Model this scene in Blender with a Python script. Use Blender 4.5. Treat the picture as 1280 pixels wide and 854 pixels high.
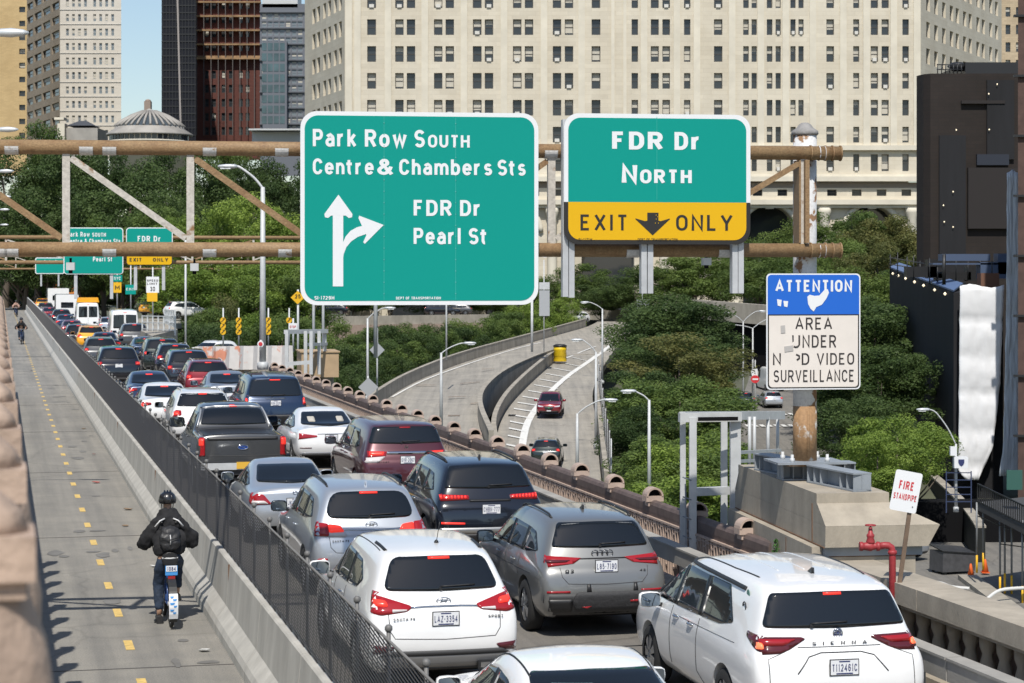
import bpy, bmesh, math, random
from mathutils import Vector, Matrix, Quaternion
from mathutils.bvhtree import BVHTree
R = math.radians
random.seed(7)
for o in list(bpy.data.objects): bpy.data.objects.remove(o)
scn = bpy.context.scene
COL = scn.collection

# ------------------------------------------------------------------ camera, sky, sun, exposure
FPX = 2700.0; HC = 5.0; PYH = 340.0          # focal length in photo pixels, camera height, horizon row
cam = bpy.data.cameras.new('camera'); camo = bpy.data.objects.new('camera', cam); COL.objects.link(camo)
cam.sensor_width = 36.0; cam.lens = 36.0*FPX/1280.0; cam.shift_y = -(427.0-PYH)/1280.0
cam.clip_start = 0.1; cam.clip_end = 6000.0
camo.location = (0, 0, HC); camo.rotation_euler = (R(90), 0, 0)
cam.dof.use_dof = True; cam.dof.focus_distance = 34.0; cam.dof.aperture_fstop = 6.5
scn.camera = camo
SHX, SHY = 0.04, 0.70                        # shadow shift per metre of height
sun_el = math.atan2(1.0, math.hypot(SHX, SHY))
wd = bpy.data.worlds.new('World'); scn.world = wd; wd.use_nodes = True
nt = wd.node_tree; bg = nt.nodes['Background']
sky = nt.nodes.new('ShaderNodeTexSky'); sky.sky_type = 'NISHITA'; sky.sun_disc = False
sky.sun_elevation = sun_el; sky.sun_rotation = math.atan2(-SHX, -SHY)
sky.air_density = 1.0; sky.dust_density = 0.6; sky.ozone_density = 1.5
nt.links.new(sky.outputs[0], bg.inputs[0]); bg.inputs[1].default_value = 0.115
sl = bpy.data.lights.new('sun', 'SUN'); so = bpy.data.objects.new('sun', sl); COL.objects.link(so)
sl.energy = 4.4; sl.angle = R(0.53); sl.color = (1.0, 0.955, 0.88)
so.rotation_euler = Vector((SHX, SHY, -1)).to_track_quat('-Z', 'Y').to_euler(); so.location = (0, -20, 60)
scn.view_settings.view_transform = 'Standard'; scn.view_settings.look = 'None'
scn.view_settings.exposure = 0.08; scn.view_settings.gamma = 1.0; scn.view_settings.use_curve_mapping = False
scn.cycles.max_bounces = 6; scn.cycles.transparent_max_bounces = 8
scn.cycles.use_denoising = True

# ------------------------------------------------------------------ frames of reference
TH = math.atan(640.0/FPX)                    # heading of the roadway, left of the view axis
CT, ST = math.cos(TH), math.sin(TH)
def RD(t, L, z=0.0): return Vector((-t*ST + L*CT, t*CT + L*ST, z))       # along road, across road
def PZ(px, py, z):                                                       # point seen at a pixel, at height z
    D = FPX*(HC-z)/(py-PYH); return Vector(((px-640)*D/FPX, D, z))
def PD(px, py, D): return Vector(((px-640)*D/FPX, D, HC-(py-PYH)*D/FPX)) # at depth D
def XD(px, D): return (px-640)*D/FPX
def interp(tab, x):
    if x <= tab[0][0]: return tab[0][1]
    for (a, b), (c, d) in zip(tab, tab[1:]):
        if x <= c: return b+(d-b)*(x-a)/(c-a)
    return tab[-1][1]
def PG(px, py, lift=.0):               # point of the ground seen at a pixel
    D = 150.
    for _ in range(30): D = .5*D+.5*FPX*(HC-gz(D)-lift)/(py-PYH)
    return Vector(((px-640)*D/FPX, D, gz(D)+lift))
def gz(D): return interp([(0,-11.5),(130,-11.5),(208,-8.5),(300,-5.0),(450,-3.0)], D)

# ------------------------------------------------------------------ materials
MATS = {}
def M(name, col, rough=.6, metal=0., var=0., scale=3., bump=0., bscale=30., coat=0., spec=.5, emit=0., stretch=None, col2=None, thr=None, trans=0., alpha=1.):
    if name in MATS: return MATS[name]
    m = bpy.data.materials.new(name); m.use_nodes = True; MATS[name] = m
    t = m.node_tree; b = t.nodes['Principled BSDF']
    b.inputs['Base Color'].default_value = (*col, 1); b.inputs['Roughness'].default_value = rough
    b.inputs['Metallic'].default_value = metal; b.inputs['Coat Weight'].default_value = coat
    b.inputs['Coat Roughness'].default_value = .04; b.inputs['Specular IOR Level'].default_value = spec
    if trans: b.inputs['Transmission Weight'].default_value = trans
    if emit: b.inputs['Emission Color'].default_value = (*col, 1); b.inputs['Emission Strength'].default_value = emit
    tc = t.nodes.new('ShaderNodeTexCoord'); vec = tc.outputs['Object']
    if stretch:
        mp = t.nodes.new('ShaderNodeMapping'); mp.inputs['Scale'].default_value = stretch
        t.links.new(vec, mp.inputs[0]); vec = mp.outputs[0]
    if var or col2:
        n = t.nodes.new('ShaderNodeTexNoise'); n.inputs['Scale'].default_value = scale; n.inputs['Detail'].default_value = 8
        n.inputs['Roughness'].default_value = .62
        t.links.new(vec, n.inputs['Vector'])
        rp = t.nodes.new('ShaderNodeValToRGB'); e = rp.color_ramp.elements
        if col2:
            a, c = thr or (.45, .55)
            e[0].position = a; e[1].position = c; e[0].color = (*col, 1); e[1].color = (*col2, 1)
        else:
            e[0].position = .28; e[1].position = .72
            e[0].color = (*[v*(1-var) for v in col], 1); e[1].color = (*[min(1, v*(1+var)) for v in col], 1)
        t.links.new(n.outputs['Fac'], rp.inputs[0]); out = rp.outputs[0]
        if col2 and var:
            n3 = t.nodes.new('ShaderNodeTexNoise'); n3.inputs['Scale'].default_value = scale*6; n3.inputs['Detail'].default_value = 5
            t.links.new(vec, n3.inputs['Vector'])
            mx = t.nodes.new('ShaderNodeMix'); mx.data_type = 'RGBA'; mx.blend_type = 'MULTIPLY'; mx.inputs[0].default_value = 1
            r3 = t.nodes.new('ShaderNodeValToRGB'); r3.color_ramp.elements[0].color = (1-var,)*3+(1,); r3.color_ramp.elements[0].position = .3; r3.color_ramp.elements[1].position = .7
            t.links.new(n3.outputs['Fac'], r3.inputs[0]); t.links.new(out, mx.inputs[6]); t.links.new(r3.outputs[0], mx.inputs[7]); out = mx.outputs[2]
        t.links.new(out, b.inputs['Base Color'])
    if bump:
        n2 = t.nodes.new('ShaderNodeTexNoise'); n2.inputs['Scale'].default_value = bscale; n2.inputs['Detail'].default_value = 6
        t.links.new(vec, n2.inputs['Vector'])
        bp = t.nodes.new('ShaderNodeBump'); bp.inputs['Strength'].default_value = bump; bp.inputs['Distance'].default_value = .02
        t.links.new(n2.outputs['Fac'], bp.inputs['Height']); t.links.new(bp.outputs[0], b.inputs['Normal'])
    return m

def road_mat(name, col, crack=.35, streak=True):
    m = M(name, col, rough=.85, bump=.35, bscale=60)
    t = m.node_tree; b = t.nodes['Principled BSDF']; tc = t.nodes.new('ShaderNodeTexCoord')
    out = None
    def noise(scale, st, lo, hi, p0=.3, p1=.7, det=8):
        mp = t.nodes.new('ShaderNodeMapping'); mp.inputs['Scale'].default_value = st; t.links.new(tc.outputs['Object'], mp.inputs[0])
        n = t.nodes.new('ShaderNodeTexNoise'); n.inputs['Scale'].default_value = scale; n.inputs['Detail'].default_value = det; n.inputs['Roughness'].default_value = .65
        t.links.new(mp.outputs[0], n.inputs['Vector'])
        r = t.nodes.new('ShaderNodeValToRGB'); r.color_ramp.elements[0].position = p0; r.color_ramp.elements[1].position = p1
        r.color_ramp.elements[0].color = (lo, lo, lo, 1); r.color_ramp.elements[1].color = (hi, hi*.985, hi*.96, 1)
        t.links.new(n.outputs['Fac'], r.inputs[0]); return r.outputs[0]
    def mul(a, c):
        mx = t.nodes.new('ShaderNodeMix'); mx.data_type = 'RGBA'; mx.blend_type = 'MULTIPLY'; mx.inputs[0].default_value = 1
        t.links.new(a, mx.inputs[6]); t.links.new(c, mx.inputs[7]); return mx.outputs[2]
    rgb = t.nodes.new('ShaderNodeRGB'); rgb.outputs[0].default_value = (*col, 1)
    o = mul(rgb.outputs[0], noise(.35, (1,1,1), .82, 1.12))
    o = mul(o, noise(45, (1,1,1), .8, 1.18, .35, .65, 3))
    o = mul(o, noise(2.2, (1,1,1), .9, 1.06))
    if streak: o = mul(o, noise(1.0, (2.2,.05,1), .8, 1.08, .35, .62))
    v = t.nodes.new('ShaderNodeTexVoronoi'); v.feature = 'DISTANCE_TO_EDGE'; v.inputs['Scale'].default_value = .33
    nz = t.nodes.new('ShaderNodeTexNoise'); nz.inputs['Scale'].default_value = 1.3; nz.inputs['Detail'].default_value = 6
    mx = t.nodes.new('ShaderNodeMix'); mx.data_type = 'RGBA'; mx.inputs[0].default_value = .35
    t.links.new(tc.outputs['Object'], nz.inputs['Vector']); t.links.new(tc.outputs['Object'], mx.inputs[6]); t.links.new(nz.outputs['Color'], mx.inputs[7]); t.links.new(mx.outputs[2], v.inputs['Vector'])
    r = t.nodes.new('ShaderNodeValToRGB'); r.color_ramp.elements[0].position = .0; r.color_ramp.elements[1].position = .012
    r.color_ramp.elements[0].color = (1-crack,)*3+(1,); t.links.new(v.outputs['Distance'], r.inputs[0])
    o = mul(o, r.outputs[0])
    t.links.new(o, b.inputs['Base Color']); return m

# ------------------------------------------------------------------ mesh building
class MB:
    def __init__(s, mat=None): s.v = []; s.f = []; s.mi = []; s.mats = []; s.cur = 0; s.sm = []; s.smooth = False; s.use(mat) if mat else None
    def use(s, mat):
        if mat not in s.mats: s.mats.append(mat)
        s.cur = s.mats.index(mat); return s
    def face(s, idx): s.f.append(tuple(idx)); s.mi.append(s.cur); s.sm.append(s.smooth)
    def poly(s, pts): n = len(s.v); s.v += [Vector(p) for p in pts]; s.face(range(n, n+len(pts)))
    def box(s, c, d, rot=None):
        n = len(s.v); c = Vector(c)
        for x in (-.5,.5):
            for y in (-.5,.5):
                for z in (-.5,.5):
                    p = Vector((x*d[0], y*d[1], z*d[2]));
                    if rot is not None: p = rot @ p
                    s.v.append(c+p)
        for q in ((0,1,3,2),(4,6,7,5),(0,4,5,1),(2,3,7,6),(0,2,6,4),(1,5,7,3)): s.face([n+i for i in q])
        return s
    def bar(s, p0, p1, w, h, up=(0,0,1)):
        p0, p1 = Vector(p0), Vector(p1); d = (p1-p0); ln = d.length; d.normalize()
        u = Vector(up); x = d.cross(u)
        if x.length < 1e-5: x = d.cross(Vector((0,1,0)))
        x.normalize(); z = x.cross(d)
        rot = Matrix((x, d, z)).transposed()
        return s.box((p0+p1)/2, (w, ln, h), rot)
    def tube(s, pts, r, n=8, caps=True, close=False):
        pts = [Vector(p) for p in pts]; N = len(pts); base = len(s.v); sm = s.smooth
        rr = r if isinstance(r, (list, tuple)) else [r]*N
        prev = None
        for i, p in enumerate(pts):
            d = (pts[(i+1) % N]-pts[i-1]) if close else (pts[min(i+1, N-1)]-pts[max(i-1, 0)])
            d.normalize()
            if prev is None:
                a = Vector((0,0,1)) if abs(d.z) < .9 else Vector((1,0,0)); x = d.cross(a).normalized()
            else: x = (prev - d*prev.dot(d)).normalized()
            prev = x; y = d.cross(x)
            for k in range(n):
                a = 2*math.pi*k/n; s.v.append(p + (x*math.cos(a)+y*math.sin(a))*rr[i])
        s.smooth = True
        for i in range(N if close else N-1):
            j = (i+1) % N
            for k in range(n): s.face((base+i*n+k, base+i*n+(k+1) % n, base+j*n+(k+1) % n, base+j*n+k))
        s.smooth = sm
        if caps and not close:
            s.face([base+k for k in range(n)][::-1]); s.face([base+(N-1)*n+k for k in range(n)])
        return s
    def lathe(s, prof, c=(0,0,0), n=16, rot=None, caps=True):
        base = len(s.v); c = Vector(c); sm = s.smooth
        for (r, z) in prof:
            for k in range(n):
                a = 2*math.pi*k/n; p = Vector((r*math.cos(a), r*math.sin(a), z))
                if rot is not None: p = rot @ p
                s.v.append(c+p)
        s.smooth = True
        for i in range(len(prof)-1):
            for k in range(n): s.face((base+i*n+k, base+i*n+(k+1) % n, base+(i+1)*n+(k+1) % n, base+(i+1)*n+k))
        s.smooth = sm
        if caps: s.face([base+k for k in range(n)][::-1]); s.face([base+(len(prof)-1)*n+k for k in range(n)])
        return s
    def prism(s, pts, vec):
        pts = [Vector(p) for p in pts]; vec = Vector(vec); n = len(s.v); k = len(pts)
        s.v += pts + [p+vec for p in pts]
        s.face(range(n, n+k)); s.face([n+k+i for i in range(k)][::-1])
        for i in range(k): j = (i+1) % k; s.face((n+i, n+k+i, n+k+j, n+j))
        return s
    def sweep(s, prof, path):           # prof: (lateral, z) closed loop; path: (point, lateral unit vector)
        base = len(s.v); k = len(prof)
        for p, l in path:
            for a, z in prof: s.v.append(Vector(p)+Vector(l)*a+Vector((0,0,z)))
        for i in range(len(path)-1):
            for j in range(k): jj = (j+1) % k; s.face((base+i*k+j, base+i*k+jj, base+(i+1)*k+jj, base+(i+1)*k+j))
        s.face([base+j for j in range(k)][::-1]); s.face([base+(len(path)-1)*k+j for j in range(k)])
        return s
    def mesh(s, name):
        me = bpy.data.meshes.new(name); me.from_pydata([tuple(v) for v in s.v], [], s.f)
        for m in s.mats: me.materials.append(m)
        me.polygons.foreach_set('material_index', s.mi); me.polygons.foreach_set('use_smooth', s.sm)
        bm = bmesh.new(); bm.from_mesh(me); bmesh.ops.recalc_face_normals(bm, faces=bm.faces); bm.to_mesh(me); bm.free()
        me.update(); return me
    def build(s, name, parent=None, loc=None, rz=0.):
        o = bpy.data.objects.new(name, s.mesh(name)); COL.objects.link(o)
        if loc is not None: o.location = loc
        if rz: o.rotation_euler = (0, 0, rz)
        if parent: o.parent = parent
        return o

def tag(o, label=None, cat=None, group=None, kind=None):
    if label: o['label'] = label
    if cat: o['category'] = cat
    if group: o['group'] = group
    if kind: o['kind'] = kind
    return o
def thing(name, label, cat, loc=(0,0,0), rz=0., group=None):
    o = bpy.data.objects.new(name, None); COL.objects.link(o); o.location = loc; o.rotation_euler = (0,0,rz); o.empty_display_size = .2
    return tag(o, label, cat, group)
def children_of():
    d = {}
    for o in COL.objects:
        if o.parent: d.setdefault(o.parent.name, []).append(o)
    return d
KIDS = {}
def copy_tree(o, parent=None):
    c = o.copy(); COL.objects.link(c)
    if parent: c.parent = parent
    for ch in list(o.children): copy_tree(ch, c)
    return c
def struct(o): o['kind'] = 'structure'; return o
def lerp(a, b, t): return a+(b-a)*t

def E(cx, cy, rx, ry, a0, a1, n=8): return [(cx+rx*math.cos(R(lerp(a0, a1, i/n))), cy+ry*math.sin(R(lerp(a0, a1, i/n)))) for i in range(n+1)]
_O = E(.5,.68,.5,.32,0,180)+E(.5,.32,.5,.32,180,360); _O = _O+[_O[0]]
_o = E(.5,.42,.5,.28,0,180)+E(.5,.28,.5,.28,180,360); _o = _o+[_o[0]]
_S = E(.5,.74,.5,.26,25,180)+E(.5,.74,.5,.25,180,250)[1:]+E(.5,.25,.5,.26,70,0)+E(.5,.25,.5,.25,0,-155)[1:]
GL = {  # uniform-stroke highway lettering: width, centre lines in a unit box
'A':(.72,[[(0,0),(.5,1),(1,0)],[(.19,.3),(.81,.3)]]), 'B':(.62,[[(0,0),(0,1)]+E(.6,.77,.36,.23,90,-90)+[(0,.54)],[(0,.54)]+E(.62,.27,.38,.27,90,-90)+[(0,0)]]),
'C':(.62,[E(.5,.68,.5,.32,12,180)+E(.5,.32,.5,.32,180,348)]), 'D':(.62,[[(0,0),(0,1)]+E(.45,.62,.55,.38,90,0)+E(.45,.38,.55,.38,0,-90)+[(0,0)]]),
'E':(.56,[[(1,1),(0,1),(0,0),(1,0)],[(0,.52),(.8,.52)]]), 'F':(.54,[[(1,1),(0,1),(0,-.08)],[(0,.52),(.82,.52)]]),
'G':(.64,[E(.5,.68,.5,.32,15,180)+E(.5,.32,.5,.32,180,350)+[(1,.45),(.55,.45)]]), 'H':(.62,[[(0,-.08),(0,1.08)],[(1,-.08),(1,1.08)],[(0,.52),(1,.52)]]),
'I':(.17,[[(.5,-.08),(.5,1.08)]]), 'J':(.56,[[(1,1.08),(1,.3)]+E(.5,.3,.5,.3,0,-180)]), 'K':(.64,[[(0,-.08),(0,1.08)],[(1,1.04),(.08,.42)],[(.36,.58),(1.02,-.05)]]),
'L':(.54,[[(0,1.08),(0,0),(1,0)]]), 'M':(.74,[[(0,-.08),(0,1),(.5,.25),(1,1),(1,-.08)]]), 'N':(.64,[[(0,-.08),(0,1),(1,0),(1,1.08)]]), 'O':(.64,[_O]),
'P':(.6,[[(0,-.08),(0,1)]+E(.62,.73,.38,.27,90,-90)+[(0,.46)]]), 'Q':(.64,[_O,[(.6,.25),(1.05,-.08)]]), 'R':(.62,[[(0,-.08),(0,1)]+E(.6,.74,.38,.26,90,-90)+[(0,.48)],[(.5,.48),(1.02,-.06)]]),
'S':(.6,[_S]), 'T':(.58,[[(-.05,1),(1.05,1)],[(.5,1),(.5,-.08)]]), 'U':(.62,[[(0,1.08),(0,.32)]+E(.5,.32,.5,.32,180,360)+[(1,1.08)]]), 'V':(.66,[[(-.02,1.05),(.5,0),(1.02,1.05)]]),
'W':(.86,[[(0,1.05),(.25,0),(.5,.9),(.75,0),(1,1.05)]]), 'X':(.64,[[(-.02,1.05),(1.02,-.05)],[(1.02,1.05),(-.02,-.05)]]), 'Y':(.66,[[(-.02,1.05),(.5,.45),(1.02,1.05)],[(.5,.5),(.5,-.08)]]), 'Z':(.6,[[(0,1),(1,1),(0,0),(1,0)]]),
'a':(.54,[E(.5,.46,.48,.24,150,30)[:-1]+E(.6,.4,.4,.3,60,0,3)+[(1,-.08)],[(1,.42),(.45,.42)]+E(.42,.21,.42,.21,90,270)+[(.6,0)]+[(1,.14)]]),
'b':(.56,[[(0,1.1),(0,-.08)],_o]), 'c':(.52,[E(.5,.42,.5,.28,20,180)+E(.5,.28,.5,.28,180,340)]), 'd':(.56,[[(1,1.1),(1,-.08)],_o]),
'e':(.56,[[(.02,.36),(1,.36)]+E(.5,.42,.5,.28,0,180)+E(.5,.28,.5,.28,180,330)]), 'h':(.54,[[(0,1.1),(0,-.08)],[(0,.4)]+E(.5,.4,.5,.3,150,0)+[(1,-.08)]]),
'i':(.16,[[(.5,.78),(.5,-.08)],[(.5,.98),(.5,1.12)]]), 'k':(.54,[[(0,1.1),(0,-.08)],[(.95,.75),(.08,.26)],[(.36,.4),(1.02,-.05)]]), 'l':(.16,[[(.5,1.1),(.5,-.08)]]),
'm':(.86,[[(0,.78),(0,-.08)],[(0,.42)]+E(.25,.42,.25,.28,150,0)+[(.5,-.08)],[(.5,.42)]+E(.75,.42,.25,.28,150,0)+[(1,-.08)]]),
'n':(.54,[[(0,.78),(0,-.08)],[(0,.4)]+E(.5,.4,.5,.3,150,0)+[(1,-.08)]]), 'o':(.56,[_o]), 'p':(.56,[[(0,.78),(0,-.35)],_o]), 'r':(.46,[[(0,.78),(0,-.08)],[(0,.38)]+E(.75,.34,.75,.36,165,80)]),
's':(.5,[E(.5,.52,.46,.18,25,180)+E(.5,.52,.46,.17,180,250)[1:]+E(.5,.18,.5,.18,70,0)+E(.5,.18,.5,.18,0,-155)[1:]]),
'w':(.78,[[(0,.76),(.25,0),(.5,.66),(.75,0),(1,.76)]]), 'y':(.56,[[(0,.76),(.5,.02)],[(1,.76),(.3,-.35)]]),
'0':(.58,[_O]), '1':(.34,[[(.1,.85),(.6,1),(.6,-.08)]]), '2':(.58,[E(.5,.7,.48,.3,165,-20)+[(0,0),(1,0)]]), '3':(.58,[E(.48,.76,.48,.24,160,-80)+E(.5,.26,.5,.26,75,-160)]),
'4':(.62,[[(.75,-.08),(.75,1),(0,.3),(1.05,.3)]]), '5':(.58,[[(.92,1),(.1,1),(.05,.52)]+E(.48,.33,.52,.33,130,-150)]), '6':(.58,[E(.5,.68,.5,.32,20,180)+E(.5,.3,.5,.3,180,360)+E(.5,.3,.5,.3,0,180)[1:]]),
'7':(.56,[[(0,1),(1,1),(.35,-.06)]]), '8':(.58,[E(.5,.77,.44,.23,-90,270)+[],E(.5,.27,.5,.27,90,450)]), '9':(.58,[E(.5,.32,.5,.32,200,360)+E(.5,.7,.5,.3,0,360)]),
'&':(.72,[[(1.04,-.06),(.20,.72)]+E(.42,.80,.25,.20,200,-30)[1:]+[(.14,.42)]+E(.38,.25,.38,.25,150,310)[1:]+[(.86,.30),(.98,.52)]]), '-':(.3,[[(-.1,.48),(1.1,.48)]]), '.':(.16,[[(.5,.4),(.5,.6)]]),
}
GL['t'] = (.40, [[(.2,1.0),(.2,.2)]+E(.68,.2,.48,.2,180,280), [(-.55,.70),(1.05,.70)]])
def ribbon(mb, pts, w, fx, fz, y, depth, jit=2.5e-6):
    P = [Vector((p[0], p[1])) for p in pts]; P2 = [P[0]]
    for p in P[1:]:
        if (p-P2[-1]).length > 1e-4: P2.append(p)
    P = P2; closed = len(P) > 3 and (P[0]-P[-1]).length < 1e-3
    if closed: P = P[:-1]
    N = len(P); A = []
    for i in range(N):
        a = P[i-1] if (i or closed) else None; c = P[(i+1) % N] if (i < N-1 or closed) else None
        d1 = (P[i]-a).normalized() if a is not None else (c-P[i]).normalized(); d2 = (c-P[i]).normalized() if c is not None else d1
        n1 = Vector((-d1.y, d1.x)); n2 = Vector((-d2.y, d2.x)); m = (n1+n2)
        m = m.normalized() if m.length > 1e-4 else n1
        k = min(2.2, 1/max(.3, m.dot(n1))); A.append((P[i]+m*k*w/2, P[i]-m*k*w/2))
    b = len(mb.v)
    for l, r in A:
        for q in (l, r):
            for yy in (y-depth-jit*len(mb.v), y): mb.v.append(Vector((fx(q.x), yy, fz(q.y))))
    for i in range(N if closed else N-1):
        a, c = b+4*i, b+4*((i+1) % N)
        mb.face((a, c, c+2, a+2)); mb.face((a, a+1, c+1, c)); mb.face((a+2, c+2, c+3, a+3))
    if not closed:
        e = b+4*(N-1); mb.face((b, b+2, b+3, b+1)); mb.face((e, e+1, e+3, e+2))
def text_mesh(name, body, mat, x0, x1, z0, h, parent=None, y=0., depth=.003, stroke=.17, gap=.2, obj=True, mb=None):
    """Lettering standing in the local XZ plane facing -Y: cap height h on baseline z0, fitted to x0..x1."""
    adv = 0; lay = []
    for ch in body:
        if ch == ' ': adv += .42; continue
        w, st = GL[ch]; lay.append((adv, w, st)); adv += w+gap
    adv -= gap; sx = (x1-x0)/adv if x1 is not None else h
    mb = mb or MB(mat); k = 0
    for a, w, st in lay:
        for s in st:
            pts = [(stroke/2+p[0]*(w-stroke), stroke/2+p[1]*(1-stroke)) for p in s]
            ribbon(mb, pts, stroke, lambda u: x0+(a+u)*sx, lambda v: z0+v*h, y-.00025*(k % 3), depth); k += 1
    return mb.build(name, parent) if obj else mb
def rrect(x0, z0, x1, z1, r, n=6):
    pts = []
    for cx, cz, a0 in ((x1-r, z0+r, -90), (x1-r, z1-r, 0), (x0+r, z1-r, 90), (x0+r, z0+r, 180)):
        for i in range(n+1):
            a = R(a0+90*i/n); pts.append((cx+r*math.cos(a), cz+r*math.sin(a)))
    return pts
def rnd(poly, r, n=4):
    """round the corners of a polygon (list of 2D points)"""
    out = []; N = len(poly)
    for i in range(N):
        p = Vector(poly[i][:2]); a = Vector(poly[i-1][:2]); b = Vector(poly[(i+1) % N][:2])
        da, db = (a-p), (b-p); k = min(r, da.length*.45, db.length*.45)
        A, B = p+da.normalized()*k, p+db.normalized()*k
        for j in range(n+1):
            t = j/n; q = A*(1-t)**2 + p*2*t*(1-t) + B*t*t; out.append((q.x, q.y))
    return out
# ================================================================== materials in use
m_ground = M('ground_soil', (.09,.095,.06), .95, var=.35, scale=.15, bump=.3)
m_road = road_mat('asphalt_deck', (.20,.19,.175))
m_path = road_mat('path_concrete', (.262,.257,.242), crack=.16)
m_ramp = road_mat('ramp_concrete', (.34,.325,.295), crack=.25)
m_street = road_mat('street_asphalt', (.2,.195,.185))
m_conc = M('barrier_concrete', (.44,.425,.39), .9, var=.2, scale=2.2, bump=.25, stretch=(1,1,.35))
m_conc2 = M('pier_concrete', (.36,.315,.25), .92, var=.22, scale=2.4, bump=.3, stretch=(1,1,.5))
m_conc3 = M('ramp_wall_concrete', (.33,.30,.25), .92, var=.28, scale=.9, bump=.3, stretch=(1,1,.5))
m_stain = M('joint_rust', (.16,.085,.045), .95, var=.4, scale=5)
m_yline = M('yellow_line_paint', (.66,.46,.15), .7, var=.3, scale=9)
m_wline = M('white_line_paint', (.72,.71,.67), .7, var=.2, scale=6)
m_mesh = M('fence_wire', (.075,.07,.065), .75, metal=.1)
m_galv = M('galvanised_steel', (.52,.53,.53), .55, metal=.1, var=.12, scale=5)
m_fpost = M('fence_post_steel', (.16,.157,.152), .6, metal=.2)
m_alu = M('aluminium_channel', (.48,.49,.50), .5, metal=.15, var=.15, scale=3)
m_iron = M('railing_iron', (.125,.09,.078), .65, var=.3, scale=5)
m_iron_lt = M('railing_tan_paint', (.46,.35,.285), .6, var=.18, scale=4)
m_beige = M('promenade_beige_paint', (.40,.295,.225), .75, var=.3, scale=7, bump=.4)
m_black = M('black_void', (.008,.008,.009), .9, spec=.1)
m_rust = M('gantry_rust', (.34,.22,.11), .65, var=.35, scale=7, bump=.3, bscale=40, col2=(.26,.15,.07), thr=(.40,.68), stretch=(.85,1,1))
m_peel = M('gantry_peeling_white', (.30,.17,.08), .7, var=.3, scale=3.4, bump=.3, col2=(.58,.54,.48), thr=(.36,.44))
m_wpeel = M('post_flaking_paint', (.66,.66,.66), .7, var=.2, scale=4.5, bump=.3, col2=(.27,.15,.075), thr=(.515,.56))
m_postrust = M('post_base_rust', (.36,.21,.10), .75, var=.3, scale=4, bump=.2, col2=(.62,.6,.56), thr=(.55,.63))
m_white = M('white_enamel', (.74,.75,.76), .45)
m_signg = M('sign_green', (.0,.275,.225), .6, spec=.2)
m_signy = M('sign_yellow', (.70,.40,.008), .6, spec=.2)
m_signk = M('sign_black', (.02,.018,.016), .5)
m_signb = M('sign_blue', (.02,.13,.55), .6, spec=.2)
m_signcream = M('sign_faded_white', (.72,.66,.60), .5, var=.05)
m_ink = M('sign_ink', (.025,.02,.02), .6)
m_red = M('standpipe_red', (.33,.035,.04), .5, var=.2, scale=9, bump=.1)
m_redink = M('sign_red_ink', (.52,.04,.05), .6)
m_wood = M('weathered_stake', (.16,.11,.075), .85, var=.3, scale=6)
m_gsteel = M('grey_beam_paint', (.25,.275,.30), .5, var=.12, scale=4)
m_seam = M('panel_seam', (.03,.36,.30), .6)
m_lampglass = M('lamp_lens', (.7,.72,.72), .3)
m_cobra = M('lamp_aluminium', (.6,.62,.63), .4, metal=.3)
m_plant = M('leaf_small', (.06,.15,.03), .7, var=.4, scale=8)

# ================================================================== ground and bridge decks
g = MB(m_ground)
Ds = [-60, 0, 60, 130, 170, 208, 250, 300, 370, 450, 700, 1500, 3500]
for a, b in zip(Ds, Ds[1:]):
    wa, wb = 400+abs(a)*1.2, 400+abs(b)*1.2
    g.poly([(-wa, a, gz(a)), (wa, a, gz(a)), (wb, b, gz(b)), (-wb, b, gz(b))])
struct(g.build('ground'))
TE = 330.0                                   # how far the roadway runs
def strip(name, mat, L0, L1, t0, t1, z, thick=.0, step=30):
    m = MB(mat)
    if thick:
        m.prism([RD(t0,L0,z), RD(t0,L1,z), RD(t0,L1,z-thick), RD(t0,L0,z-thick)], RD(t1,0,0)-RD(t0,0,0))
        return struct(m.build(name, loc=(0,0,0)))
    m.poly([RD(t0,L0,z), RD(t0,L1,z), RD(t1,L1,z), RD(t1,L0,z)])
    return struct(m.build(name))
# local frame aligned with the road so that the textures run along it
def road_obj(name, mat, L0, L1, t0, t1, z, thick):
    m = MB(mat); m.box(((L0+L1)/2, (t0+t1)/2, z-thick/2), (L1-L0, t1-t0, thick))
    o = m.build(name, rz=TH); return struct(o)
road_obj('bridge_deck', m_conc3, -9, 12.2, -10, 66, -.02, 1.3)
road_obj('bridge_deck', m_conc3, -9, 10.9, 66.01, TE, -.02, 1.3)
road_obj('roadway', m_road, 3.36, 10.1, -10, TE, 0, .016)
road_obj('bike_path', m_path, -.6, 3.3, -10, TE, 0, .016)
# expansion joints and dashes
m = MB(m_yline)
for i in range(0, 92):
    t = 12.4+2.82*i; m.box((1.68+.0*i, t, .006), (.115, .74, .004))
ln = m.build('centre_line', rz=TH); struct(ln)
m = MB(M('joint_sealant', (.10,.095,.09), .9))
for t in (27.6, 41.5, 55, 69, 83, 97, 111, 125): m.box((1.7, t, .004), (2.5, .035, .004))
for t in (36, 61, 86, 111): m.box((6.7, t, .004), (6.5, .05, .004))
struct(m.build('deck_joints', rz=TH))
m = MB(m_wline)
for i in range(26):
    m.box((6.6, 16+9.1*i, .005), (.11, 3.0, .004))
m.box((3.75, 150, .005), (.1, 300, .004)); m.box((9.55, 150, .005), (.1, 300, .004))
struct(m.build('lane_line', rz=TH))
m = MB(M('dark_stain', (.17,.165,.155), .9, var=.3, scale=2)); rng = random.Random(12)
for i in range(46):
    t = 13+rng.random()**1.5*110; L = rng.uniform(.9,2.7); w = rng.uniform(.05,.2); l = rng.uniform(.06,.5); n = 9
    m.poly([(L+w*math.cos(2*math.pi*k/n)*rng.uniform(.6,1.1), t+l*math.sin(2*math.pi*k/n)*rng.uniform(.6,1.1), .0065) for k in range(n)])
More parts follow.
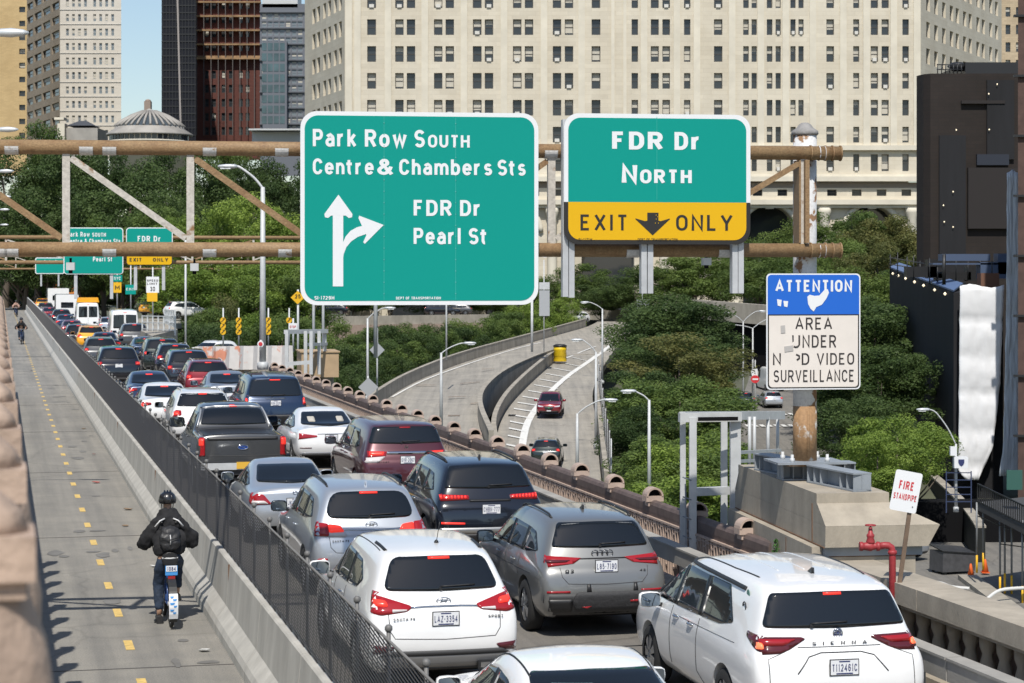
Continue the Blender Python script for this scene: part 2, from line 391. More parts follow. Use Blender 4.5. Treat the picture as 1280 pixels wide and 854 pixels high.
struct(m.build('path_stain', rz=TH))
# litter along the foot of the barrier
lm = [M('litter_white', (.6,.6,.58), .8), M('litter_brown', (.25,.17,.1), .9), M('litter_red', (.4,.12,.1), .8)]
rng = random.Random(3)
for i, (t, L) in enumerate([(37,2.55),(46,2.62),(60,2.5),(33,2.45),(70,2.6),(52,2.2),(28.6,2.62),(43,2.4)]):
    m = MB(lm[i % 3]); w = .06+.05*rng.random(); pts = [(w*math.cos(a)*(.6+.6*rng.random()), w*math.sin(a)*(.6+.6*rng.random()), .012+.02*rng.random()) for a in [0,1.1,2.2,3.1,4.3,5.4]]
    m.poly(pts); m.prism([Vector(p)*.9 for p in pts], (0,0,-.008))
    o = m.build('litter', loc=RD(t, L, .012)); tag(o, ['crumpled white paper scrap lying beside the barrier foot','flattened brown scrap lying on the bike path','torn red wrapper lying on the bike path edge'][i % 3], 'litter', 'litter scraps along the bike path barrier')

# ================================================================== jersey barriers and chain link fence
prof = [(2.90,0),(3.42,0),(3.42,.06),(3.30,.30),(3.27,.93),(3.25,.95),(3.13,.95),(3.11,.93),(3.06,.36),(2.93,.2),(2.90,.12)]
SEG = 3.66; bars = []
for i in range(72):
    k = i % 4
    if len(bars) <= k:
        m = MB(m_conc); m.prism([(a-3.1, 0, z) for a, z in prof], (0, SEG-.022, 0))
        if k in (1,): m.use(m_stain); m.box((.06, SEG-.011, .62), (.14, .018, .62))
        bars.append(m.build('jersey_barrier')); o = bars[-1]
    else: o = bars[k].copy(); COL.objects.link(o)
    o.location = RD(8.2+SEG*i, 3.1, 0); o.rotation_euler = (0,0,TH)
    tag(o, 'pale grey concrete jersey barrier segment between the bike path and the traffic lanes', 'barrier', 'concrete barrier segments along the bike path')
# fence: diamond mesh of real wires, line posts with ball caps
FZ0, FZ1 = .955, 1.88; fence_len = 262.0
fence = thing('chain_link_fence', 'long dark chain link fence standing on top of the concrete barrier', 'fence', RD(8.2, 3.2, 0), TH)
m = MB(m_mesh); w = .0068
def wire(y0, z0, y1, z1, x):
    n = len(m.v); m.v += [Vector((x-w/2, y0-w, z0)), Vector((x-w/2, y0+w, z0)), Vector((x-w/2, y1+w, z1)), Vector((x-w/2, y1-w, z1)),
                          Vector((x+w/2, y0-w, z0)), Vector((x+w/2, y0+w, z0)), Vector((x+w/2, y1+w, z1)), Vector((x+w/2, y1-w, z1))]
    for q in ((0,1,2,3),(4,5,6,7),(0,4,7,3),(1,5,6,2)): m.face([n+k for k in q])
hh = FZ1-FZ0; w = .0155
y = -11.0
while y < fence_len:                         # shallow strands of the stretched mesh, and thin cross strands
    y0, y1 = max(0, y), min(fence_len, y+11.6); k0, k1 = (y0-y)/11.6, (y1-y)/11.6
    if y1 > y0+.2: wire(y0, FZ0+hh*k0, y1, FZ0+hh*k1, -.006)
    y += .50
y = 0
w = .0045
while y < fence_len: wire(y+.30, FZ0, y, FZ1, .004); y += .24 if y < 60 else .5
mesh_o = m.build('wire_mesh', fence)
m = MB(m_fpost); m.tube([(0,0,FZ1),(0,fence_len,FZ1)], .014, 6); m.tube([(0,0,FZ0+.03),(0,fence_len,FZ0+.03)], .012, 6); m.build('rail', fence)
m = MB(m_fpost); m.tube([(.045,0,.93),(.045,0,1.93)], .019, 8); m.lathe([(.026,1.915),(.034,1.93),(.034,1.955),(.02,1.972),(.003,1.976)], (.045,0,0), 10); p0 = m.build('post', fence)
for i in range(1, 100):
    o = p0.copy(); COL.objects.link(o); o.parent = fence; o.location = (0, 1.68*i, 0)
m = MB(m_galv)
for i in range(100, 155): m.tube([(.045,1.68*i,.93),(.045,1.68*i,1.95)], .035, 5)
tag(m.build('post', fence), kind='stuff')

# ================================================================== promenade beside the camera, with its ornate iron rail
road_obj('promenade_deck', M('promenade_planks', (.3,.22,.15), .8, var=.3, scale=3, stretch=(6,.4,1)), -5.2, .05, -6, 90, 3.3, .25)
def arch_rail(name, label, n, sp, mat, mat2, L, t0, ztop, side, group=None, balusters=True, low=0., plug=True, cr=.145):
    """cast iron rail: posts crowned by short half-round caps, a thick top tube and a panel of pierced pickets"""
    rt = thing(name, label, 'railing', RD(t0, L, 0), TH, group); tot = sp*(n-1)
    m = MB(mat); m.prism([(x,-sp*.5,ztop-.17+z) for x,z in [(-.075,-.13),(.075,-.13),(.085,-.05),(.085,.06),(.06,.11),(.02,.13),(-.02,.13),(-.06,.11),(-.085,.06),(-.085,-.05)]], (0,tot+sp,0)); m.build('top_tube', rt)
    m = MB(mat2)
    for k in range(n):
        m2 = MB(mat2); y = k*sp
        z = ztop
        m2.box((0, y, (low+z-.12)/2+.0), (.085, .10, z-.12-low)); m2.box((0, y, low+.05), (.16,.18,.1))
        for q in range(5): m2.lathe([(.0,0),(.016,.006),(.0,.014)], (side*.045, y, low+.2+q*(z-low-.4)/4.5), 6, Matrix.Rotation(R(90*side),3,'Y'), caps=False)
        po = m2.build('post', rt)
        m3 = MB(mat2)           # half-round cap opening along the rail, or a round knob
        if plug:
            r0, r1 = cr, cr*.8; pts = [(r0*math.cos(R(a)), r0*math.sin(R(a))) for a in range(0, 181, 15)]; ins = [(r1*math.cos(R(a)), r1*math.sin(R(a))) for a in range(180, -1, -15)]
            for j in range(12):
                a, b, c, d = pts[j], pts[j+1], ins[11-j], ins[12-j]
                m3.prism([(p[0], y-.13, z+.02+p[1]) for p in (a, b, c, d)], (0,.26,0))
            m3.box((0, y, z-.02), (cr*2.05,.24,.09)); m3.box((0, y, z-.10), (.22,.2,.08))
            m3.use(m_black); m3.prism([(p[0]*.99, y-.02, z+.02+p[1]*.99) for p in ins], (0,.10,0))  # black plug colours in the shade inside the cap
        else:
            m3.box((0, y, z-.11), (cr*2.0,.22,.10)); m3.lathe([(.09,-.06),(.06,-.03),(.085,.0),(.118,.06),(.122,.11),(.10,.17),(.05,.205),(.0,.21)], (0,y,z), 16)
            m3.lathe([(.05,-.8),(.09,-.6),(.125,-.4),(.13,-.3),(.10,-.2),(.085,-.16)], (0,y,z), 14)
        m3.build('arched_cap', po)
    if balusters:
        m = MB(mat); m.box((.03, tot/2, (low+.1+ztop-.3)/2), (.02, tot+sp, ztop-.4-low)); m.build('picket_shade_sheet', rt)  # added dark sheet, imitates the shade behind the pickets
        m = MB(mat2); zt = ztop-.31; zb = low+.15
        m.box((0, tot/2, zt), (.05, tot+sp, .03)); m.box((0, tot/2, zb), (.06, tot+sp, .05)); m.box((0, tot/2, zt-.055), (.03, tot+sp, .014))
        y = -sp*.5; st = sp/18; i = 0
        while y < tot+sp*.5:
            m.box((0, y, (zb+zt)/2), (.032, .028, zt-zb))
            if i % 3 == 0: m.box((0, y+st/2, zt-.13), (.028, st, .03)); m.box((0, y+st/2, zb+.16), (.028, st, .03))
            if i % 3 == 1: m.box((0, y+st/2, zb+.36), (.028, st, .035))
            if i % 3 == 2: m.box((0, y+st/2, zt-.05), (.03, st*.6, .07))
            i += 1; y += st
        po_ = m.build('picket_panel', rt); po_.location = (side*.095,0,0)
    return rt
arch_rail('iron_railing', 'brown cast iron railing with arched post caps along the outer roadway edge', 25, 2.3, m_iron, m_iron_lt, 10.5, 29.6, 1.28, -1)
pr = thing('promenade_railing', 'out of focus beige stone like balustrade right beside the raised promenade', 'railing', RD(3.75, -.035, 0), TH)
for k in range(26):
    y = 1.25*k; m = MB(m_beige); r = 1.0
    m.lathe([(.06,3.3),(.085,3.45),(.065,3.6),(.075,3.8),(.10,4.0),(.125,4.16),(.128,4.27),(.112,4.38),(.085,4.45),(.08,4.48)], (0,y,0), 18)
    m.box((0,y,4.525), (.185,.20,.075)); m.box((0,y,4.472), (.155,.17,.03)); m.lathe([(.085,4.56),(.07,4.60),(.03,4.635),(.0,4.64)], (0,y,0), 14); m.build('baluster', pr)
m = MB(m_beige); m.box((-.03,15,3.34), (.16,33,.08)); m.build('kerb', pr)

# ================================================================== box-beam guard rail in front of the railing
gr = thing('guard_rail', 'weathered grey box beam guard rail in front of the iron railing and parapet', 'guard rail', RD(9, 9.98, 0), TH)
m = MB(M('guard_beam_paint', (.33,.315,.285), .75, var=.25, scale=1.2, bump=.2))
for i in range(17): m.box((0, 2+i*4.2, .72), (.17, 4.17, .24)); m.box((.0,2+i*4.2,.845),(.21,4.17,.03))
m.build('beam', gr)
for i in range(34):
    m = MB(m_gsteel); y = 1+2.1*i; m.box((.09, y, .42), (.1,.12,.84)); m.box((.05,y,.70),(.1,.16,.16)); m.build('post', gr)
m = MB(m_gsteel); m.box((.02, 35, .3), (.06,70,.1)); m.build('lower_rail', gr)

# ================================================================== stone parapet near the camera
pp = thing('stone_parapet', 'weathered concrete parapet with arched openings under its coping beside the white minivan', 'parapet', RD(9.0, 10.62, 0), TH)
PL = 17.6
m = MB(m_conc2)
for i in range(6): m.box((.16, 1.46+2.93*i, 1.13), (.56, 2.915, .25)); m.box((.16, 1.46+2.93*i, .98), (.44, 2.93, .06))
m.build('coping', pp)
m = MB(m_conc2); m.box((.16, PL/2, .12), (.5, PL, .3)); n = int(PL/.42)
for i in range(n+1):
    y = i*PL/n; m.lathe([(.075,.27),(.10,.33),(.115,.45),(.085,.62),(.06,.72),(.09,.8),(.1,.95)], (.14,y,0), 10)
m.build('baluster_row', pp)
m = MB(m_iron); m.box((.34, PL/2, .6), (.06, PL, .75)); m.build('back_panel', pp)

# ================================================================== concrete pier, its steel grillage and the standpipe
A8 = R(7.8); PA = PZ(1032, 657, 1.73)
def PR(u, v, z): return Vector((PA.x+u*math.cos(A8)-v*math.sin(A8), PA.y+u*math.sin(A8)+v*math.cos(A8), z))
pier = thing('concrete_pier', 'big tan concrete pier with a sloped cap carrying the rusty sign post', 'pier', (PA.x, PA.y, 0), A8)
m = MB(m_conc2)
def frus(m, b, t):
    n = len(m.v); m.v += [Vector(p) for p in b+t]
    m.face((0+n,3+n,2+n,1+n)); m.face((4+n,5+n,6+n,7+n))
    for i in range(4): j = (i+1) % 4; m.face((n+i, n+j, n+4+j, n+4+i))
frus(m, [(0,0,1.72),(1.53,0,1.72),(1.53,4.9,1.72),(0,4.9,1.72)], [(0.0,.40,1.97),(1.0,.40,1.97),(1.0,4.7,1.97),(0,4.7,1.97)])
m.box((.49, 2.56, 2.035), (.98, 4.28, .13))
frus(m, [(0.0,.02,1.44),(1.38,.02,1.44),(1.38,4.9,1.44),(0.0,4.9,1.44)], [(0,0,1.718),(1.53,0,1.718),(1.53,4.9,1.718),(0,4.9,1.718)])
m.build('cap', pier)
m = MB(m_conc2); m.box((.64, 2.5, -5.0), (1.22, 4.7, 12.6)); m.build('shaft', pier)
m = MB(m_gsteel); m.box((.68, 2.5, 1.375), (1.31, 4.75, .12)); m.use(m_stain); m.box((.64,2.5,1.31),(1.25,4.72,.012)); m.build('recess_band', pier)
m = MB(m_conc2); m.box((-.05, 2.55, .5), (.14, 4.65, 1.85)); m.build('side_wall', pier)
m = MB(m_stain); m.box((-.005, 2.45, 1.436), (.02, 4.8, .014)); m.box((-.004,.62,1.7),(.012,.008,.5)); m.box((-.1245,1.5,.7),(.006,.012,1.4)); m.box((-.1245,3.6,.7),(.006,.012,1.4)); m.build('crack', pier)
# grillage
gril = thing('steel_grillage', 'grey painted steel beam grillage on top of the concrete pier under the post', 'steel beams', (PA.x, PA.y, 0), A8)
D0 = 29.9; GO = Vector((XD(1013, D0), D0, 0)); _q = GO-Vector((PA.x,PA.y,0))
PU = _q.x*math.cos(A8)+_q.y*math.sin(A8); PVv = -_q.x*math.sin(A8)+_q.y*math.cos(A8)+.28
def ibeam(m, p0, p1, h, w):
    p0, p1 = Vector(p0), Vector(p1)
    for dz, ww, hh in ((h/2-.01, w, .02), (-h/2+.01, w, .02)): m.bar(p0+Vector((0,0,dz)), p1+Vector((0,0,dz)), ww, hh)
    m.bar(p0, p1, .016, h-.042)
    d = (p1-p0); n = 7
    for i in range(n+1):
        q = p0+d*(.01+.98*i/n); x = d.normalized().cross(Vector((0,0,1)))
        if i in (0,1,2,n-2,n-1,n): m.bar(q-Vector((0,0,h/2-.022)), q+Vector((0,0,h/2-.022)), w*.9, .012, up=(0,1,0) if abs(d.y) > abs(d.x) else (1,0,0))
for k, (u0, u1, v0, v1) in enumerate([(.66,.40,.55,PVv-.4),(.14,.34,PVv+1.5,PVv+.4)]):
    m = MB(m_gsteel); ibeam(m, (u0,v0,2.225), (u1,v1,2.225), .245, .27); m.build('i_beam', gril)
m = MB(m_gsteel); ibeam(m, (.0,PVv,2.225), (1.05,PVv,2.225), .24, .34); m.box((PU,PVv,2.355),(.98,.78,.03)); m.build('cross_beam', gril)
# standpipe
sp = thing('fire_standpipe', 'red fire standpipe with a handwheel valve behind the parapet', 'standpipe', (0,0,0))
b = PZ(1115.5, 727, 1.26); zt = HC-(690-PYH)*b.y/FPX; zc = HC-(683-PYH)*b.y/FPX; k = b.y/FPX
m = MB(m_red); m.tube([(b.x,b.y,.2),(b.x,b.y,zt),(b.x-.012,b.y,zc-.015),(b.x-.05,b.y,zc+.01),(b.x-.10,b.y,zc+.012),(b.x-.17,b.y,zc)], .043, 12)
m.lathe([(.046,0),(.056,.005),(.056,.04),(.046,.05)], (b.x,b.y,zt-.03), 12); m.build('pipe', sp)
vx = b.x-.245
m = MB(m_red); ry = Matrix.Rotation(R(-90),3,'Y')
m.lathe([(.05,0),(.058,.01),(.058,.04),(.04,.05),(.05,.09),(.062,.11),(.05,.17),(.045,.2),(.056,.21),(.056,.25)], (b.x-.15,b.y,zc), 12, ry)
m.lathe([(.05,0),(.055,.03),(.04,.07),(.048,.09),(.048,.11),(.03,.13),(.022,.2),(.012,.2)], (vx-.02,b.y,zc+.03), 12); m.build('valve', sp)
m = MB(m_red); zw = zc+.255; m.tube([(vx-.02+.06*math.cos(R(a)), b.y+.06*math.sin(R(a)), zw) for a in range(0,360,24)], .009, 6, close=True)
for a in (0,60,120): m.bar((vx-.02+.06*math.cos(R(a)), b.y+.06*math.sin(R(a)), zw), (vx-.02-.06*math.cos(R(a)), b.y-.06*math.sin(R(a)), zw), .012,.008)
m.use(m_black); m.tube([(vx-.02,b.y,zc+.22),(vx-.02,b.y,zw)], .01, 8); m.build('handwheel', sp)
# leaning sign
fs = thing('fire_sign', 'leaning white FIRE STANDPIPE sign on a thin wooden stake', 'sign', (0,0,0))
s0 = PD(1124, 732, b.y-.05); s1 = PD(1138, 632, b.y-.05); up = (s1-s0).normalized()
m = MB(m_wood); m.bar(s0-up*.5, s1+up*.1, .05, .03, up=(0,1,0)); m.build('stake', fs)
kk = (b.y-.07)/FPX; cx, cy = 1132.5, 614.5; cen = PD(cx, cy, b.y-.085)
pan = thing('panel', None, None); del pan
bpy.data.objects.remove(bpy.data.objects['panel'])
m = MB(m_white); pl = rrect(-.163,-.245,.163,.245,.03); m.prism([(x,0,z) for x,z in pl], (0,.006,0)); pan = m.build('panel', fs, cen); pan.rotation_euler = (0, R(10.5), 0)
text_mesh('lettering', 'FIRE', m_redink, -.095, .085, .02, .105, pan, -.0005, .002, stroke=.2)
text_mesh('lettering', 'STANDPIPE', m_redink, -.14, .14, -.105, .075, pan, -.0005, .002, stroke=.2)
m = MB(m_ink); [m.lathe([(.008,0),(.008,.003)], (x,-.003,z), 8, Matrix.Rotation(R(90),3,'X')) for x, z in ((.12,-.05),(.11,-.17))]; m.build('bolt', pan)
# weed on the pier wall
m = MB(m_plant); rr = random.Random(5); wb = PR(-.16, 1.9, 1.0)
for i in range(90):
    h = rr.random(); p = Vector((wb.x+rr.gauss(0,.035)*(1.3-h), wb.y+rr.gauss(0,.05), wb.z-.1+h*.42)); a = Vector((rr.gauss(0,1),rr.gauss(0,1),rr.gauss(0,1))).normalized()*.03; c = Vector((rr.gauss(0,1),rr.gauss(0,1),rr.gauss(0,1))).normalized()*.022
    m.poly([p-a, p+c, p+a, p-c])
tag(m.build('weed'), 'small green weed growing out of the pier wall crack', 'weed')
# galvanised access gate frame with a ladder
gf = thing('access_gate_frame', 'galvanised steel access gate frame with a ladder standing between the railing and the pier', 'gate frame', (0,0,0))
D1 = 33.2
def fp(px, py, D=D1): return PD(px, py, D)
for px, w in ((853.5,.085),(866,.11)):
    m = MB(m_galv); D = D1+(.25 if px < 860 else 0); m.bar((XD(px,D),D,0.05), (XD(px,D),D,HC-(522-PYH)*D/FPX), w, w, up=(0,1,0)); m.build('post', gf)
for px, w, D in ((905,.10,33.9),(919,.16,33.5)):
    m = MB(m_galv); m.bar((XD(px,D),D,1.0 if px > 910 else .05), (XD(px,D),D,HC-(524-PYH)*D/FPX), w, w, up=(0,1,0)); m.build('post', gf)
zt = HC-(522-PYH)*D1/FPX
m = MB(m_galv); m.bar((XD(849,D1),D1,zt), (XD(926,33.4),33.4,zt), .12,.14); m.bar((XD(853,D1+.3),D1+.3,zt), (XD(978,37.5),37.5,HC-(519-PYH)*37.5/FPX), .1,.14)
m.bar((XD(866,D1),D1,HC-(615-PYH)*D1/FPX), (XD(910,33.6),33.6,HC-(613-PYH)*33.6/FPX), .14,.12); m.build('beam', gf)
m = MB(m_black); m.bar((XD(872,D1),D1-.065,zt-.02), (XD(922,33.3),33.3-.065,zt-.02), .006,.06); m.build('slot', gf)
m = MB(m_galv)
for px in (937,943,960,972):
    D = 34.0+(px-918)/15.; m.tube([(XD(px,D),D,1.7),(XD(px,D),D,HC-(521-PYH)*D/FPX)], .03, 6)
for yy in (566, 577): m.bar((XD(918,33.6),33.6,HC-(yy-PYH)*33.6/FPX), (XD(975,37),37,HC-(yy-3-PYH)*37/FPX), .05,.05)
m.build('back_rail', gf)
m = MB(m_gsteel)
for i in range(6): m.tube([(XD(853,D1),D1-.05,.35+i*.3),(XD(864,D1),D1-.05,.3+i*.3)], .012, 6)
m.bar((XD(858,D1),D1-.1,.2), (XD(856,D1),D1-.1,1.75), .03,.02); m.build('ladder', gf)
# ================================================================== sign gantries
m_smear = M('gantry_white_smear', (.66,.65,.63), .7, var=.3, scale=5, col2=(.34,.21,.10), thr=(.60,.66))
GA = R(8.0)
def GP(px, dd=0.):            # column of the photograph -> distance along the gantry
    k = (px-640)/FPX; D = (D0+dd-GO.x*math.tan(GA))/(1-k*math.tan(GA)); return ((k*D-GO.x)/math.cos(GA), D)
def gantry(org, ang, u0, u1, z0, z1, rr, label, near, wgap=1.75):
    """two tubes joined by a lattice; local x runs along the tubes; u = 0 at the post"""
    g = thing('sign_gantry', label, 'gantry', org, ang)
    m = MB(m_rust); m.tube([(u0,0,z1),(u1,0,z1)], rr, 14); top = m.build('top_chord', g)
    m = MB(m_rust); m.tube([(u0,0,z0),(u1,0,z0)], rr, 14); bot = m.build('bottom_chord', g)
    if near:
        for ch, z, lst in ((top, z1, (15,108,137,262,352,688)), (bot, z0, (1,15,137,262,356,790,905))):
            for u in [GP(q)[0] for q in lst]:
                m = MB(m_smear); w = .085; k = [(rr+.006)*v for v in (1,)]
                arc = [(-(rr+.006)*math.sin(R(a)), -(rr+.006)*math.cos(R(a))) for a in range(-20, 106, 14)]
                for (y1_, z1_), (y2_, z2_) in zip(arc, arc[1:]): m.poly([(u-w,y1_,z+z1_),(u+w,y1_,z+z1_),(u+w*1.1,y2_,z+z2_),(u-w*1.1,y2_,z+z2_)])
                m.build('paint_patch', ch)
        for ch, z in ((top, z1), (bot, z0)):
            m = MB(m_rust)
            for u in (u1-.005, u1-.12, u1-.22, -.0): m.lathe([(rr+.012,-.01),(rr+.012,.01)], (u,0,z), 14, Matrix.Rotation(R(90),3,'Y'))
            m.use(m_wpeel)
            for u in (.12, .2): m.lathe([(rr+.008,-.006),(rr+.008,.006)], (u,0,z), 14, Matrix.Rotation(R(90),3,'Y'))
            m.build('collar', ch)
    us = [-.1]+[GP(238)[0]+1.62*j for j in range(4, -4, -1)] if near else [-.1-wgap*i for i in range(int((0-u0)/wgap)+1)]
    us = [u for u in us if u > u0]
    for i, u in enumerate(us):
        m = MB(m_peel); m.bar((u,-.02,z0+rr*.8), (u,-.02,z1-rr*.8), .10 if near else .12, .03, up=(0,1,0)); m.bar((u-.045,.02,z0+rr), (u-.045,.02,z1-rr), .012, .09, up=(0,1,0)); m.build('upright', g)
        if i == len(us)-1: break
        a, b = (u-.06, us[i+1]+.06)
        m = MB(m_peel if i % 2 else m_rust)
        if i < 3: m.bar((a,-.01,z1-rr-.04), (b,-.01,z0+rr+.05), .075, .045, up=(0,1,0))
        else: m.bar((b,-.01,z1-rr-.04), (a,-.01,z0+rr+.05), .085, .045, up=(0,1,0))
        m.build('diagonal', g)
    return g
def GZ(py, D): return HC-(py-PYH)*D/FPX
zT = GZ(191.5, D0); zB = GZ(313, D0)
gan = gantry(GO, GA, -12.6, .43, zB, zT, .098, 'rusty brown tube sign gantry spanning the whole roadway and bike path', True)
m = MB(m_wpeel); rp = .165
zpt = GZ(166, D0); zb0 = 2.37
m.tube([(0,.28,zb0+.75),(0,.28,zpt)], rp, 18); pst = m.build('post', gan)
m = MB(m_postrust); m.tube([(0,.28,zb0),(0,.28,zb0+.76)], rp+.002, 18); m.tube([(-.0,.28-rp,zb0+.05),(.0,.28-rp,zb0+.7)], .02, 6); m.build('rusty_foot', pst)
m = MB(M('finial_weathered', (.27,.26,.25), .8, var=.3, scale=6, bump=.3)); m.lathe([(rp+.01,0),(rp+.025,.02),(rp+.02,.06),(rp*.75,.10),(.085,.15),(.05,.175),(.005,.18)], (0,.28,zpt-.02), 18); m.build('finial', pst)
m = MB(m_postrust); m.box((0,.28,zb0-.035), (.62,.62,.05)); m.build('base_plate', pst)
m = MB(m_galv); [m.lathe([(.035,0),(.035,.06),(.022,.062),(.022,.11)], (x,.28+y,zb0-.01), 8) for x in (-.25,.25) for y in (-.25,.25)]; m.build('anchor_bolt', pst)
m = MB(m_rust); m.box((-.075,-.07,(zT+zB)/2), (.06,.10,zT-zB-.2)); m.box((-.16,.1,(zT+zB)/2),(.025,.3,zT-zB-.2)); m.build('post_bracket', pst)
for px, py in ((88,333),(243,334),(884,327)):
    u, D = GP(px); zz = GZ(py, D); m = MB(m_galv); m.box((u,.05,zz), (.11,.14,.1)); m.use(m_black); m.box((u,.05,zz-.07),(.05,.06,.05)); m.box((u,.05,zz+.07),(.03,.03,.08)); m.build('camera_box', gan)

def sign_at(name, label, px0, py0, px1, py1, dd, cat='sign'):
    """thing whose local x/z are metres from the sign's lower-left corner; returns mapping from photo pixels"""
    ua, Da = GP(px0, dd); ub, Db = GP(px1, dd); Dm = (Da+Db)/2
    loc = Vector((XD(px0,Da), Da, 0)); t = thing(name, label, cat, loc, GA)
    fx = lambda px: GP(px, dd)[0]-ua
    fz = lambda py: GZ(py, Dm)
    return t, fx, fz
# --- big guide sign
sg, fx, fz = sign_at('guide_sign', 'large green guide sign reading Park Row South, Centre & Chambers Sts, FDR Dr, Pearl St', 375.5, 140, 673, 381, -.36)
W = fx(673); zb, zt = fz(381.3), fz(140.3); k = W/297.5
m = MB(m_white); m.prism([(x,0,z) for x,z in rrect(0,zb,W,zt,.22,8)], (0,.03,0)); bd = m.build('border', sg)
m = MB(m_signg); b = .056; m.prism([(x,-.004,z) for x,z in rrect(b,zb+b,W-b,zt-b,.18,8)], (0,.006,0)); fc = m.build('face', sg)
m = MB(m_seam)
for px in (480, 569.5):
    m.box((fx(px),-.0055,(zb+zt)/2), (.006,.003,zt-zb-.13))
m.use(M('bolt_green', (.10,.42,.36), .5))
for px in (480, 569.5):
    for q in range(16): m.lathe([(.009,0),(.006,.004)], (fx(px)+.0, -.0065, lerp(zb+.15, zt-.15, q/15.)), 6, Matrix.Rotation(R(90),3,'X'))
m.build('panel_seam', fc)
def T(t, body, px0, px1, ybase, ycap, mat, par, st=.18, gp=.15, y=-.0045): return text_mesh('lettering', body, mat, fx(px0), fx(px1), fz(ybase), fz(ycap)-fz(ybase), par, y, .003, st, gp)
for body, a, b_, yb, yc in (('Park',391,445.5,184.5,162.5),('Row',456,508.5,184.5,162.5),('S',518,531,184.5,162.5),('OUTH',535,587,184.5,168.5),
     ('Centre',391,467,219,199),('&',471.5,491.5,219,199),('Chambers',499,615,219,199),('Sts',622,657,219,199),('FDR',517,564.5,270,250),('Dr',575,602,270,250),('Pearl',517,575.5,305.5,285),('St',586,609,305.5,285)):
    T(sg, body, a, b_, yb, yc, m_white, fc)
T(sg, 'SI-1729M', 393, 418, 374.5, 370, m_white, fc, .2); T(sg, 'DEPT OF TRANSPORTATION', 495, 551, 374.5, 371, m_white, fc, .2)
m = MB(m_white)
def PP(lst): return [(fx(x), -.0045, fz(y)) for x, y in lst]
m.prism(PP([(416,358),(429,358),(429,266),(416,266)]), (0,-.003,0))
m.prism(PP([(423,244),(440.5,268),(440,272),(436,273),(423,263),(410,273),(406,272),(405.5,268)]), (0,-.0032,0))
m.prism(PP([(405.5,270),(423,246),(440.5,270)]), (0,-.0034,0))
c1 = [(429,303),(432,296),(438,289),(446,284.5),(455,282)]; c2 = [(457,293),(447,296.5),(439,302),(433,309),(429.5,318)]
m.prism(PP([(428,330)]+[(428,318)]+c1[:1]+c1[1:]+[(460,281),(461,292)]+c2), (0,-.0028,0))
m.prism(PP([(479.5,281.5),(449,270),(448,273),(453,284),(458,294),(454,303),(456,305)]), (0,-.0036,0)); m.build('turn_arrow', fc)
m = MB(m_alu)
for px in (420, 500, 580, 640):
    m.box((fx(px), .20, (zB+zT)/2-.1), (.1,.17,zT-zB+.6))
m.build('mounting_channel', sg)
# --- exit only sign
sg2, fx, fz = sign_at('exit_sign', 'green and yellow EXIT ONLY sign for FDR Dr North with a black down arrow', 705, 143, 938, 306, -.36)
W = fx(938); zb, zt = fz(305.5), fz(142.7); zm = fz(253)
full = rrect(0,zb,W,zt,.2,8)
m = MB(m_white); m.prism([(x,0,z) for x,z in full if z >= zm-.3] and [(0,0,zm)]+[(W,0,zm)]+[(x,0,z) for x,z in full if z > zm], (0,.03,0)); bd = m.build('border', sg2)
m = MB(m_signk); lo = [(x,0,z) for x,z in full if z < zm]; lo = [(W,0,zm)]+[(0,0,zm)]+lo[9:]+lo[:9]; m.prism(lo, (0,.03,0)); m.build('border', sg2)
b = .058; inn = rrect(b,zb+b,W-b,zt-b,.17,8)
m = MB(m_signg); m.prism([(b,-.004,zm),(W-b,-.004,zm)]+[(x,-.004,z) for x,z in inn if z > zm], (0,.006,0)); fc = m.build('face', sg2)
m = MB(m_signy); lo = [(x,-.004,z) for x,z in inn if z < zm]; m.prism([(W-b,-.004,zm),(b,-.004,zm)]+lo[9:]+lo[:9], (0,.006,0)); fy = m.build('exit_panel', sg2)
m = MB(m_seam); m.box((fx(821),-.0055,(zm+zt)/2), (.005,.003,zt-zm-.07)); m.build('panel_seam', fc)
for body, a, b_, yb, yc in (('FDR',765,828.5,187.3,165),('Dr',843,876.5,187.3,165),('N',777,796.5,229.5,206),('ORTH',800,864.5,229.5,212)): T(sg2, body, a, b_, yb, yc, m_white, fc, .2)
T(sg2,'EXIT',725.5,784,288.3,268.5,m_signk,fy,.15,.26); T(sg2,'ONLY',845,915.5,288.3,268.5,m_signk,fy,.15,.22)
T(sg2,'SI-1171M',723,740,301,298,m_signk,fy,.13); T(sg2,'DEPT OF TRANSPORTATION',797,847,301,298,m_signk,fy,.13)
m = MB(m_signk); m.prism(PP([(809,266),(823,266),(823,276),(826,276.5),(837,273.2),(837.3,274),(815.7,294.3),(794,274),(794.3,273.2),(806,276.5),(809,276)]), (0,-.003,0))
m.use(m_signy); [m.lathe([(.006,0),(.006,.004)], (fx(x),-.008,fz(y)), 6, Matrix.Rotation(R(90),3,'X')) for x,y in ((820,269),(822,271),(820,274),(819,279),(823,279))]; m.build('down_arrow', fy)
for px, py1 in ((708,371),(715.8,372),(806.5,367),(814.5,367),(920.5,367),(928,367)):
    m = MB(m_alu); z1_ = fz(150); z0_ = fz(py1); m.box((fx(px), .12, (z0_+z1_)/2), (.075,.10,z1_-z0_)); m.box((fx(px)-.03,.17,(z0_+z1_)/2),(.012,.12,z1_-z0_)); m.build('mounting_channel', sg2)
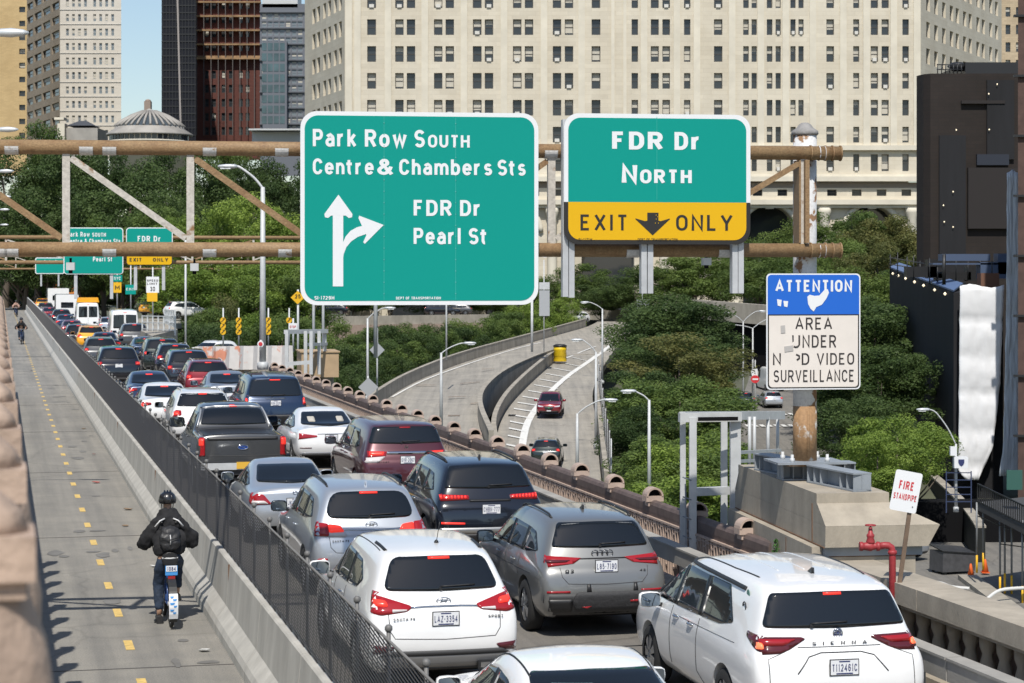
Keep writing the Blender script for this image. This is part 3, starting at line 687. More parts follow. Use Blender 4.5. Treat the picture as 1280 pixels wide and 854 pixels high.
# --- attention sign on the post
at, fx, fz = sign_at('attention_sign', 'blue and cream ATTENTION area under video surveillance sign fixed to the gantry post', 958, 342, 1075.5, 487, -.02)
W = fx(1075.5); zb, zt = fz(487), fz(342); zm = fz(393)
m = MB(m_white); m.prism([(x,0,z) for x,z in rrect(0,zb,W,zt,.06,5)], (0,.012,0)); bd = m.build('border', at)
inn = rrect(.018,zb+.018,W-.018,zt-.018,.05,5)
m = MB(m_signb); m.prism([(.018,-.003,zm),(W-.018,-.003,zm)]+[(x,-.003,z) for x,z in inn if z > zm], (0,.004,0)); f1 = m.build('blue_panel', at)
lo = [(x,z) for x,z in inn if z < zm]; lo = [(W-.018,zm),(.018,zm)]+lo[6:]+lo[:6]
m = MB(m_signk); m.prism([(x,-.002,z) for x,z in lo], (0,.003,0)); m.use(m_signcream)
cx_, cz_ = W/2, (zb+zm)/2; m.prism([(cx_+(x-cx_)*.972,-.0045,cz_+(z-cz_)*.967) for x,z in lo], (0,.004,0)); f2 = m.build('cream_panel', at)
T(at,'ATTENTION',969,1065,365,350,m_white,f1,.19,.17,-.0035)
for body, a, b_, yb, yc in (('AREA',994,1040,412,397),('NDER',1003,1045,434.5,419),('N',966,976,456,441.5),('D',1002,1011.5,456,441.5),('VIDEO',1021,1067.5,456,441.5),('SURVEILLANCE',967,1067.5,477.5,462.5)): T(at, body, a, b_, yb, yc, m_ink, f2, .13, .2, -.005)
m = MB(m_ink); m.prism(PP([(990,419),(992,419),(992,427),(990.5,428)]), (0,-.001,0)); m.tube(PP([(992,433),(994,434),(997,433.5),(999,431),(999,419)]), .013, 4); m.tube(PP([(995,443),(999,445),(999,448),(996,450)]), .013, 4); m.build('worn_stroke', f2)
m = MB(m_white); m.prism(PP([(1009,371),(1012,368.5),(1018,370),(1024,369.5),(1030,363),(1034.5,361.5),(1036,366),(1033,373),(1027,381),(1020,384),(1017,389.5),(1013,386),(1010,380)]), (0,-.004,0))
m.build('torn_sticker', f1); m = MB(m_white); m.prism(PP([(971,374),(977,375),(976,383),(972,382)]), (0,-.004,0)); m.build('torn_sticker', f1); m = MB(m_white); m.prism(PP([(979,376),(985,376.5),(984,384),(980,383)]), (0,-.004,0)); m.build('torn_sticker', f1)
m = MB(M('sticker_grey', (.42,.4,.38), .7)); m.prism(PP([(980,433),(991,431.5),(991.5,438.5),(980.5,440)]), (0,-.0075,0)); m.build('sticker', f2); m = MB(M('sticker_grey', (.42,.4,.38))); m.prism(PP([(975.5,407),(981,406.5),(981.5,416),(976,416.5)]), (0,-.0075,0)); m.build('sticker', f2)

# --- two more gantries down the bridge, with their own signs
def far_gantry(D, px_right, label, signs, zs):
    ox = XD(px_right, D); org = Vector((ox, D, 0)); w = ox+ (640-(-60))*D/FPX
    g = gantry(org, GA, -w, .6, zs[0], zs[1], .11, label, False, 3.5)
    m = MB(m_galv); m.tube([(0,.3,-.0),(0,.3,zs[1]+.4)], .12, 10); m.build('post', g)
far_gantry(126, 470, 'distant rusty sign gantry crossing the roadway behind the first one', None, (5.55, 6.98))
far_gantry(250, 330, 'farthest thin brown sign gantry crossing the roadway', None, (5.35, 6.8))
def far_sign(label, px0, py0, px1, py1, D, texts, yel=None, name='guide_sign'):
    p = PD(px0, py1, D); t = thing(name, label, 'sign', (p.x, D, 0), R(3)); k = D/FPX
    f_x = lambda px: (px-px0)*k; f_z = lambda py: HC-(py-PYH)*k
    W = f_x(px1); b = .5*k
    m = MB(m_white); m.prism([(x,0,z) for x,z in rrect(0,f_z(py1),W,f_z(py0),.2)], (0,.06,0)); m.build('border', t)
    m = MB(m_signg); b = 1.1*k; z0 = f_z(yel) if yel else f_z(py1)+b
    m.prism([(x,-.02,z) for x,z in (rrect(b,z0,W-b,f_z(py0)-b,.15))], (0,.03,0)); fc = m.build('face', t)
    par = fc
    if yel:
        m = MB(m_signk); m.prism([(x,-.006,z) for x,z in rrect(0,f_z(py1),W,f_z(yel),.15)], (0,.03,0)); m.use(m_signy); m.prism([(x,-.03,z) for x,z in rrect(b,f_z(py1)+b,W-b,f_z(yel),.15)], (0,.03,0)); par2 = m.build('exit_panel', t)
    for body, a, c, yb, yc, mt in texts: text_mesh('lettering', body, mt, f_x(a), f_x(c), f_z(yb), f_z(yc)-f_z(yb), fc if mt is m_white else par2, -.032 if mt is not m_white else -.022, .01, .19)
    m = MB(m_alu)
    for q in ((.2,.8)): m.box((W*q,.12,(f_z(py0)+f_z(py1))/2-.8),(.18,.12,f_z(py0)-f_z(py1)+1.2))
    m.build('mounting_channel', t); return t
far_sign('distant green guide sign reading Park Row South above the queue of cars', 79.5, 284.5, 153.5, 343, 122.6, [('Park Row',84,112,296,290,m_white),('SOUTH',115,132,296,291,m_white),('Centre & Chambers Sts',84,150,304.5,298.5,m_white),('FDR Dr',116,138,318,312,m_white),('Pearl St',116,140,327,321,m_white)])
far_sign('distant green and yellow exit sign for FDR Dr above the traffic', 157.5, 284.5, 215.5, 332, 123.2, [('FDR Dr',172,201,302,295,m_white),('NORTH',175,198,313,307,m_white),('EXIT',162,177,327,322.5,m_signk),('ONLY',191,210,327,322.5,m_signk)], yel=317)
far_sign('farthest small green guide sign hanging over the traffic queue', 44, 322, 80, 342.5, 244.5, [('Centre St',55,72,328.5,325,m_white)])
# ================================================================== cars
def paint(name, col, metal=0., rough=.28):
    if 'paint_'+name in MATS: return MATS['paint_'+name]
    m = M('paint_'+name, col, rough, metal, coat=1.0, var=.045, scale=1.7); return m
m_glass = M('car_glass', (.008,.010,.012), .03, spec=.75, coat=0)
m_glass_tint = M('car_side_glass', (.02,.026,.03), .03, spec=.7)
m_trim = M('car_black_trim', (.018,.018,.019), .45)
m_clad = M('car_grey_cladding', (.045,.045,.046), .6)
m_tyre = M('tyre_rubber', (.017,.017,.017), .85, bump=.2)
m_rim = M('alloy_rim', (.38,.39,.40), .3, metal=.8)
m_rimd = M('dark_alloy_rim', (.10,.10,.105), .35, metal=.7)
m_chrome = M('chrome', (.62,.63,.65), .12, metal=1.0)
m_lamp = M('tail_lamp_red', (.33,.012,.016), .12, coat=.6)
m_lampd = M('tail_lamp_dark', (.09,.012,.016), .1, coat=.6)
m_lampc = M('lamp_clear', (.6,.56,.55), .12)
m_brake = M('brake_light_lit', (.95,.045,.03), .25, emit=.55)
m_brakehot = M('brake_light_hot', (1.0,.16,.07), .25, emit=1.3)
m_head = M('headlamp_lens', (.62,.66,.7), .08)
m_plate = M('plate_white', (.74,.75,.76), .45)
m_platey = M('plate_orange', (.72,.42,.05), .45)
m_pink = M('plate_navy', (.03,.04,.13), .5)
m_gap = M('panel_gap', (.05,.05,.05), .6)
m_seatl = M('headrest_light', (.45,.42,.36), .8)

def sm_apply(me, levels, cut=None, crease=None):
    o = bpy.data.objects.new('tmp', me); COL.objects.link(o)
    md = o.modifiers.new('s', 'SUBSURF'); md.levels = levels; md.render_levels = levels
    co = None
    if cut:
        co = bpy.data.objects.new('cut', cut); COL.objects.link(co)
        b = o.modifiers.new('b', 'BOOLEAN'); b.operation = 'DIFFERENCE'; b.object = co; b.solver = 'EXACT'
    dg = bpy.context.evaluated_depsgraph_get(); dg.update()
    r = bpy.data.meshes.new_from_object(o.evaluated_get(dg))
    bpy.data.objects.remove(o)
    if co: bpy.data.objects.remove(co)
    return r

class Car:
    """A body cage of stations x rows, smoothed, with glass, lamps, trim and plates laid on its real surface."""
    def __init__(s, label, cat, mat, kind='suv', name='car', group='cars queueing in the roadway lanes', lv=2, **k):
        d = dict(Ln=4.7, W=.94, Ht=1.66, belt=1.06, wr=.66, gt=.52, gb=.16, hood=1.02, cowl=3.48, wst=2.62, deck=1.02, deckf=.85, rtop=1.55, wr_r=.36, rear_w=1.0, wheel=.36, ax=(.95, 3.72), cab=1.75, crown=.05, bulge=.06, mirror=2.95, tail=1.0)
        presets = {'suv':{}, 'sedan':dict(Ht=1.44, belt=.93, wr=.58, hood=.92, cowl=3.42, wst=2.55, wheel=.33, bulge=.05, Ln=4.7, W=.91, mirror=2.95),
          'minivan':dict(Ln=5.1, W=.99, Ht=1.74, belt=1.06, wr=.72, gt=.42, gb=.16, hood=1.05, cowl=4.25, wst=3.25, ax=(1.03,4.08), wheel=.35, mirror=3.65),
          'pickup':dict(Ln=5.85, W=1.01, Ht=1.93, belt=1.3, wr=.7, hood=1.22, cowl=4.45, wst=3.75, deck=1.36, cab=1.85, ax=(1.25,4.85), wheel=.41, mirror=4.05),
          'van':dict(Ln=5.7, W=1.0, Ht=2.25, belt=1.25, wr=.84, gt=.12, gb=.05, hood=1.15, cowl=4.95, wst=4.15, ax=(1.1,4.75), wheel=.37, mirror=4.45)}
        d.update(presets[kind]); d.update(k); s.p = d; s.kind = kind; s.mat = mat; s.label = label; s.cat = cat; s.name = name; s.group = group
        s.root = thing(name, label, cat, (0,0,0), 0, group)
        s._body(lv)
    def _body(s, lv):
        p = s.p; W, H, b, wr, Ln = p['W'], p['Ht'], p['belt'], p['wr'], p['Ln']; hd = p['hood']; cw = p['cowl']; ws = p['wst']
        S = []
        zr = lambda top, b_: [.25,.36,.58,b_-.14,b_,top]
        if s.kind in ('suv','minivan','van'):
            gb, gt = p['gb'], p['gt']
            S.append(([.14,.05,.0,.04,gb,gt], [.78*W,.87*W,.915*W,.93*W*p['tail'],.86*W,wr*.93], [.30,.42,.62,b-.12,b-.01,H-.10]))
            S.append(([.26,.18,.13,.16,gb+.13,gt+.13], [.84*W,.95*W,.975*W,.98*W*p['tail'],.92*W,wr*.985], [.26,.36,.60,b-.13,b,H-.055]))
            S.append(([.2*Ln]*5+[.22*Ln+.1], [.86*W,.97*W,1.0*W,1.0*W,.955*W,wr*1.02], zr(H-.015,b)))
            S.append(([.45*Ln]*6, [.86*W,.97*W,1.0*W,1.0*W,.955*W,wr*1.03], zr(H,b-.01)))
        elif s.kind == 'sedan':
            dk = p['deck']; df = p['deckf']; rt = p['rtop']
            S.append(([.14,.05,.0,.05,.07,.13], [.78*W,.87*W,.915*W,.92*W,.86*W,.72*W], [.28,.40,.60,dk-.14,dk-.035,dk+.0]))
            S.append(([.26,.18,.13,.17,.19,.28], [.84*W,.95*W,.975*W,.975*W,.91*W,.73*W], [.26,.36,.58,dk-.14,dk-.03,dk+.02]))
            S.append(([df]*6, [.86*W,.97*W,1.0*W,1.0*W,.95*W,.72*W], [.25,.36,.58,b-.12,b,dk+.045]))
            S.append(([rt-.1]*5+[rt], [.86*W,.97*W,1.0*W,1.0*W,.955*W,wr], zr(H-.05,b)))
            S.append(([.46*Ln]*5+[.45*Ln], [.86*W,.97*W,1.0*W,1.0*W,.955*W,wr*1.03], zr(H,b-.01)))
        else:
            dk = p['deck']; cb = p['cab']
            S.append(([.10,.03,.0,.0,.0,.03], [.84*W,.92*W,.96*W,.97*W,.96*W,.93*W], [.45,.55,.75,dk-.2,dk-.05,dk]))
            S.append(([.22,.14,.10,.10,.10,.14], [.86*W,.95*W,.985*W,.985*W,.975*W,.945*W], [.42,.5,.72,dk-.2,dk-.05,dk]))
            S.append(([cb-.12]*5+[cb-.10], [.86*W,.97*W,1.0*W,1.0*W,.975*W,.93*W], [.4,.5,.72,dk-.2,dk-.05,dk]))
            S.append(([cb]*5+[cb+.02], [.86*W,.97*W,1.0*W,1.0*W,.96*W,.86*W], [.4,.5,.72,dk-.2,b,dk+.05]))
            S.append(([cb+.12]*5+[cb+.24], [.86*W,.97*W,1.0*W,1.0*W,.955*W,wr], [.4,.5,.72,dk-.2,b,H-.05]))
            S.append(([.52*Ln]*6, [.86*W,.97*W,1.0*W,1.0*W,.955*W,wr*1.03], [.4,.5,.72,dk-.2,b,H]))
        z0 = .0 if s.kind != 'pickup' else .14
        S.append(([.60*Ln]*4+[.61*Ln, ws], [.86*W,.97*W,1.0*W,1.0*W,.955*W,wr*.98], [.25+z0,.36+z0,.58+z0,b-.16,b-.02,H-.03]))
        S.append(([.735*Ln]*4+[cw, cw], [.86*W,.97*W,1.0*W,.995*W,.95*W,.80*W], [.25+z0,.36+z0,.58+z0,hd-.18,hd-.05,hd+.02]))
        S.append(([.86*Ln]*6, [.86*W,.97*W,1.0*W,.99*W,.93*W,.78*W], [.25+z0,.36+z0,.58+z0,hd-.22,hd-.09,hd-.03]))
        S.append(([.955*Ln]*6, [.82*W,.92*W,.95*W,.94*W,.88*W,.74*W], [.26+z0,.36+z0,.56+z0,hd-.28,hd-.17,hd-.10]))
        S.append(([.965*Ln,.985*Ln,Ln,.995*Ln,.985*Ln,.975*Ln], [.74*W,.82*W,.85*W,.85*W,.80*W,.68*W], [.3+z0,.38+z0,.54+z0,hd-.32,hd-.22,hd-.15]))
        NS = len(S); fr = [-1,-.62,0,.62,1]; bm = bmesh.new(); V = {}
        def vert(i, r, c):
            if (i, r, c) in V: return V[i, r, c]
            y, w, z = S[i][0][r], S[i][1][r], S[i][2][r]; f = fr[c]; x = w*f
            if r == 5: z += p['crown']*(1-f*f)
            if i == 0: y -= p['bulge']*(1-f*f)
            if i == NS-1: y += .10*(1-f*f)
            V[i, r, c] = bm.verts.new((x, y, z)); return V[i, r, c]
        F = lambda *q: bm.faces.new([vert(*a) for a in q])
        for i in range(NS-1):
            for r in range(5):
                F((i,r,0),(i,r+1,0),(i+1,r+1,0),(i+1,r,0)); F((i,r,4),(i+1,r,4),(i+1,r+1,4),(i,r+1,4))
            for c in range(4): F((i,5,c),(i,5,c+1),(i+1,5,c+1),(i+1,5,c)); F((i,0,c),(i+1,0,c),(i+1,0,c+1),(i,0,c+1))
        for r in range(5):
            for c in range(4): F((0,r,c),(0,r,c+1),(0,r+1,c+1),(0,r+1,c)); F((NS-1,r,c),(NS-1,r+1,c),(NS-1,r+1,c+1),(NS-1,r,c+1))
        bmesh.ops.recalc_face_normals(bm, faces=bm.faces)
        cl = bm.edges.layers.float.get('crease_edge') or bm.edges.layers.float.new('crease_edge')
        def cr(a, b_, v):
            e = bm.edges.get((V[a], V[b_]));
            if e: e[cl] = v
        for c in (0, 4):
            for i in range(NS-1): cr((i,5,c),(i+1,5,c), .35); cr((i,4,c),(i+1,4,c), .28); cr((i,0,c),(i+1,0,c), .5)
            for r in range(5): cr((0,r,c),(0,r+1,c), .25)
        for c in range(4):
            cr((0,5,c),(0,5,c+1), .65 if s.kind != 'sedan' else .5)
            cr((0,4,c),(0,4,c+1), .35); cr((0,2,c),(0,2,c+1), .35)
            if s.kind == 'pickup': cr((3,5,c),(3,5,c+1), .6); cr((0,5,c),(0,5,c+1), .9); cr((0,4,c),(0,4,c+1), .5)
        me = bpy.data.meshes.new('cage'); bm.to_mesh(me); bm.free()
        cm = MB(); cm.use(m_black); rad = p['wheel']+.055
        for ya in p['ax']:
            cm.tube([(-2,ya,p['wheel']),(-(W-.32),ya,p['wheel'])], rad, 28); cm.tube([((W-.32),ya,p['wheel']),(2,ya,p['wheel'])], rad, 28)
        cut = cm.mesh('cut')
        full = sm_apply(me, lv)
        b2 = bmesh.new(); b2.from_mesh(full); s.bvh = BVHTree.FromBMesh(b2); b2.free()
        body = sm_apply(me, lv, cut)
        body.materials.clear(); body.materials.append(s.mat); body.materials.append(m_black)
        for f in body.polygons:
            c = f.center; blk = c.z < .2+z0 or abs(c.x) < W-.25 and c.z < .5 and f.normal.z < -.5
            for ya in p['ax']:
                if math.hypot(c.y-ya, c.z-p['wheel']) < rad*.985: blk = True
            f.material_index = 1 if blk else 0; f.use_smooth = True
        for f in full.vertices: pass
        o = bpy.data.objects.new('body', body); COL.objects.link(o); o.parent = s.root; s.body = o
        try:
            body.set_sharp_from_angle(angle=R(48))
        except Exception: pass
    # ------------------------------------------------ surface tools
    DIR = {'rear':((0,1),2,Vector((0,1,0))), }
    def hit(s, axis, a, b):
        if axis == 'rear': o, d = Vector((a,-4,b)), Vector((0,1,0))
        elif axis == 'front': o, d = Vector((a,12,b)), Vector((0,-1,0))
        elif axis == 'left': o, d = Vector((-4,a,b)), Vector((1,0,0))
        elif axis == 'right': o, d = Vector((4,a,b)), Vector((-1,0,0))
        else: o, d = Vector((a,b,5)), Vector((0,0,-1))
        h = s.bvh.ray_cast(o, d); return (h[0], h[1]) if h[0] is not None else (None, None)
    def patch(s, name, axis, poly, mat, off=.004, res=.07, parent=None, depth=.012, face=.30):
        me = bpy.data.meshes.new(name); bm = bmesh.new()
        f = bm.faces.new([bm.verts.new((a, b, 0)) for a, b in poly])
        xs = [q[0] for q in poly]; ys = [q[1] for q in poly]
        for lo, hi, nrm in ((min(xs), max(xs), (1,0,0)), (min(ys), max(ys), (0,1,0))):
            n = int((hi-lo)/res)
            for i in range(1, n+1):
                c = lo+(hi-lo)*i/(n+1)
                bmesh.ops.bisect_plane(bm, geom=list(bm.verts)+list(bm.edges)+list(bm.faces), dist=1e-5, plane_co=Vector(nrm)*c, plane_no=nrm)
        bmesh.ops.triangulate(bm, faces=list(bm.faces))
        dead = []; dirv = {'rear':Vector((0,1,0)),'front':Vector((0,-1,0)),'left':Vector((1,0,0)),'right':Vector((-1,0,0)),'top':Vector((0,0,-1))}[axis]
        for v in bm.verts:
            p, n = s.hit(axis, v.co.x, v.co.y)
            if p is None or n.dot(dirv) > -face: dead.append(v)
            else: v.co = p+n*off
        if dead: bmesh.ops.delete(bm, geom=dead, context='VERTS')
        be = [e for e in bm.edges if e.is_boundary]
        r = bmesh.ops.extrude_edge_only(bm, edges=be)
        for v in [g for g in r['geom'] if isinstance(g, bmesh.types.BMVert)]: v.co += dirv*(off+depth)
        bmesh.ops.recalc_face_normals(bm, faces=bm.faces)
        nf = 0
        for f in bm.faces: f.smooth = len(f.verts) == 3
        bm.to_mesh(me); bm.free()
        # outward normals
        me.materials.append(mat)
        if len(me.polygons) == 0: bpy.data.meshes.remove(me); return None
        if me.polygons[0].normal.dot(dirv) > 0: me.flip_normals()
        o = bpy.data.objects.new(name, me); COL.objects.link(o); o.parent = parent or s.root; return o
    def both(s, name, axis, poly, mat, **k):
        s.patch(name, axis, poly, mat, **k)
        if axis in ('left',): s.patch(name, 'right', poly, mat, **k)
        else: s.patch(name, axis, [(-a, b) for a, b in poly], mat, **k)
    def line(s, axis, pts, w=.010, mat=None, name='panel_gap', parent=None, off=.0025):
        m = MB(mat or m_gap); P = []
        for (a, b), (c, d) in zip(pts, pts[1:]):
            n = max(1, int(math.hypot(c-a, d-b)/.05))
            P += [(lerp(a,c,i/n), lerp(b,d,i/n)) for i in range(n)]
        P.append(pts[-1]); Q = []
        for a, b in P:
            h, n = s.hit(axis, a, b)
            if h is not None: Q.append(h+n*off*.2)
        if len(Q) > 1: m.tube(Q, w/2, 4); return m.build(name, parent or s.body)
    def place(s, t, L, yaw=0.):
        s.root.location = RD(t, L, 0); s.root.rotation_euler = (0,0,TH+R(yaw)); return s
    # ------------------------------------------------ equipment
    def rear_glass(s, z0, z1, w0, w1, r=.07, mat=None):
        s.gz0, s.gz1 = z0, z1
        return s.patch('rear_window', 'rear', rnd([(-w0,z0),(0,z0-.015),(w0,z0),(w1,z1),(0,z1+.012),(-w1,z1)], r), mat or m_glass, face=.04, off=.007, res=.05)
    def sides(s, panes, mat=None):
        for poly in panes: s.both('side_window', 'left', rnd(poly, .05), mat or m_glass_tint, off=.006)
        for A, B in zip(panes, panes[1:]):
            ya = max(q[0] for q in A); yb = min(q[0] for q in B); za = [q[1] for q in A if ya-q[0] < .15]; zb = [q[1] for q in B if q[0]-yb < .15]
            s.both('pillar', 'left', [(ya-.06,min(za)),(yb+.06,min(zb)),(yb+.06,max(zb)),(ya-.06,max(za))], m_trim, off=.003)
    def windshield(s):
        p = s.p; W = p['W']; s.patch('windscreen', 'front', rnd([(-.78*W,p['hood']+.06),(.78*W,p['hood']+.06),(p['wr']*.93,p['Ht']-.10),(-p['wr']*.93,p['Ht']-.10)], .08), m_glass, res=.12, face=.04)
    def wheels(s, rim=None, ns=5, tyre=True):
        p = s.p; r = p['wheel']; W = p['W']; proto = None
        for ya in p['ax']:
            for sg in (-1, 1):
                if proto is None:
                    m = MB(m_tyre); ry = Matrix.Rotation(R(90),3,'Y'); t = .22
                    m.lathe([(r*.66,-t/2),(r*.93,-t/2+.005),(r*.985,-t/2+.03),(r,-t/4),(r,t/4),(r*.985,t/2-.03),(r*.93,t/2-.005),(r*.66,t/2),(r*.62,t/2-.05)], (0,0,0), 28, ry, caps=False)
                    m.use(m_black); m.lathe([(.001,.03),(r*.66,.03)], (0,0,0), 20, ry, caps=False); m.lathe([(.001,-.03),(r*.66,-.03)], (0,0,0), 20, ry, caps=False)
                    w = m.build('wheel', s.root); m = MB(rim or m_rim)
                    for side in (1,-1):
                        x = side*(t/2-.018)
                        m.lathe([(r*.60,x-.03*side),(r*.68,x),(r*.62,x+.006*side)], (0,0,0), 28, ry, caps=False)
                        for q in range(ns):
                            a = 2*math.pi*q/ns
                            for da in (-.14,.14): m.bar((x,.05*math.cos(a),.05*math.sin(a)), (x-.006*side,r*.64*math.cos(a+da),r*.64*math.sin(a+da)), .05, .03, up=(1,0,0))
                        m.lathe([(.001,x+.012*side),(.05,x+.008*side),(.06,x-.02*side)], (0,0,0), 12, ry, caps=False)
                    m.build('rim', w); proto = w
                    w.location = (sg*(W-.115), ya, r)
                else:
                    c = copy_tree(proto, s.root); c.location = (sg*(W-.115), ya, r)
    def mirrors(s, y=None, z=None, mat=None, size=1., pod=False):
        p = s.p; y = y or p['mirror']; z = z or p['belt']+.05
        for sg in (-1, 1):
            m = MB(mat or s.mat); x = sg*(p['W']+.11); a, h, d = .125*size, .085*size, .085
            N = 12; rings = [(-.0,.88),( .02,1.0),(.07,.97),(.12,.78),(.15,.4)]
            base = len(m.v)
            for yy, k in rings:
                for q in range(N):
                    an = 2*math.pi*q/N; cx, sx = math.cos(an), math.sin(an); e = .55
                    m.v.append(Vector((x+sg*0+a*k*math.copysign(abs(cx)**e, cx), y+yy, z+h*k*math.copysign(abs(sx)**e, sx))))
            m.smooth = True
            for i in range(len(rings)-1):
                for q in range(N): m.face((base+i*N+q, base+i*N+(q+1)%N, base+(i+1)*N+(q+1)%N, base+(i+1)*N+q))
            m.smooth = False
            m.face([base+4*N+q for q in range(N)])
            m.use(m_trim); m.face([base+q for q in range(N)][::-1]); m.bar((x-sg*.08,y+.06,z-.05),(x-sg*.2,y+.08,z-.09),.05,.05)
            o = m.build('mirror', s.root)
            g = MB(M('mirror_glass', (.30,.36,.42), .03, metal=1.)); g.prism([(x+a*.85*u, y-.004, z+h*.82*v) for u, v in rrect(-1,-1,1,1,.35,3)], (0,.003,0)); g.build('mirror_glass', o)
    def rails(s, y0, y1, mat=None, inset=.09, lift=.03, r=.016):
        for sg in (-1, 1):
            m = MB(mat or m_trim); P = []
            for i in range(13):
                y = lerp(y0, y1, i/12.); h, n = s.hit('top', sg*(s.p['wr']-inset), y)
                if h is not None: P.append(h+Vector((0,0,lift if 0 < i < 12 else 0)))
            m.tube(P, r, 6); m.build('roof_rail', s.root)
    def plate(s, z, text, mat=None, ink=None, x=0., w=.305, lift=.012, sub=None, frame=True):
        h, n = s.hit('rear', x, z); y = min(s.hit('rear', x, z+.07)[0].y, s.hit('rear', x, z-.07)[0].y, h.y)-lift
        m = MB(m_trim)
        if frame: m.box((x, y+.004, z), (w+.022, .008, .174))
        m.use(mat or m_plate); m.box((x, y-.002, z), (w, .006, .152)); pl = m.build('licence_plate', s.root)
        if text: text_mesh('plate_number', text, ink or m_pink, x-w*.45, x+w*.45, z-.042, .078, pl, y-.0055, .0015, .16, .25)
        m = MB(m_pink); m.box((x, y-.0055, z-.064), (w*.6,.002,.014)); m.box((x,y-.0055,z+.062),(w*.4,.002,.014)); m.build('plate_band', pl)
        return pl
    def handle(s, pts, mat=None):
        for sg, ax in ((-1,'left'),(1,'right')):
            for y, z in pts:
                h, n = s.hit(ax, y, z)
                if h is None: continue
                m = MB(mat or s.mat); m.tube([h+Vector((0,-.10,0)), h+Vector((sg*.028,-.06,0)), h+Vector((sg*.03,.06,0)), h+Vector((0,.10,0))], .014, 6); m.build('door_handle', s.root)
    def fin(s, y, mat=None):
        h, n = s.hit('top', 0, y); m = MB(mat or s.mat); b = len(m.v)
        m.prism([h+Vector((-.02,-.07,-.01)), h+Vector((-.006,-.05,.065)), h+Vector((-.004,.03,.03)), h+Vector((-.012,.11,-.01))], (.012,0,0))
        m.v = [Vector(v) for v in m.v]; m.prism([h+Vector((.002,-.07,-.01)), h+Vector((.002,-.055,.06)), h+Vector((.002,.03,.028)), h+Vector((.002,.11,-.01))], (.02,0,0)); m.build('antenna', s.root)
    def wiper(s, z, x0=-.1, x1=.42):
        m = MB(m_trim); P = [s.hit('rear', lerp(x0,x1,i/5.), z+.012*i/5.) for i in range(6)]
        m.tube([h+n*.02 for h, n in P], .011, 5); h, n = s.hit('rear', x0, z-.02); m.lathe([(.025,0),(.02,.03)], h+n*.0, 8, Matrix.Rotation(R(90),3,'X')); m.build('wiper', s.root)
    def oval(s, z, rx, rz, mat=None, tube=.007, x=0., off=.01):
        h, n = s.hit('rear', x, z); m = MB(mat or m_chrome)
        m.tube([(x+rx*math.cos(R(a)), h.y-off, z+rz*math.sin(R(a))) for a in range(0,360,18)], tube, 5, close=True); return m, h.y-off
    def script(s, text, x0, x1, z, h, mat=None, axis='rear', st=.17, gp=.25):
        hh, n = s.hit('rear', (x0+x1)/2, z); y = min(s.hit('rear', x0, z)[0].y, s.hit('rear', x1, z)[0].y, hh.y)
        return text_mesh('lettering', text, mat or m_chrome, x0, x1, z, h, s.root, y-.004, .003, st, gp)
def put(car, px, y, z, back, yaw=0., dL=0.):
    """stand a car in its lane: its roof edge (height z, back metres ahead of the bumper) shows at photo pixel px, y"""
    P = PZ(px, y, z); L = P.x*CT+P.y*ST; t = -P.x*ST+P.y*CT
    car.place(t-back, L+dL, yaw); return car
def hi_brake(c, x=.14, mat=None, dz=.03):
    z = c.gz1; c.patch('high_brake_light', 'rear', [(-x,z-dz),(x,z-dz),(x,z),(-x,z)], mat or m_brake, off=.012)
p_white = paint('white', (.80,.80,.79)); p_silver = paint('silver', (.50,.53,.57), .55, .32); p_grey = paint('grey', (.22,.222,.215), .45, .32)
p_black = paint('black', (.008,.010,.016), .0, .16); p_maroon = paint('maroon', (.085,.018,.026), .3, .3); p_blue = paint('navy', (.014,.032,.075), .35, .25)
p_dgrey = paint('graphite', (.075,.077,.08), .4, .3); p_red = paint('red', (.22,.012,.02), .3, .25); p_taxi = paint('taxi_yellow', (.80,.36,.012))
p_dblue = paint('dark_blue', (.02,.038,.09), .3, .25); p_green = paint('dark_green', (.02,.03,.028), .3, .25); p_dsilver = paint('dull_silver', (.30,.32,.35), .5, .35)
def suv_sides(b, H, y0=.55, y1=3.1, d=.0):
    return [[(y0+.05,b+.10),(y0+.62,b+.035),(y0+.72,b+.04),(y0+.72,H-.20),(y0+.42,H-.225)], [(y0+.80,b+.03),(y0+1.55,b+.02),(y0+1.55,H-.175),(y0+.80,H-.19)], [(y0+1.63,b+.02),(y1+.45,b+.0),(y1+.28,b+.12),(y0+2.05,H-.19),(y0+1.63,H-.175)]]
def sed_sides(b, H, y0=1.02):
    return [[(y0+.1,b+.09),(y0+.42,b+.03),(y0+.55,b+.03),(y0+1.15,b+.025),(y0+1.15,H-.16),(y0+.82,H-.185)], [(y0+1.23,b+.02),(y0+2.25,b+.0),(y0+2.1,b+.10),(y0+1.72,H-.20),(y0+1.23,H-.155)]]

# ---- white minivan, nearest
c = Car('white minivan with roof fin and three small roof stripes, nearest car by the stone parapet', 'minivan', p_white, 'minivan', Ln=5.05, W=1.0, Ht=1.70, wr=.74, belt=1.05, mirror=3.5, cowl=4.1, wst=3.1, ax=(1.03,3.98))
c.rear_glass(1.25, 1.59, .80, .665, .06); hi_brake(c, .10, dz=.028)
c.sides([[(.95,1.20),(1.35,1.13),(2.0,1.11),(2.0,1.56),(1.35,1.555)], [(2.08,1.11),(3.0,1.09),(3.0,1.555),(2.08,1.555)], [(3.08,1.09),(3.9,1.07),(3.76,1.17),(3.34,1.50),(3.08,1.545)]])
c.line('left', [(.9,1.57),(1.35,1.585),(2.05,1.597),(3.05,1.60),(3.4,1.54),(3.95,1.11)], .06, m_trim, 'rain_visor'); c.line('right', [(.9,1.57),(2.05,1.597),(3.05,1.60),(3.4,1.54),(3.95,1.11)], .06, m_trim, 'rain_visor')
c.windshield(); c.wheels(ns=7)
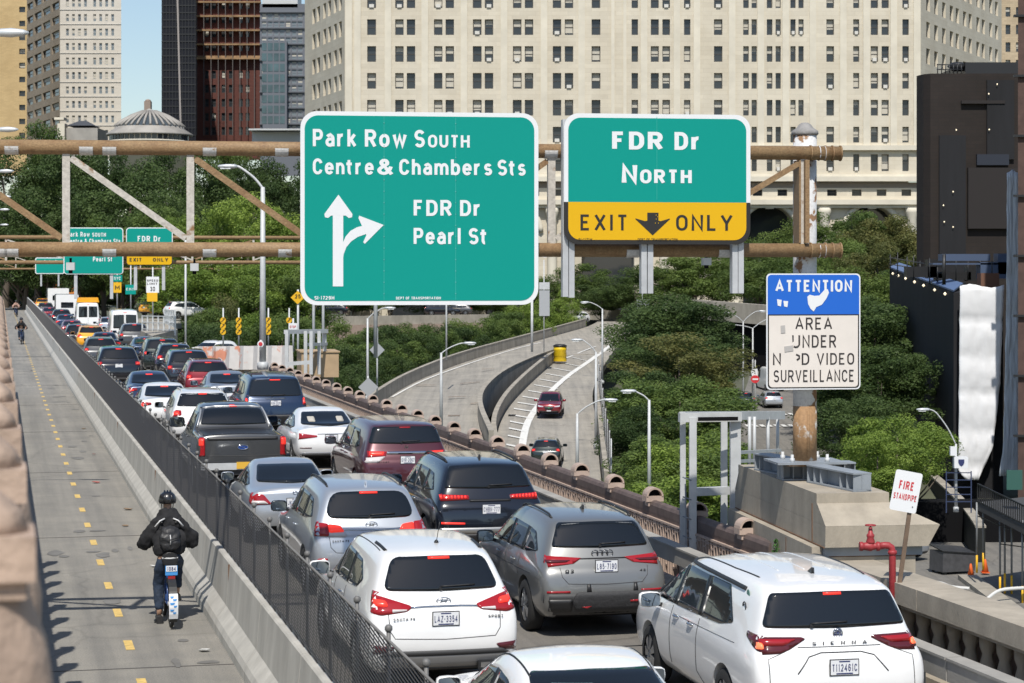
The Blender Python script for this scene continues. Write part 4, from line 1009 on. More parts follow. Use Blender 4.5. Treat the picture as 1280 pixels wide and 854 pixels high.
for sg in (-1, 1):
    f = lambda P: [(sg*a, b) for a, b in P]
    c.patch('tail_lamp', 'rear', rnd(f([(-.985,1.165),(-.40,1.155),(-.36,1.135),(-.55,1.035),(-.66,1.0),(-.985,.985)]), .03), m_lampd, off=.006)
    c.patch('tail_lamp_lens', 'rear', rnd(f([(-.97,1.14),(-.46,1.135),(-.60,1.07),(-.97,1.07)]), .03), m_lamp, off=.011)
    c.patch('brake_light', 'rear', rnd(f([(-.90,1.10),(-.82,1.10),(-.82,1.04),(-.90,1.04)]), .02), m_brakehot, off=.014)
    c.patch('tail_lamp', 'left' if sg < 0 else 'right', rnd([(.06,1.16),(.52,1.19),(.50,1.14),(.16,1.02),(.02,.98)], .03), m_lampd, off=.006)
    c.patch('lamp_trail', 'rear', rnd(f([(-.995,1.0),(-.90,1.0),(-.945,.72),(-.955,.5),(-.995,.5)]), .03), m_trim, off=.005)
m, y = c.oval(1.185, .052, .052); m.use(m_pink); m.lathe([(.046,0),(.046,.006)], (0,y+.004,1.185), 20, Matrix.Rotation(R(90),3,'X')); m.use(m_chrome)
m.tube([(.022*math.cos(R(a)), y-.004, 1.185+.042*math.sin(R(a))) for a in range(0,360,20)], .005, 5, close=True); m.tube([(.046*math.cos(R(a)), y-.004, 1.195+.016*math.sin(R(a))) for a in range(0,360,20)], .005, 5, close=True); m.build('emblem', c.root)
c.script('SIENNA', -.30, .31, 1.075, .035, M('badge_dark', (.12,.12,.13), .3, metal=.8), gp=1.0)
c.plate(.86, 'T112461C'); c.wiper(1.28, -.28, .12); c.fin(1.0, m_trim); c.mirrors(3.5, 1.08, size=1.1)
c.line('rear', [(-.50,.80),(-.36,.965),(-.22,1.0),(.22,1.0),(.36,.965),(.50,.80)], .016, m_trim, 'plate_recess')
c.line('rear', [(-.80,.46),(-.80,.95),(-.6,1.02)], .01); c.line('rear', [(.80,.46),(.80,.95),(.6,1.02)], .01); c.line('rear', [(-.46,1.055),(.46,1.055)], .012)
for ax in ('left','right'):
    c.line(ax, [(2.03,1.08),(2.02,.5),(1.75,.36)], .012); c.line(ax, [(3.1,1.07),(3.08,.4)], .012); c.line(ax, [(.75,1.02),(3.02,.985)], .007)
for sg in (-1,1): c.line('top', [(sg*.60,.95),(sg*.655,1.6),(sg*.67,3.0)], .022, m_trim, 'roof_seam')
for x in (-.3,0,.3): c.line('top', [(x,1.2),(x,2.9)], .012, p_white, 'roof_rib')
c.handle([(2.28,.98),(2.86,.98)], m_chrome)
m = MB(M('sticker_green', (.12,.26,.22), .6)); h, n = c.hit('left', .80, 1.53); m.lathe([(.05,0),(.05,.006)], h, 14, Matrix.Rotation(R(-90),3,'Y')); m.use(m_trim)
h, n = c.hit('left', .78, 1.40); m.tube([h+Vector((-.005,.05*math.cos(R(a)),.05*math.sin(R(a)))) for a in range(0,270,20)], .008, 4); m.build('sticker', c.root)
c.patch('bumper_trim', 'rear', rnd([(-.80,.30),(.80,.30),(.86,.44),(-.86,.44)], .05), m_clad)
put(c, 1034, 737, 1.605, .45, -1.3)
# ---- white sedan, cut by the frame
c = Car('white sedan seen from above in the lane beside the fence, nearest of all', 'sedan', p_white, 'sedan', Ln=4.75, W=.92, Ht=1.45, wr=.62)
c.rear_glass(1.085, 1.375, .68, .575, .05); c.sides(sed_sides(.93,1.45)); c.windshield(); c.wheels(); c.mirrors(2.95, 1.02, m_trim if 0 else None)
c.both('tail_lamp', 'rear', rnd([(-.90,.92),(-.42,.90),(-.46,.82),(-.9,.78)], .04), m_lamp)
for sg in (-1,1): c.line('top', [(sg*.58,1.5),(sg*.60,2.5),(sg*.70,3.25)], .022, m_trim, 'roof_seam')
put(c, 738, 834, 1.395, 1.57)
c.patch('shelf_reflection_patch', 'rear', rnd([(-.46,1.26),(-.05,1.26),(-.05,1.30),(-.44,1.305)], .02), M('shelf_reflection', (.12,.17,.18), .2), off=.011, face=.04)  # shelf reflection painted as a patch on the rear glass
# ---- white SUV with oval badge
c = Car('white SUV with swept back red tail lamps beside the chain link fence', 'SUV', p_white, 'suv', Ln=4.7, W=.94, Ht=1.69, wr=.67, belt=1.10, gt=.50)
c.rear_glass(1.235, 1.60, .70, .56, .10); hi_brake(c, .13); c.windshield(); c.wheels(ns=5)
c.sides([[(.95,1.28),(1.15,1.17),(1.75,1.14),(1.75,1.50),(1.35,1.475)], [(1.83,1.14),(2.55,1.13),(2.55,1.52),(1.83,1.505)], [(2.63,1.13),(3.5,1.12),(3.3,1.22),(2.95,1.47),(2.63,1.52)]])
for sg in (-1, 1):
    f = lambda P: [(sg*a, b) for a, b in P]
    c.patch('tail_lamp', 'rear', rnd(f([(-.925,1.225),(-.70,1.17),(-.40,1.075),(-.385,1.05),(-.45,1.01),(-.76,.975),(-.86,1.0)]), .03), m_lamp, off=.007)
    c.patch('brake_light', 'rear', rnd(f([(-.84,1.15),(-.68,1.13),(-.66,1.06),(-.80,1.07)]), .03), m_brake, off=.012)
    c.patch('reverse_light', 'rear', rnd(f([(-.62,1.035),(-.44,1.03),(-.46,1.015),(-.62,1.0)]), .01), m_lampc, off=.013)
    c.patch('tail_lamp', 'left' if sg < 0 else 'right', rnd([(.02,1.20),(.40,1.235),(.30,1.13),(.12,.99)], .03), m_lamp, off=.007)
    c.patch('reflector', 'rear', rnd(f([(-.90,.64),(-.60,.62),(-.66,.55),(-.86,.53)]), .03), m_lampd, off=.006)
c.line('rear', [(-.40,1.05),(-.2,1.058),(.2,1.058),(.40,1.05)], .03, m_chrome, 'chrome_strip')
m, y = c.oval(1.115, .085, .042); [m.bar((x0,y,1.085),(x0+.03,y,1.145),.012,.01,up=(0,1,0)) for x0 in (-.045,.015)]; m.bar((-.03,y,1.108),(.03,y,1.122),.01,.01,up=(0,1,0)); m.build('emblem', c.root)
c.plate(.93, 'LAZ-3354'); c.wiper(1.265, -.02, .40)
c.script('SANTA FE', -.62, -.36, .92, .028, m_trim); c.script('SPORT', .52, .70, .92, .03, m_trim)
c.line('rear', [(-.67,.99),(-.66,.80),(-.60,.71),(0,.69),(.60,.71),(.66,.80),(.67,.99)], .01)
c.patch('bumper_trim', 'rear', rnd([(-.66,.36),(.66,.36),(.74,.50),(.70,.53),(-.70,.53),(-.74,.50)], .04), M('bumper_grey_metal', (.30,.30,.30), .4, metal=.4), off=.007)
c.patch('bumper_trim', 'rear', rnd([(-.80,.50),(.80,.50),(.68,.565),(-.68,.565)], .03), m_clad, off=.010)
c.patch('bumper_trim', 'rear', rnd([(-.85,.27),(.85,.27),(.85,.36),(-.85,.36)], .03), m_trim)
m = MB(m_trim); m.box((.52,.03,.37),(.26,.1,.10)); m.use(m_chrome); m.box((.52,.02,.37),(.20,.1,.06)); m.build('exhaust_tip', c.root)
for sg in (-1,1): c.line('top', [(sg*.58,.75),(sg*.60,1.3)], .05, m_trim, 'rail_socket'); c.line('top', [(sg*.63,.85),(sg*.655,2.4)], .016, m_gap, 'roof_seam')
h, n = c.hit('top', .08, .95); m = MB(m_trim); m.lathe([(.03,0),(.025,.02),(.012,.035)], h, 8); m.tube([h, h+Vector((.03,-.06,.26))], .005, 5); m.build('antenna', c.root)
c.handle([(2.0,1.0),(2.85,1.0)], m_chrome); c.mirrors(3.0, 1.16, size=1.1)
for ax in ('left','right'): c.line(ax, [(1.79,1.1),(1.75,.6),(1.5,.42)], .012); c.line(ax, [(2.6,1.1),(2.58,.42)], .012)
put(c, 546, 693, 1.615, .52)
# ---- grey SUV with four ring badge
c = Car('grey SUV with a black padded cover strapped over its rear bumper', 'SUV', p_grey, 'suv', Ln=4.5, W=.925, Ht=1.61, wr=.655, belt=1.03, gt=.46, ax=(.92,3.60), wheel=.36, cowl=3.35, wst=2.5, mirror=2.85)
c.rear_glass(1.225, 1.535, .69, .56, .05); c.windshield(); c.wheels(ns=5); c.sides(suv_sides(1.05,1.60,.5,2.95))
for sg in (-1, 1):
    f = lambda P: [(sg*a, b) for a, b in P]
    c.patch('tail_lamp', 'rear', rnd(f([(-.915,1.135),(-.80,1.12),(-.30,1.085),(-.42,1.015),(-.70,.985),(-.90,.955)]), .02), m_lamp, off=.008)
    c.patch('lamp_inner', 'rear', rnd(f([(-.80,1.065),(-.45,1.06),(-.52,1.03),(-.78,1.02)]), .02), m_lampd, off=.013)
    c.patch('tail_lamp', 'left' if sg < 0 else 'right', rnd([(.02,1.13),(.30,1.125),(.22,1.03),(.03,.96)], .02), m_lamp, off=.008)
    c.patch('reflector', 'rear', f([(-.88,.665),(-.50,.665),(-.50,.635),(-.88,.635)]), m_lamp, off=.007)
    c.patch('bumper_vent', 'rear', rnd(f([(-.80,.55),(-.46,.55),(-.46,.37),(-.74,.37)]), .03), m_trim, off=.008)
c.line('rear', [(-.33,1.075),(.33,1.075)], .022, m_trim, 'dark_strip')
h, n = c.hit('rear', 0, 1.135); m = MB(M('badge_dark_ring', (.16,.16,.17), .2, metal=.9)); [m.tube([(x+.045*math.cos(R(a)), h.y-.012, 1.14+.045*math.sin(R(a))) for a in range(0,360,20)], .007, 5, close=True) for x in (-.105,-.035,.035,.105)]; m.build('emblem', c.root)
c.plate(.985, 'L85-7190', x=.02); c.wiper(1.255, -.02, .35); c.fin(1.25, m_trim); c.rails(.75, 2.5, m_trim)
c.script('Q3', -.56, -.44, .90, .05, m_trim); c.script('45', .50, .58, .90, .03, m_trim)
c.line('rear', [(-.62,.97),(-.60,.85),(-.52,.76),(0,.745),(.52,.76),(.60,.85),(.62,.97)], .01)
c.patch('bumper_cladding', 'rear', rnd([(-.90,.32),(.90,.32),(.92,.62),(-.92,.62)], .04), m_clad, off=.004)
cv = c.patch('bumper_cover', 'rear', rnd([(-.42,.645),(.66,.645),(.70,.50),(.62,.40),(-.40,.385),(-.47,.50)], .06), M('padded_cover', (.035,.035,.037), .7, bump=.6, bscale=14), off=.03, depth=.03)
for z in (.43,.475,.52,.565,.61): c.line('rear', [(-.43,z),(.1,z-.006),(.64,z)], .014, m_trim, 'quilt_seam', c.root, 12.)
for x in (-.24,.42): c.patch('strap', 'rear', [(x-.035,.63),(x+.035,.63),(x+.02,.75),(x-.02,.75)], m_trim, off=.02)
for P in ([(.34,.53),(.66,.545),(.66,.51),(.34,.505)], [(-.34,.455),(-.20,.465),(-.26,.43)], [(.52,.45),(.62,.46),(.62,.42)]): c.patch('red_tape', 'rear', P, m_lamp, off=.036)
for ax in ('left','right'): c.line(ax, [(1.3,1.02),(1.28,.75)], .012); c.line(ax, [(2.1,1.0),(2.08,.4)], .012); c.line(ax, [(.6,.84),(2.9,.82)], .012)
c.handle([(1.6,.92),(2.5,.92)]); c.mirrors(2.85, 1.09, m_trim, 1.05); put(c, 745, 652, 1.54, .48)
# ---- silver SUV
c = Car('silver SUV with split red and clear tail lamps behind the white SUV', 'SUV', p_silver, 'suv', Ln=4.9, W=.945, Ht=1.70, wr=.67, belt=1.10, gt=.50)
c.rear_glass(1.235, 1.61, .70, .57, .16); hi_brake(c, .14); c.windshield(); c.wheels(); c.sides(suv_sides(1.12,1.69,.6,3.05))
for sg in (-1, 1):
    f = lambda P: [(sg*a, b) for a, b in P]
    c.patch('tail_lamp', 'rear', rnd(f([(-.93,1.18),(-.47,1.13),(-.38,.99),(-.42,.965),(-.90,.985)]), .03), m_lampc, off=.006)
    c.patch('tail_lamp_lens', 'rear', rnd(f([(-.93,1.18),(-.66,1.165),(-.66,.985),(-.9,.985)]), .03), m_lamp, off=.010)
    c.patch('brake_light', 'rear', rnd(f([(-.66,1.155),(-.48,1.13),(-.42,1.04),(-.66,1.03)]), .03), m_brake, off=.012)
    c.patch('tail_lamp', 'left' if sg < 0 else 'right', rnd([(.02,1.17),(.34,1.19),(.26,1.07),(.04,.99)], .03), m_lamp, off=.007)
    c.patch('reflector', 'rear', rnd(f([(-.84,.66),(-.68,.66),(-.76,.5),(-.86,.5)]), .03), m_lamp, off=.006)
c.line('rear', [(-.46,1.075),(0,1.06),(.46,1.075)], .03, m_chrome, 'chrome_strip')
m, y = c.oval(1.135, .09, .045); [m.bar((x0,y,1.10),(x0+.03,y,1.165),.012,.01,up=(0,1,0)) for x0 in (-.045,.015)]; m.bar((-.03,y,1.126),(.03,y,1.14),.01,.01,up=(0,1,0)); m.build('emblem', c.root)
c.plate(.95, 'LLF-7188'); c.wiper(1.27, -.02, .38); c.fin(.75, p_silver); c.rails(.8, 2.7, m_trim); c.script('SANTA FE', -.62, -.36, .90, .03, m_trim)
c.line('rear', [(-.66,.97),(-.64,.82),(-.56,.74),(0,.72),(.56,.74),(.64,.82),(.66,.97)], .01); c.patch('bumper_trim', 'rear', rnd([(-.85,.3),(.85,.3),(.85,.44),(-.85,.44)], .04), m_clad)
c.handle([(1.9,.98),(2.8,.98)]); c.mirrors(2.98, 1.15, m_trim if 0 else p_black, 1.1); put(c, 459, 612.5, 1.63, .52)
# ---- black SUV with dotted lamps
c = Car('black SUV with a thin dotted light band and polished bumper strip', 'SUV', p_black, 'suv', Ln=5.0, W=.98, Ht=1.74, wr=.70, belt=1.13, gt=.46, ax=(1.0,3.98), wheel=.38, cowl=3.75, wst=2.8, mirror=3.15)
c.rear_glass(1.31, 1.665, .76, .63, .05); c.windshield(); c.wheels(m_rimd); c.sides(suv_sides(1.15,1.73,.6,3.3))
for sg in (-1, 1):
    f = lambda P: [(sg*a, b) for a, b in P]
    c.patch('tail_lamp', 'rear', rnd(f([(-.95,1.23),(-.80,1.205),(-.36,1.19),(-.36,1.12),(-.86,1.10),(-.94,1.10)]), .02), m_lamp, off=.008)
    for i in range(9): c.patch('brake_light', 'rear', [(sg*(-.90+.058*i),1.135),(sg*(-.90+.058*i+.03),1.135),(sg*(-.90+.058*i+.03),1.195-.002*i),(sg*(-.90+.058*i),1.20-.002*i)], m_brake, off=.014)
    c.patch('tail_lamp', 'left' if sg < 0 else 'right', rnd([(.02,1.22),(.26,1.22),(.20,1.12),(.03,1.10)], .02), m_lamp, off=.008)
    c.patch('reflector', 'rear', f([(-.86,.76),(-.46,.745),(-.46,.715),(-.86,.725)]), m_brake, off=.008)
c.line('rear', [(-.36,1.10),(.36,1.10)], .05, m_trim, 'dark_strip'); c.plate(.965, 'CHBN-777', frame=False); c.wiper(1.34, .0, .42); c.fin(1.0, m_trim); c.rails(.8, 2.9, m_trim, r=.02)
c.patch('bumper_strip', 'rear', rnd([(-.82,.56),(.82,.56),(.90,.66),(-.90,.66)], .04), m_chrome if 0 else M('satin_strip', (.42,.42,.41), .3, metal=.7), off=.006); c.patch('bumper_trim', 'rear', rnd([(-.86,.34),(.86,.34),(.86,.55),(-.86,.55)], .04), m_trim)
m = MB(m_galv); m.box((0,.0,.42),(.10,.12,.06)); m.build('tow_hitch', c.root); c.handle([(1.9,1.0),(2.8,1.0)], m_chrome); c.mirrors(3.2, 1.2, p_black, 1.15); put(c, 606, 581, 1.675, .5)
# ---- silver sedan with spoiler
c = Car('small silver sedan with a boot spoiler and rounded red lamps, behind the pickup', 'sedan', p_silver, 'sedan', Ln=4.3, W=.85, Ht=1.44, wr=.56, belt=.97, deck=1.02, deckf=.62, rtop=1.35, cowl=3.2, wst=2.3, ax=(.82,3.37), wheel=.31, mirror=2.62)
c.rear_glass(1.12, 1.38, .62, .53, .05); c.sides([[(a-.12,z) for a,z in q] for q in sed_sides(.97,1.44,.95)]); c.windshield(); c.wheels(); c.mirrors(2.62, 1.06)
for sg in (-1, 1):
    f = lambda P: [(sg*a, b) for a, b in P]
    c.patch('tail_lamp', 'rear', rnd(f([(-.82,.98),(-.58,.96),(-.42,.77),(-.80,.76)]), .05), m_brake if 0 else m_lamp, off=.008); c.patch('reverse_light', 'rear', rnd(f([(-.78,.84),(-.56,.84),(-.48,.78),(-.78,.78)]), .03), m_lampc, off=.012)
    c.patch('tail_lamp', 'left' if sg < 0 else 'right', rnd([(.02,.97),(.26,.98),(.20,.80),(.04,.76)], .04), m_lamp, off=.008)
m = MB(p_silver); m.prism([(-.46,.10,.925),(-.42,.05,.955),(.42,.05,.955),(.46,.10,.925),(.42,.2,.99),(-.42,.2,.99)], (0,.0,.03)); m.build('spoiler', c.root)
m, y = c.oval(.975, .04, .03, x=0); m.build('emblem', c.root); c.plate(.80, 'JKT-4821'); put(c, 357, 579.5, 1.39, 1.37)
# ---- maroon minivan
c = Car('maroon minivan with a chrome tailgate bar in the lane by the guard rail', 'minivan', p_maroon, 'minivan', Ln=5.15, W=1.0, Ht=1.75, wr=.73)
c.rear_glass(1.32, 1.66, .80, .68, .06); hi_brake(c, .12, m_lamp); c.sides([[(.95,1.22),(1.35,1.15),(2.0,1.13),(2.0,1.56),(1.35,1.555)], [(2.08,1.13),(3.05,1.11),(3.05,1.575),(2.08,1.565)], [(3.13,1.11),(4.05,1.09),(3.9,1.19),(3.48,1.53),(3.13,1.57)]]); c.windshield(); c.wheels()
for sg in (-1, 1):
    f = lambda P: [(sg*a, b) for a, b in P]
    c.patch('tail_lamp', 'rear', rnd(f([(-.98,1.17),(-.42,1.15),(-.46,1.05),(-.96,1.02)]), .03), m_brake if 0 else m_lamp, off=.008); c.patch('brake_light', 'rear', rnd(f([(-.8,1.15),(-.48,1.14),(-.52,1.07),(-.8,1.07)]), .02), m_brake, off=.012); c.patch('reverse_light', 'rear', rnd(f([(-.96,1.02),(-.46,1.05),(-.62,.93),(-.9,.92)]), .03), m_lampc, off=.008)
c.patch('chrome_bar', 'rear', rnd([(-.43,1.09),(.43,1.09),(.43,1.15),(-.43,1.15)], .02), m_chrome, off=.008); m = MB(m_chrome); h, n = c.hit('rear',0,1.24); m.box((-.03,h.y-.01,1.24),(.014,.012,.09)); m.box((.03,h.y-.01,1.24),(.014,.012,.09)); m.box((0,h.y-.01,1.24),(.06,.012,.014)); m.build('emblem', c.root)
c.plate(.98, 'GVR-2067'); c.wiper(1.35, -.1, .3); c.script('ODYSSEY', -.66, -.40, .93, .03, m_chrome); c.patch('bumper_trim', 'rear', rnd([(-.85,.3),(.85,.3),(.85,.42),(-.85,.42)], .04), m_clad); c.mirrors(3.7, 1.14, size=1.1); c.handle([(2.3,.98),(2.85,.98)]); put(c, 505, 531, 1.70, .45)
# ---- grey pickup
c = Car('dark grey pickup truck with a blue oval badge on its closed tailgate', 'pickup truck', p_dgrey, 'pickup', name='pickup_truck')
c.rear_glass(1.50, 1.84, .76, .64, .05); c.gz1 = 1.905; hi_brake(c, .12, m_brake, .035); c.windshield(); c.wheels()
c.line('rear', [(-.84,1.44),(-.78,1.62),(-.70,1.85),(-.4,1.885),(.4,1.885),(.70,1.85),(.78,1.62),(.84,1.44)], .05, m_chrome if 0 else M('satin_surround', (.45,.46,.47), .35, metal=.5), 'window_surround')
c.sides([[(2.2,1.36),(3.0,1.35),(3.0,1.76),(2.35,1.76)], [(3.08,1.35),(4.3,1.32),(4.15,1.44),(3.75,1.74),(3.08,1.76)]])
for sg in (-1, 1): c.patch('tail_lamp', 'rear', rnd([(sg*-.97,1.34),(sg*-.83,1.34),(sg*-.83,.93),(sg*-.97,.93)], .03), m_lamp, off=.010, res=.04); c.patch('brake_light', 'rear', rnd([(sg*-.955,1.31),(sg*-.86,1.31),(sg*-.86,1.16),(sg*-.955,1.16)], .02), m_brake, off=.014)
c.line('rear', [(-.82,1.33),(-.82,.93),(.82,.93),(.82,1.33)], .014); c.patch('tailgate_step', 'rear', rnd([(-.78,1.275),(.78,1.275),(.78,1.345),(-.78,1.345)], .02), m_trim, off=.006)
m, y = c.oval(1.12, .115, .05, tube=.008); m.use(M('badge_blue', (.02,.06,.25), .25)); b = [(0+.11*math.cos(R(a)), y+.002, 1.12+.046*math.sin(R(a))) for a in range(0,360,18)]; m.prism(b, (0,.006,0)); m.use(m_chrome); text_mesh('x', 'ford', m_chrome, -.07, .07, 1.10, .045, None, y-.002, .002, .12, obj=False, mb=m) if 0 else m.tube([(-.06,y-.003,1.11),(-.03,y-.003,1.135),(.0,y-.003,1.11),(.03,y-.003,1.125),(.06,y-.003,1.115)], .005, 4); m.build('emblem', c.root)
m = MB(m_galv); m.box((0,-.06,.72),(1.86,.22,.17)); m.use(m_trim); m.box((0,-.075,.80),(1.8,.2,.012)); m.use(m_clad); m.box((0,.0,.58),(1.8,.2,.12)); m.build('rear_bumper', c.root)
pl = MB(m_platey); pl.box((0.0,-.178,.73),(.305,.008,.152)); pl.build('licence_plate', c.root)
c.patch('bed_cover', 'top', rnd([(-.80,.10),(.80,.10),(.80,1.68),(-.80,1.68)], .04), m_trim, off=.004, res=.2)
c.mirrors(4.05, 1.42, m_trim, 1.5); c.handle([(3.2,1.2),(2.5,1.2)]); put(c, 303, 544, 1.38, .05)
# ---- white luxury sedan
c = Car('white sedan with light headrests and narrow lamps beside the pickup', 'sedan', p_white, 'sedan', Ln=4.7, W=.91, Ht=1.44, wr=.59)
c.rear_glass(1.09, 1.365, .66, .55, .05); c.sides(sed_sides(.93,1.44)); c.windshield(); c.wheels(); c.mirrors(2.95, 1.02, p_black)
for sg in (-1, 1): c.patch('tail_lamp', 'rear', rnd([(sg*-.88,.93),(sg*-.36,.86),(sg*-.36,.82),(sg*-.86,.76)], .03), m_lamp, off=.008); c.patch('headrest_view', 'rear', rnd([(sg*-.46,1.14),(sg*-.28,1.14),(sg*-.28,1.26),(sg*-.46,1.26)], .03), m_seatl, off=.011, face=.04); c.patch('reflector', 'rear', [(sg*-.8,.56),(sg*-.5,.56),(sg*-.5,.535),(sg*-.8,.535)], m_lampd)
c.plate(.80, 'KDN-5511'); c.line('rear', [(-.35,.895),(.35,.895)], .02, m_chrome, 'chrome_strip'); c.patch('bumper_trim', 'rear', rnd([(-.75,.28),(.75,.28),(.8,.40),(-.8,.40)], .05), m_trim); c.line('rear', [(-.82,.38),(-.7,.42),(.7,.42),(.82,.38)], .02, m_chrome, 'chrome_strip'); put(c, 403, 514, 1.375, 1.57)
# ---- navy large SUV
c = Car('navy blue large SUV with tall narrow lamps on the outer lane', 'SUV', p_blue, 'suv', Ln=5.1, W=.99, Ht=1.87, wr=.74, belt=1.2, gt=.30, ax=(1.1,4.1), wheel=.40, cowl=3.85, wst=2.95, mirror=3.3, hood=1.15)
c.rear_glass(1.26, 1.75, .80, .70, .08); hi_brake(c, .16); c.sides(suv_sides(1.22,1.86,.6,3.35)); c.windshield(); c.wheels()
for sg in (-1, 1): c.patch('tail_lamp', 'rear', rnd([(sg*-.95,1.30),(sg*-.82,1.28),(sg*-.82,.98),(sg*-.95,.98)], .03), m_lamp, off=.009); c.patch('brake_light', 'rear', rnd([(sg*-.94,1.2),(sg*-.84,1.2),(sg*-.84,1.03),(sg*-.94,1.03)], .03), m_brake, off=.013)
c.plate(1.05, 'HSM-3329'); c.line('rear', [(-.3,1.19),(.3,1.19)], .05, m_chrome, 'chrome_strip'); c.wiper(1.28, -.1, .3); c.rails(.6, 3.0, m_trim); c.patch('bumper_trim', 'rear', rnd([(-.92,.36),(.92,.36),(.95,.70),(-.95,.70)], .05), m_trim); c.mirrors(3.3, 1.28, size=1.2); put(c, 343, 473, 1.78, .34)
navy_suv = c
# ---- prototypes for the rest of the queue
def simple(kind, label, cat, mat, lampshape, ps, **k):
    c = Car(label, cat, mat, kind, **k); p = c.p; H = p['Ht']
    if kind == 'sedan': c.rear_glass(p['deck']+.075, H-.075, .66, .55, .05); c.sides(sed_sides(.93, H))
    elif kind == 'van':
        for sg in (-1,1): c.patch('rear_window', 'rear', rnd([(sg*.06,p['belt']+.12),(sg*.74,p['belt']+.12),(sg*.72,H-.32),(sg*.06,H-.30)], .06), m_glass)
        c.gz1 = H-.14; c.line('rear', [(0,.5),(0,H-.15)], .014); c.sides([[(3.4,p['belt']+.1),(4.6,p['belt']+.02),(4.5,p['belt']+.2),(4.1,H-.4),(3.4,H-.36)]])
    else: c.rear_glass(p['belt']+.15, H-.07, .74, .60, .06); c.sides(suv_sides(p['belt']+.02, H, .55, p['mirror']+.05))
    hi_brake(c, .12); c.windshield(); c.wheels(); c.both('tail_lamp', 'rear', rnd(lampshape, .03), m_lamp, off=.009)
    xs = [q[0] for q in lampshape]; zs = [q[1] for q in lampshape]; cx, cz = sum(xs)/len(xs), sum(zs)/len(zs)
    c.both('brake_light', 'rear', [(cx+(x-cx)*.5, cz+(z-cz)*.5) for x, z in lampshape], m_brake, off=.013)
    c.plate(ps, '', frame=False); c.mirrors(size=1.1); c.patch('bumper_trim', 'rear', rnd([(-.82,.3),(.82,.3),(.84,.46),(-.84,.46)], .04), m_clad)
    return c
def recolor(root, mat, tm=None):
    for ch in root.children:
        nm = ch.name.split('.')[0]
        if nm in ('body', 'mirror') and ch.data.materials:
            ch.material_slots[0].link = 'OBJECT'; ch.material_slots[0].material = mat
        if nm == 'licence_plate' and tm: ch.material_slots[0].link = 'OBJECT'; ch.material_slots[0].material = tm
class Cp:                    # a copied car that can be placed the same way
    def __init__(s, c, mat, label, cat=None, tm=None):
        s.root = copy_tree(c.root); s.root['label'] = label; s.root['category'] = cat or c.cat; recolor(s.root, mat, tm)
    def place(s, t, L, yaw=0.): s.root.location = RD(t, L, 0); s.root.rotation_euler = (0,0,TH+R(yaw))
sL = [(-.90,1.12),(-.62,1.10),(-.62,.96),(-.90,.92)]
cross = simple('suv', 'compact white SUV half hidden behind the dark grey pickup', 'SUV', p_white, sL, .92, Ht=1.62, Ln=4.45, wr=.65, ax=(.9,3.6), cowl=3.3, wst=2.5, mirror=2.85)
cross.rails(.8, 2.4, m_galv); put(cross, 253, 492, 1.55, .5)
sed = simple('sedan', 'white sedan with hooked red lamps next to the fence, behind the compact white SUV', 'sedan', p_white, [(-.90,.97),(-.5,.93),(-.5,.86),(-.74,.84),(-.80,.72),(-.90,.72)], .72)
put(sed, 205, 482, 1.38, 1.57)
big = simple('suv', 'black SUV with an orange plate beside the fence', 'SUV', p_black, [(-.93,1.16),(-.70,1.14),(-.70,1.0),(-.93,.98)], .98, Ht=1.76, Ln=4.95, W=.98, wr=.70, belt=1.13, mirror=3.15, cowl=3.7, wst=2.8, ax=(1.0,3.9))
put(big, 148, 436, 1.69, .5); recolor(big.root, p_black, m_platey)
for (pr, mat, px, y, z, back, lab, *tm) in [
  (sed, p_dsilver, 283, 467, 1.38, 1.57, 'dull silver sedan with lit brake lamps behind the navy SUV'),
  (sed, p_dblue, 186, 467, 1.38, 1.57, 'dark blue sedan in front of the white sedan by the fence'),
  (cross, p_red, 260, 453, 1.55, .5, 'dark red SUV with glowing lamps in the outer lane'),
  (big, p_black, 236, 440, 1.69, .5, 'black SUV just ahead of the dark red one'),
  (cross, p_black, 219, 432, 1.55, .5, 'black SUV two cars ahead of the dark red one'),
  (big, p_green, 203, 425, 1.69, .5, 'dark green SUV in the outer lane ahead of two black ones'),
  (sed, p_blue, 182, 423, 1.38, 1.57, 'navy sedan right behind the grey SUV with a yellow plate'),
  (cross, p_dgrey, 126, 424, 1.55, .5, 'graphite SUV right ahead of the black SUV with an orange plate'),
  (big, p_dgrey, 168, 406, 1.69, .5, 'grey SUV with a yellowish plate in front of the white shuttle van', m_platey),
  (cross, p_taxi, 114, 409, 1.55, .5, 'yellow taxi in the lane by the fence'),
  (cross, p_black, 98, 407, 1.55, .5, 'black SUV directly ahead of the yellow taxi'),
  (sed, p_red, 90, 401.5, 1.38, 1.57, 'dark red sedan, two ahead of the yellow taxi'),
  (sed, p_dblue, 82, 394, 1.38, 1.57, 'dark blue sedan, three ahead of the yellow taxi'),
  (cross, p_black, 77, 388, 1.55, .5, 'black SUV far up the fence lane beside the box van'),
  (sed, p_red, 62, 385, 1.38, 1.57, 'small red sedan far up the fence lane'),
  (cross, p_dgrey, 57, 379.5, 1.55, .5, 'dark SUV far up the fence lane, behind the last taxi'),
  (cross, p_taxi, 53, 374, 1.55, .5, 'tiny yellow taxi at the far head of the fence lane'),
  (sed, p_black, 131, 417, 1.38, 1.57, 'black sedan half hidden between the taxi and the shuttle van'),
  (sed, p_silver, 136, 397.5, 1.38, 1.57, 'silver sedan left of the white shuttle van'),
  ]:
    n = Cp(pr, mat, lab, 'taxi' if mat is p_taxi else None, tm[0] if tm else None); put(n, px, y, z, back)
van = simple('van', 'white high roof shuttle van in the outer lane', 'van', p_white, [(-.95,1.25),(-.82,1.25),(-.82,.85),(-.95,.85)], .85, Ht=2.55, W=1.0, name='shuttle_van')
put(van, 156, 388.5, 2.5, .15)
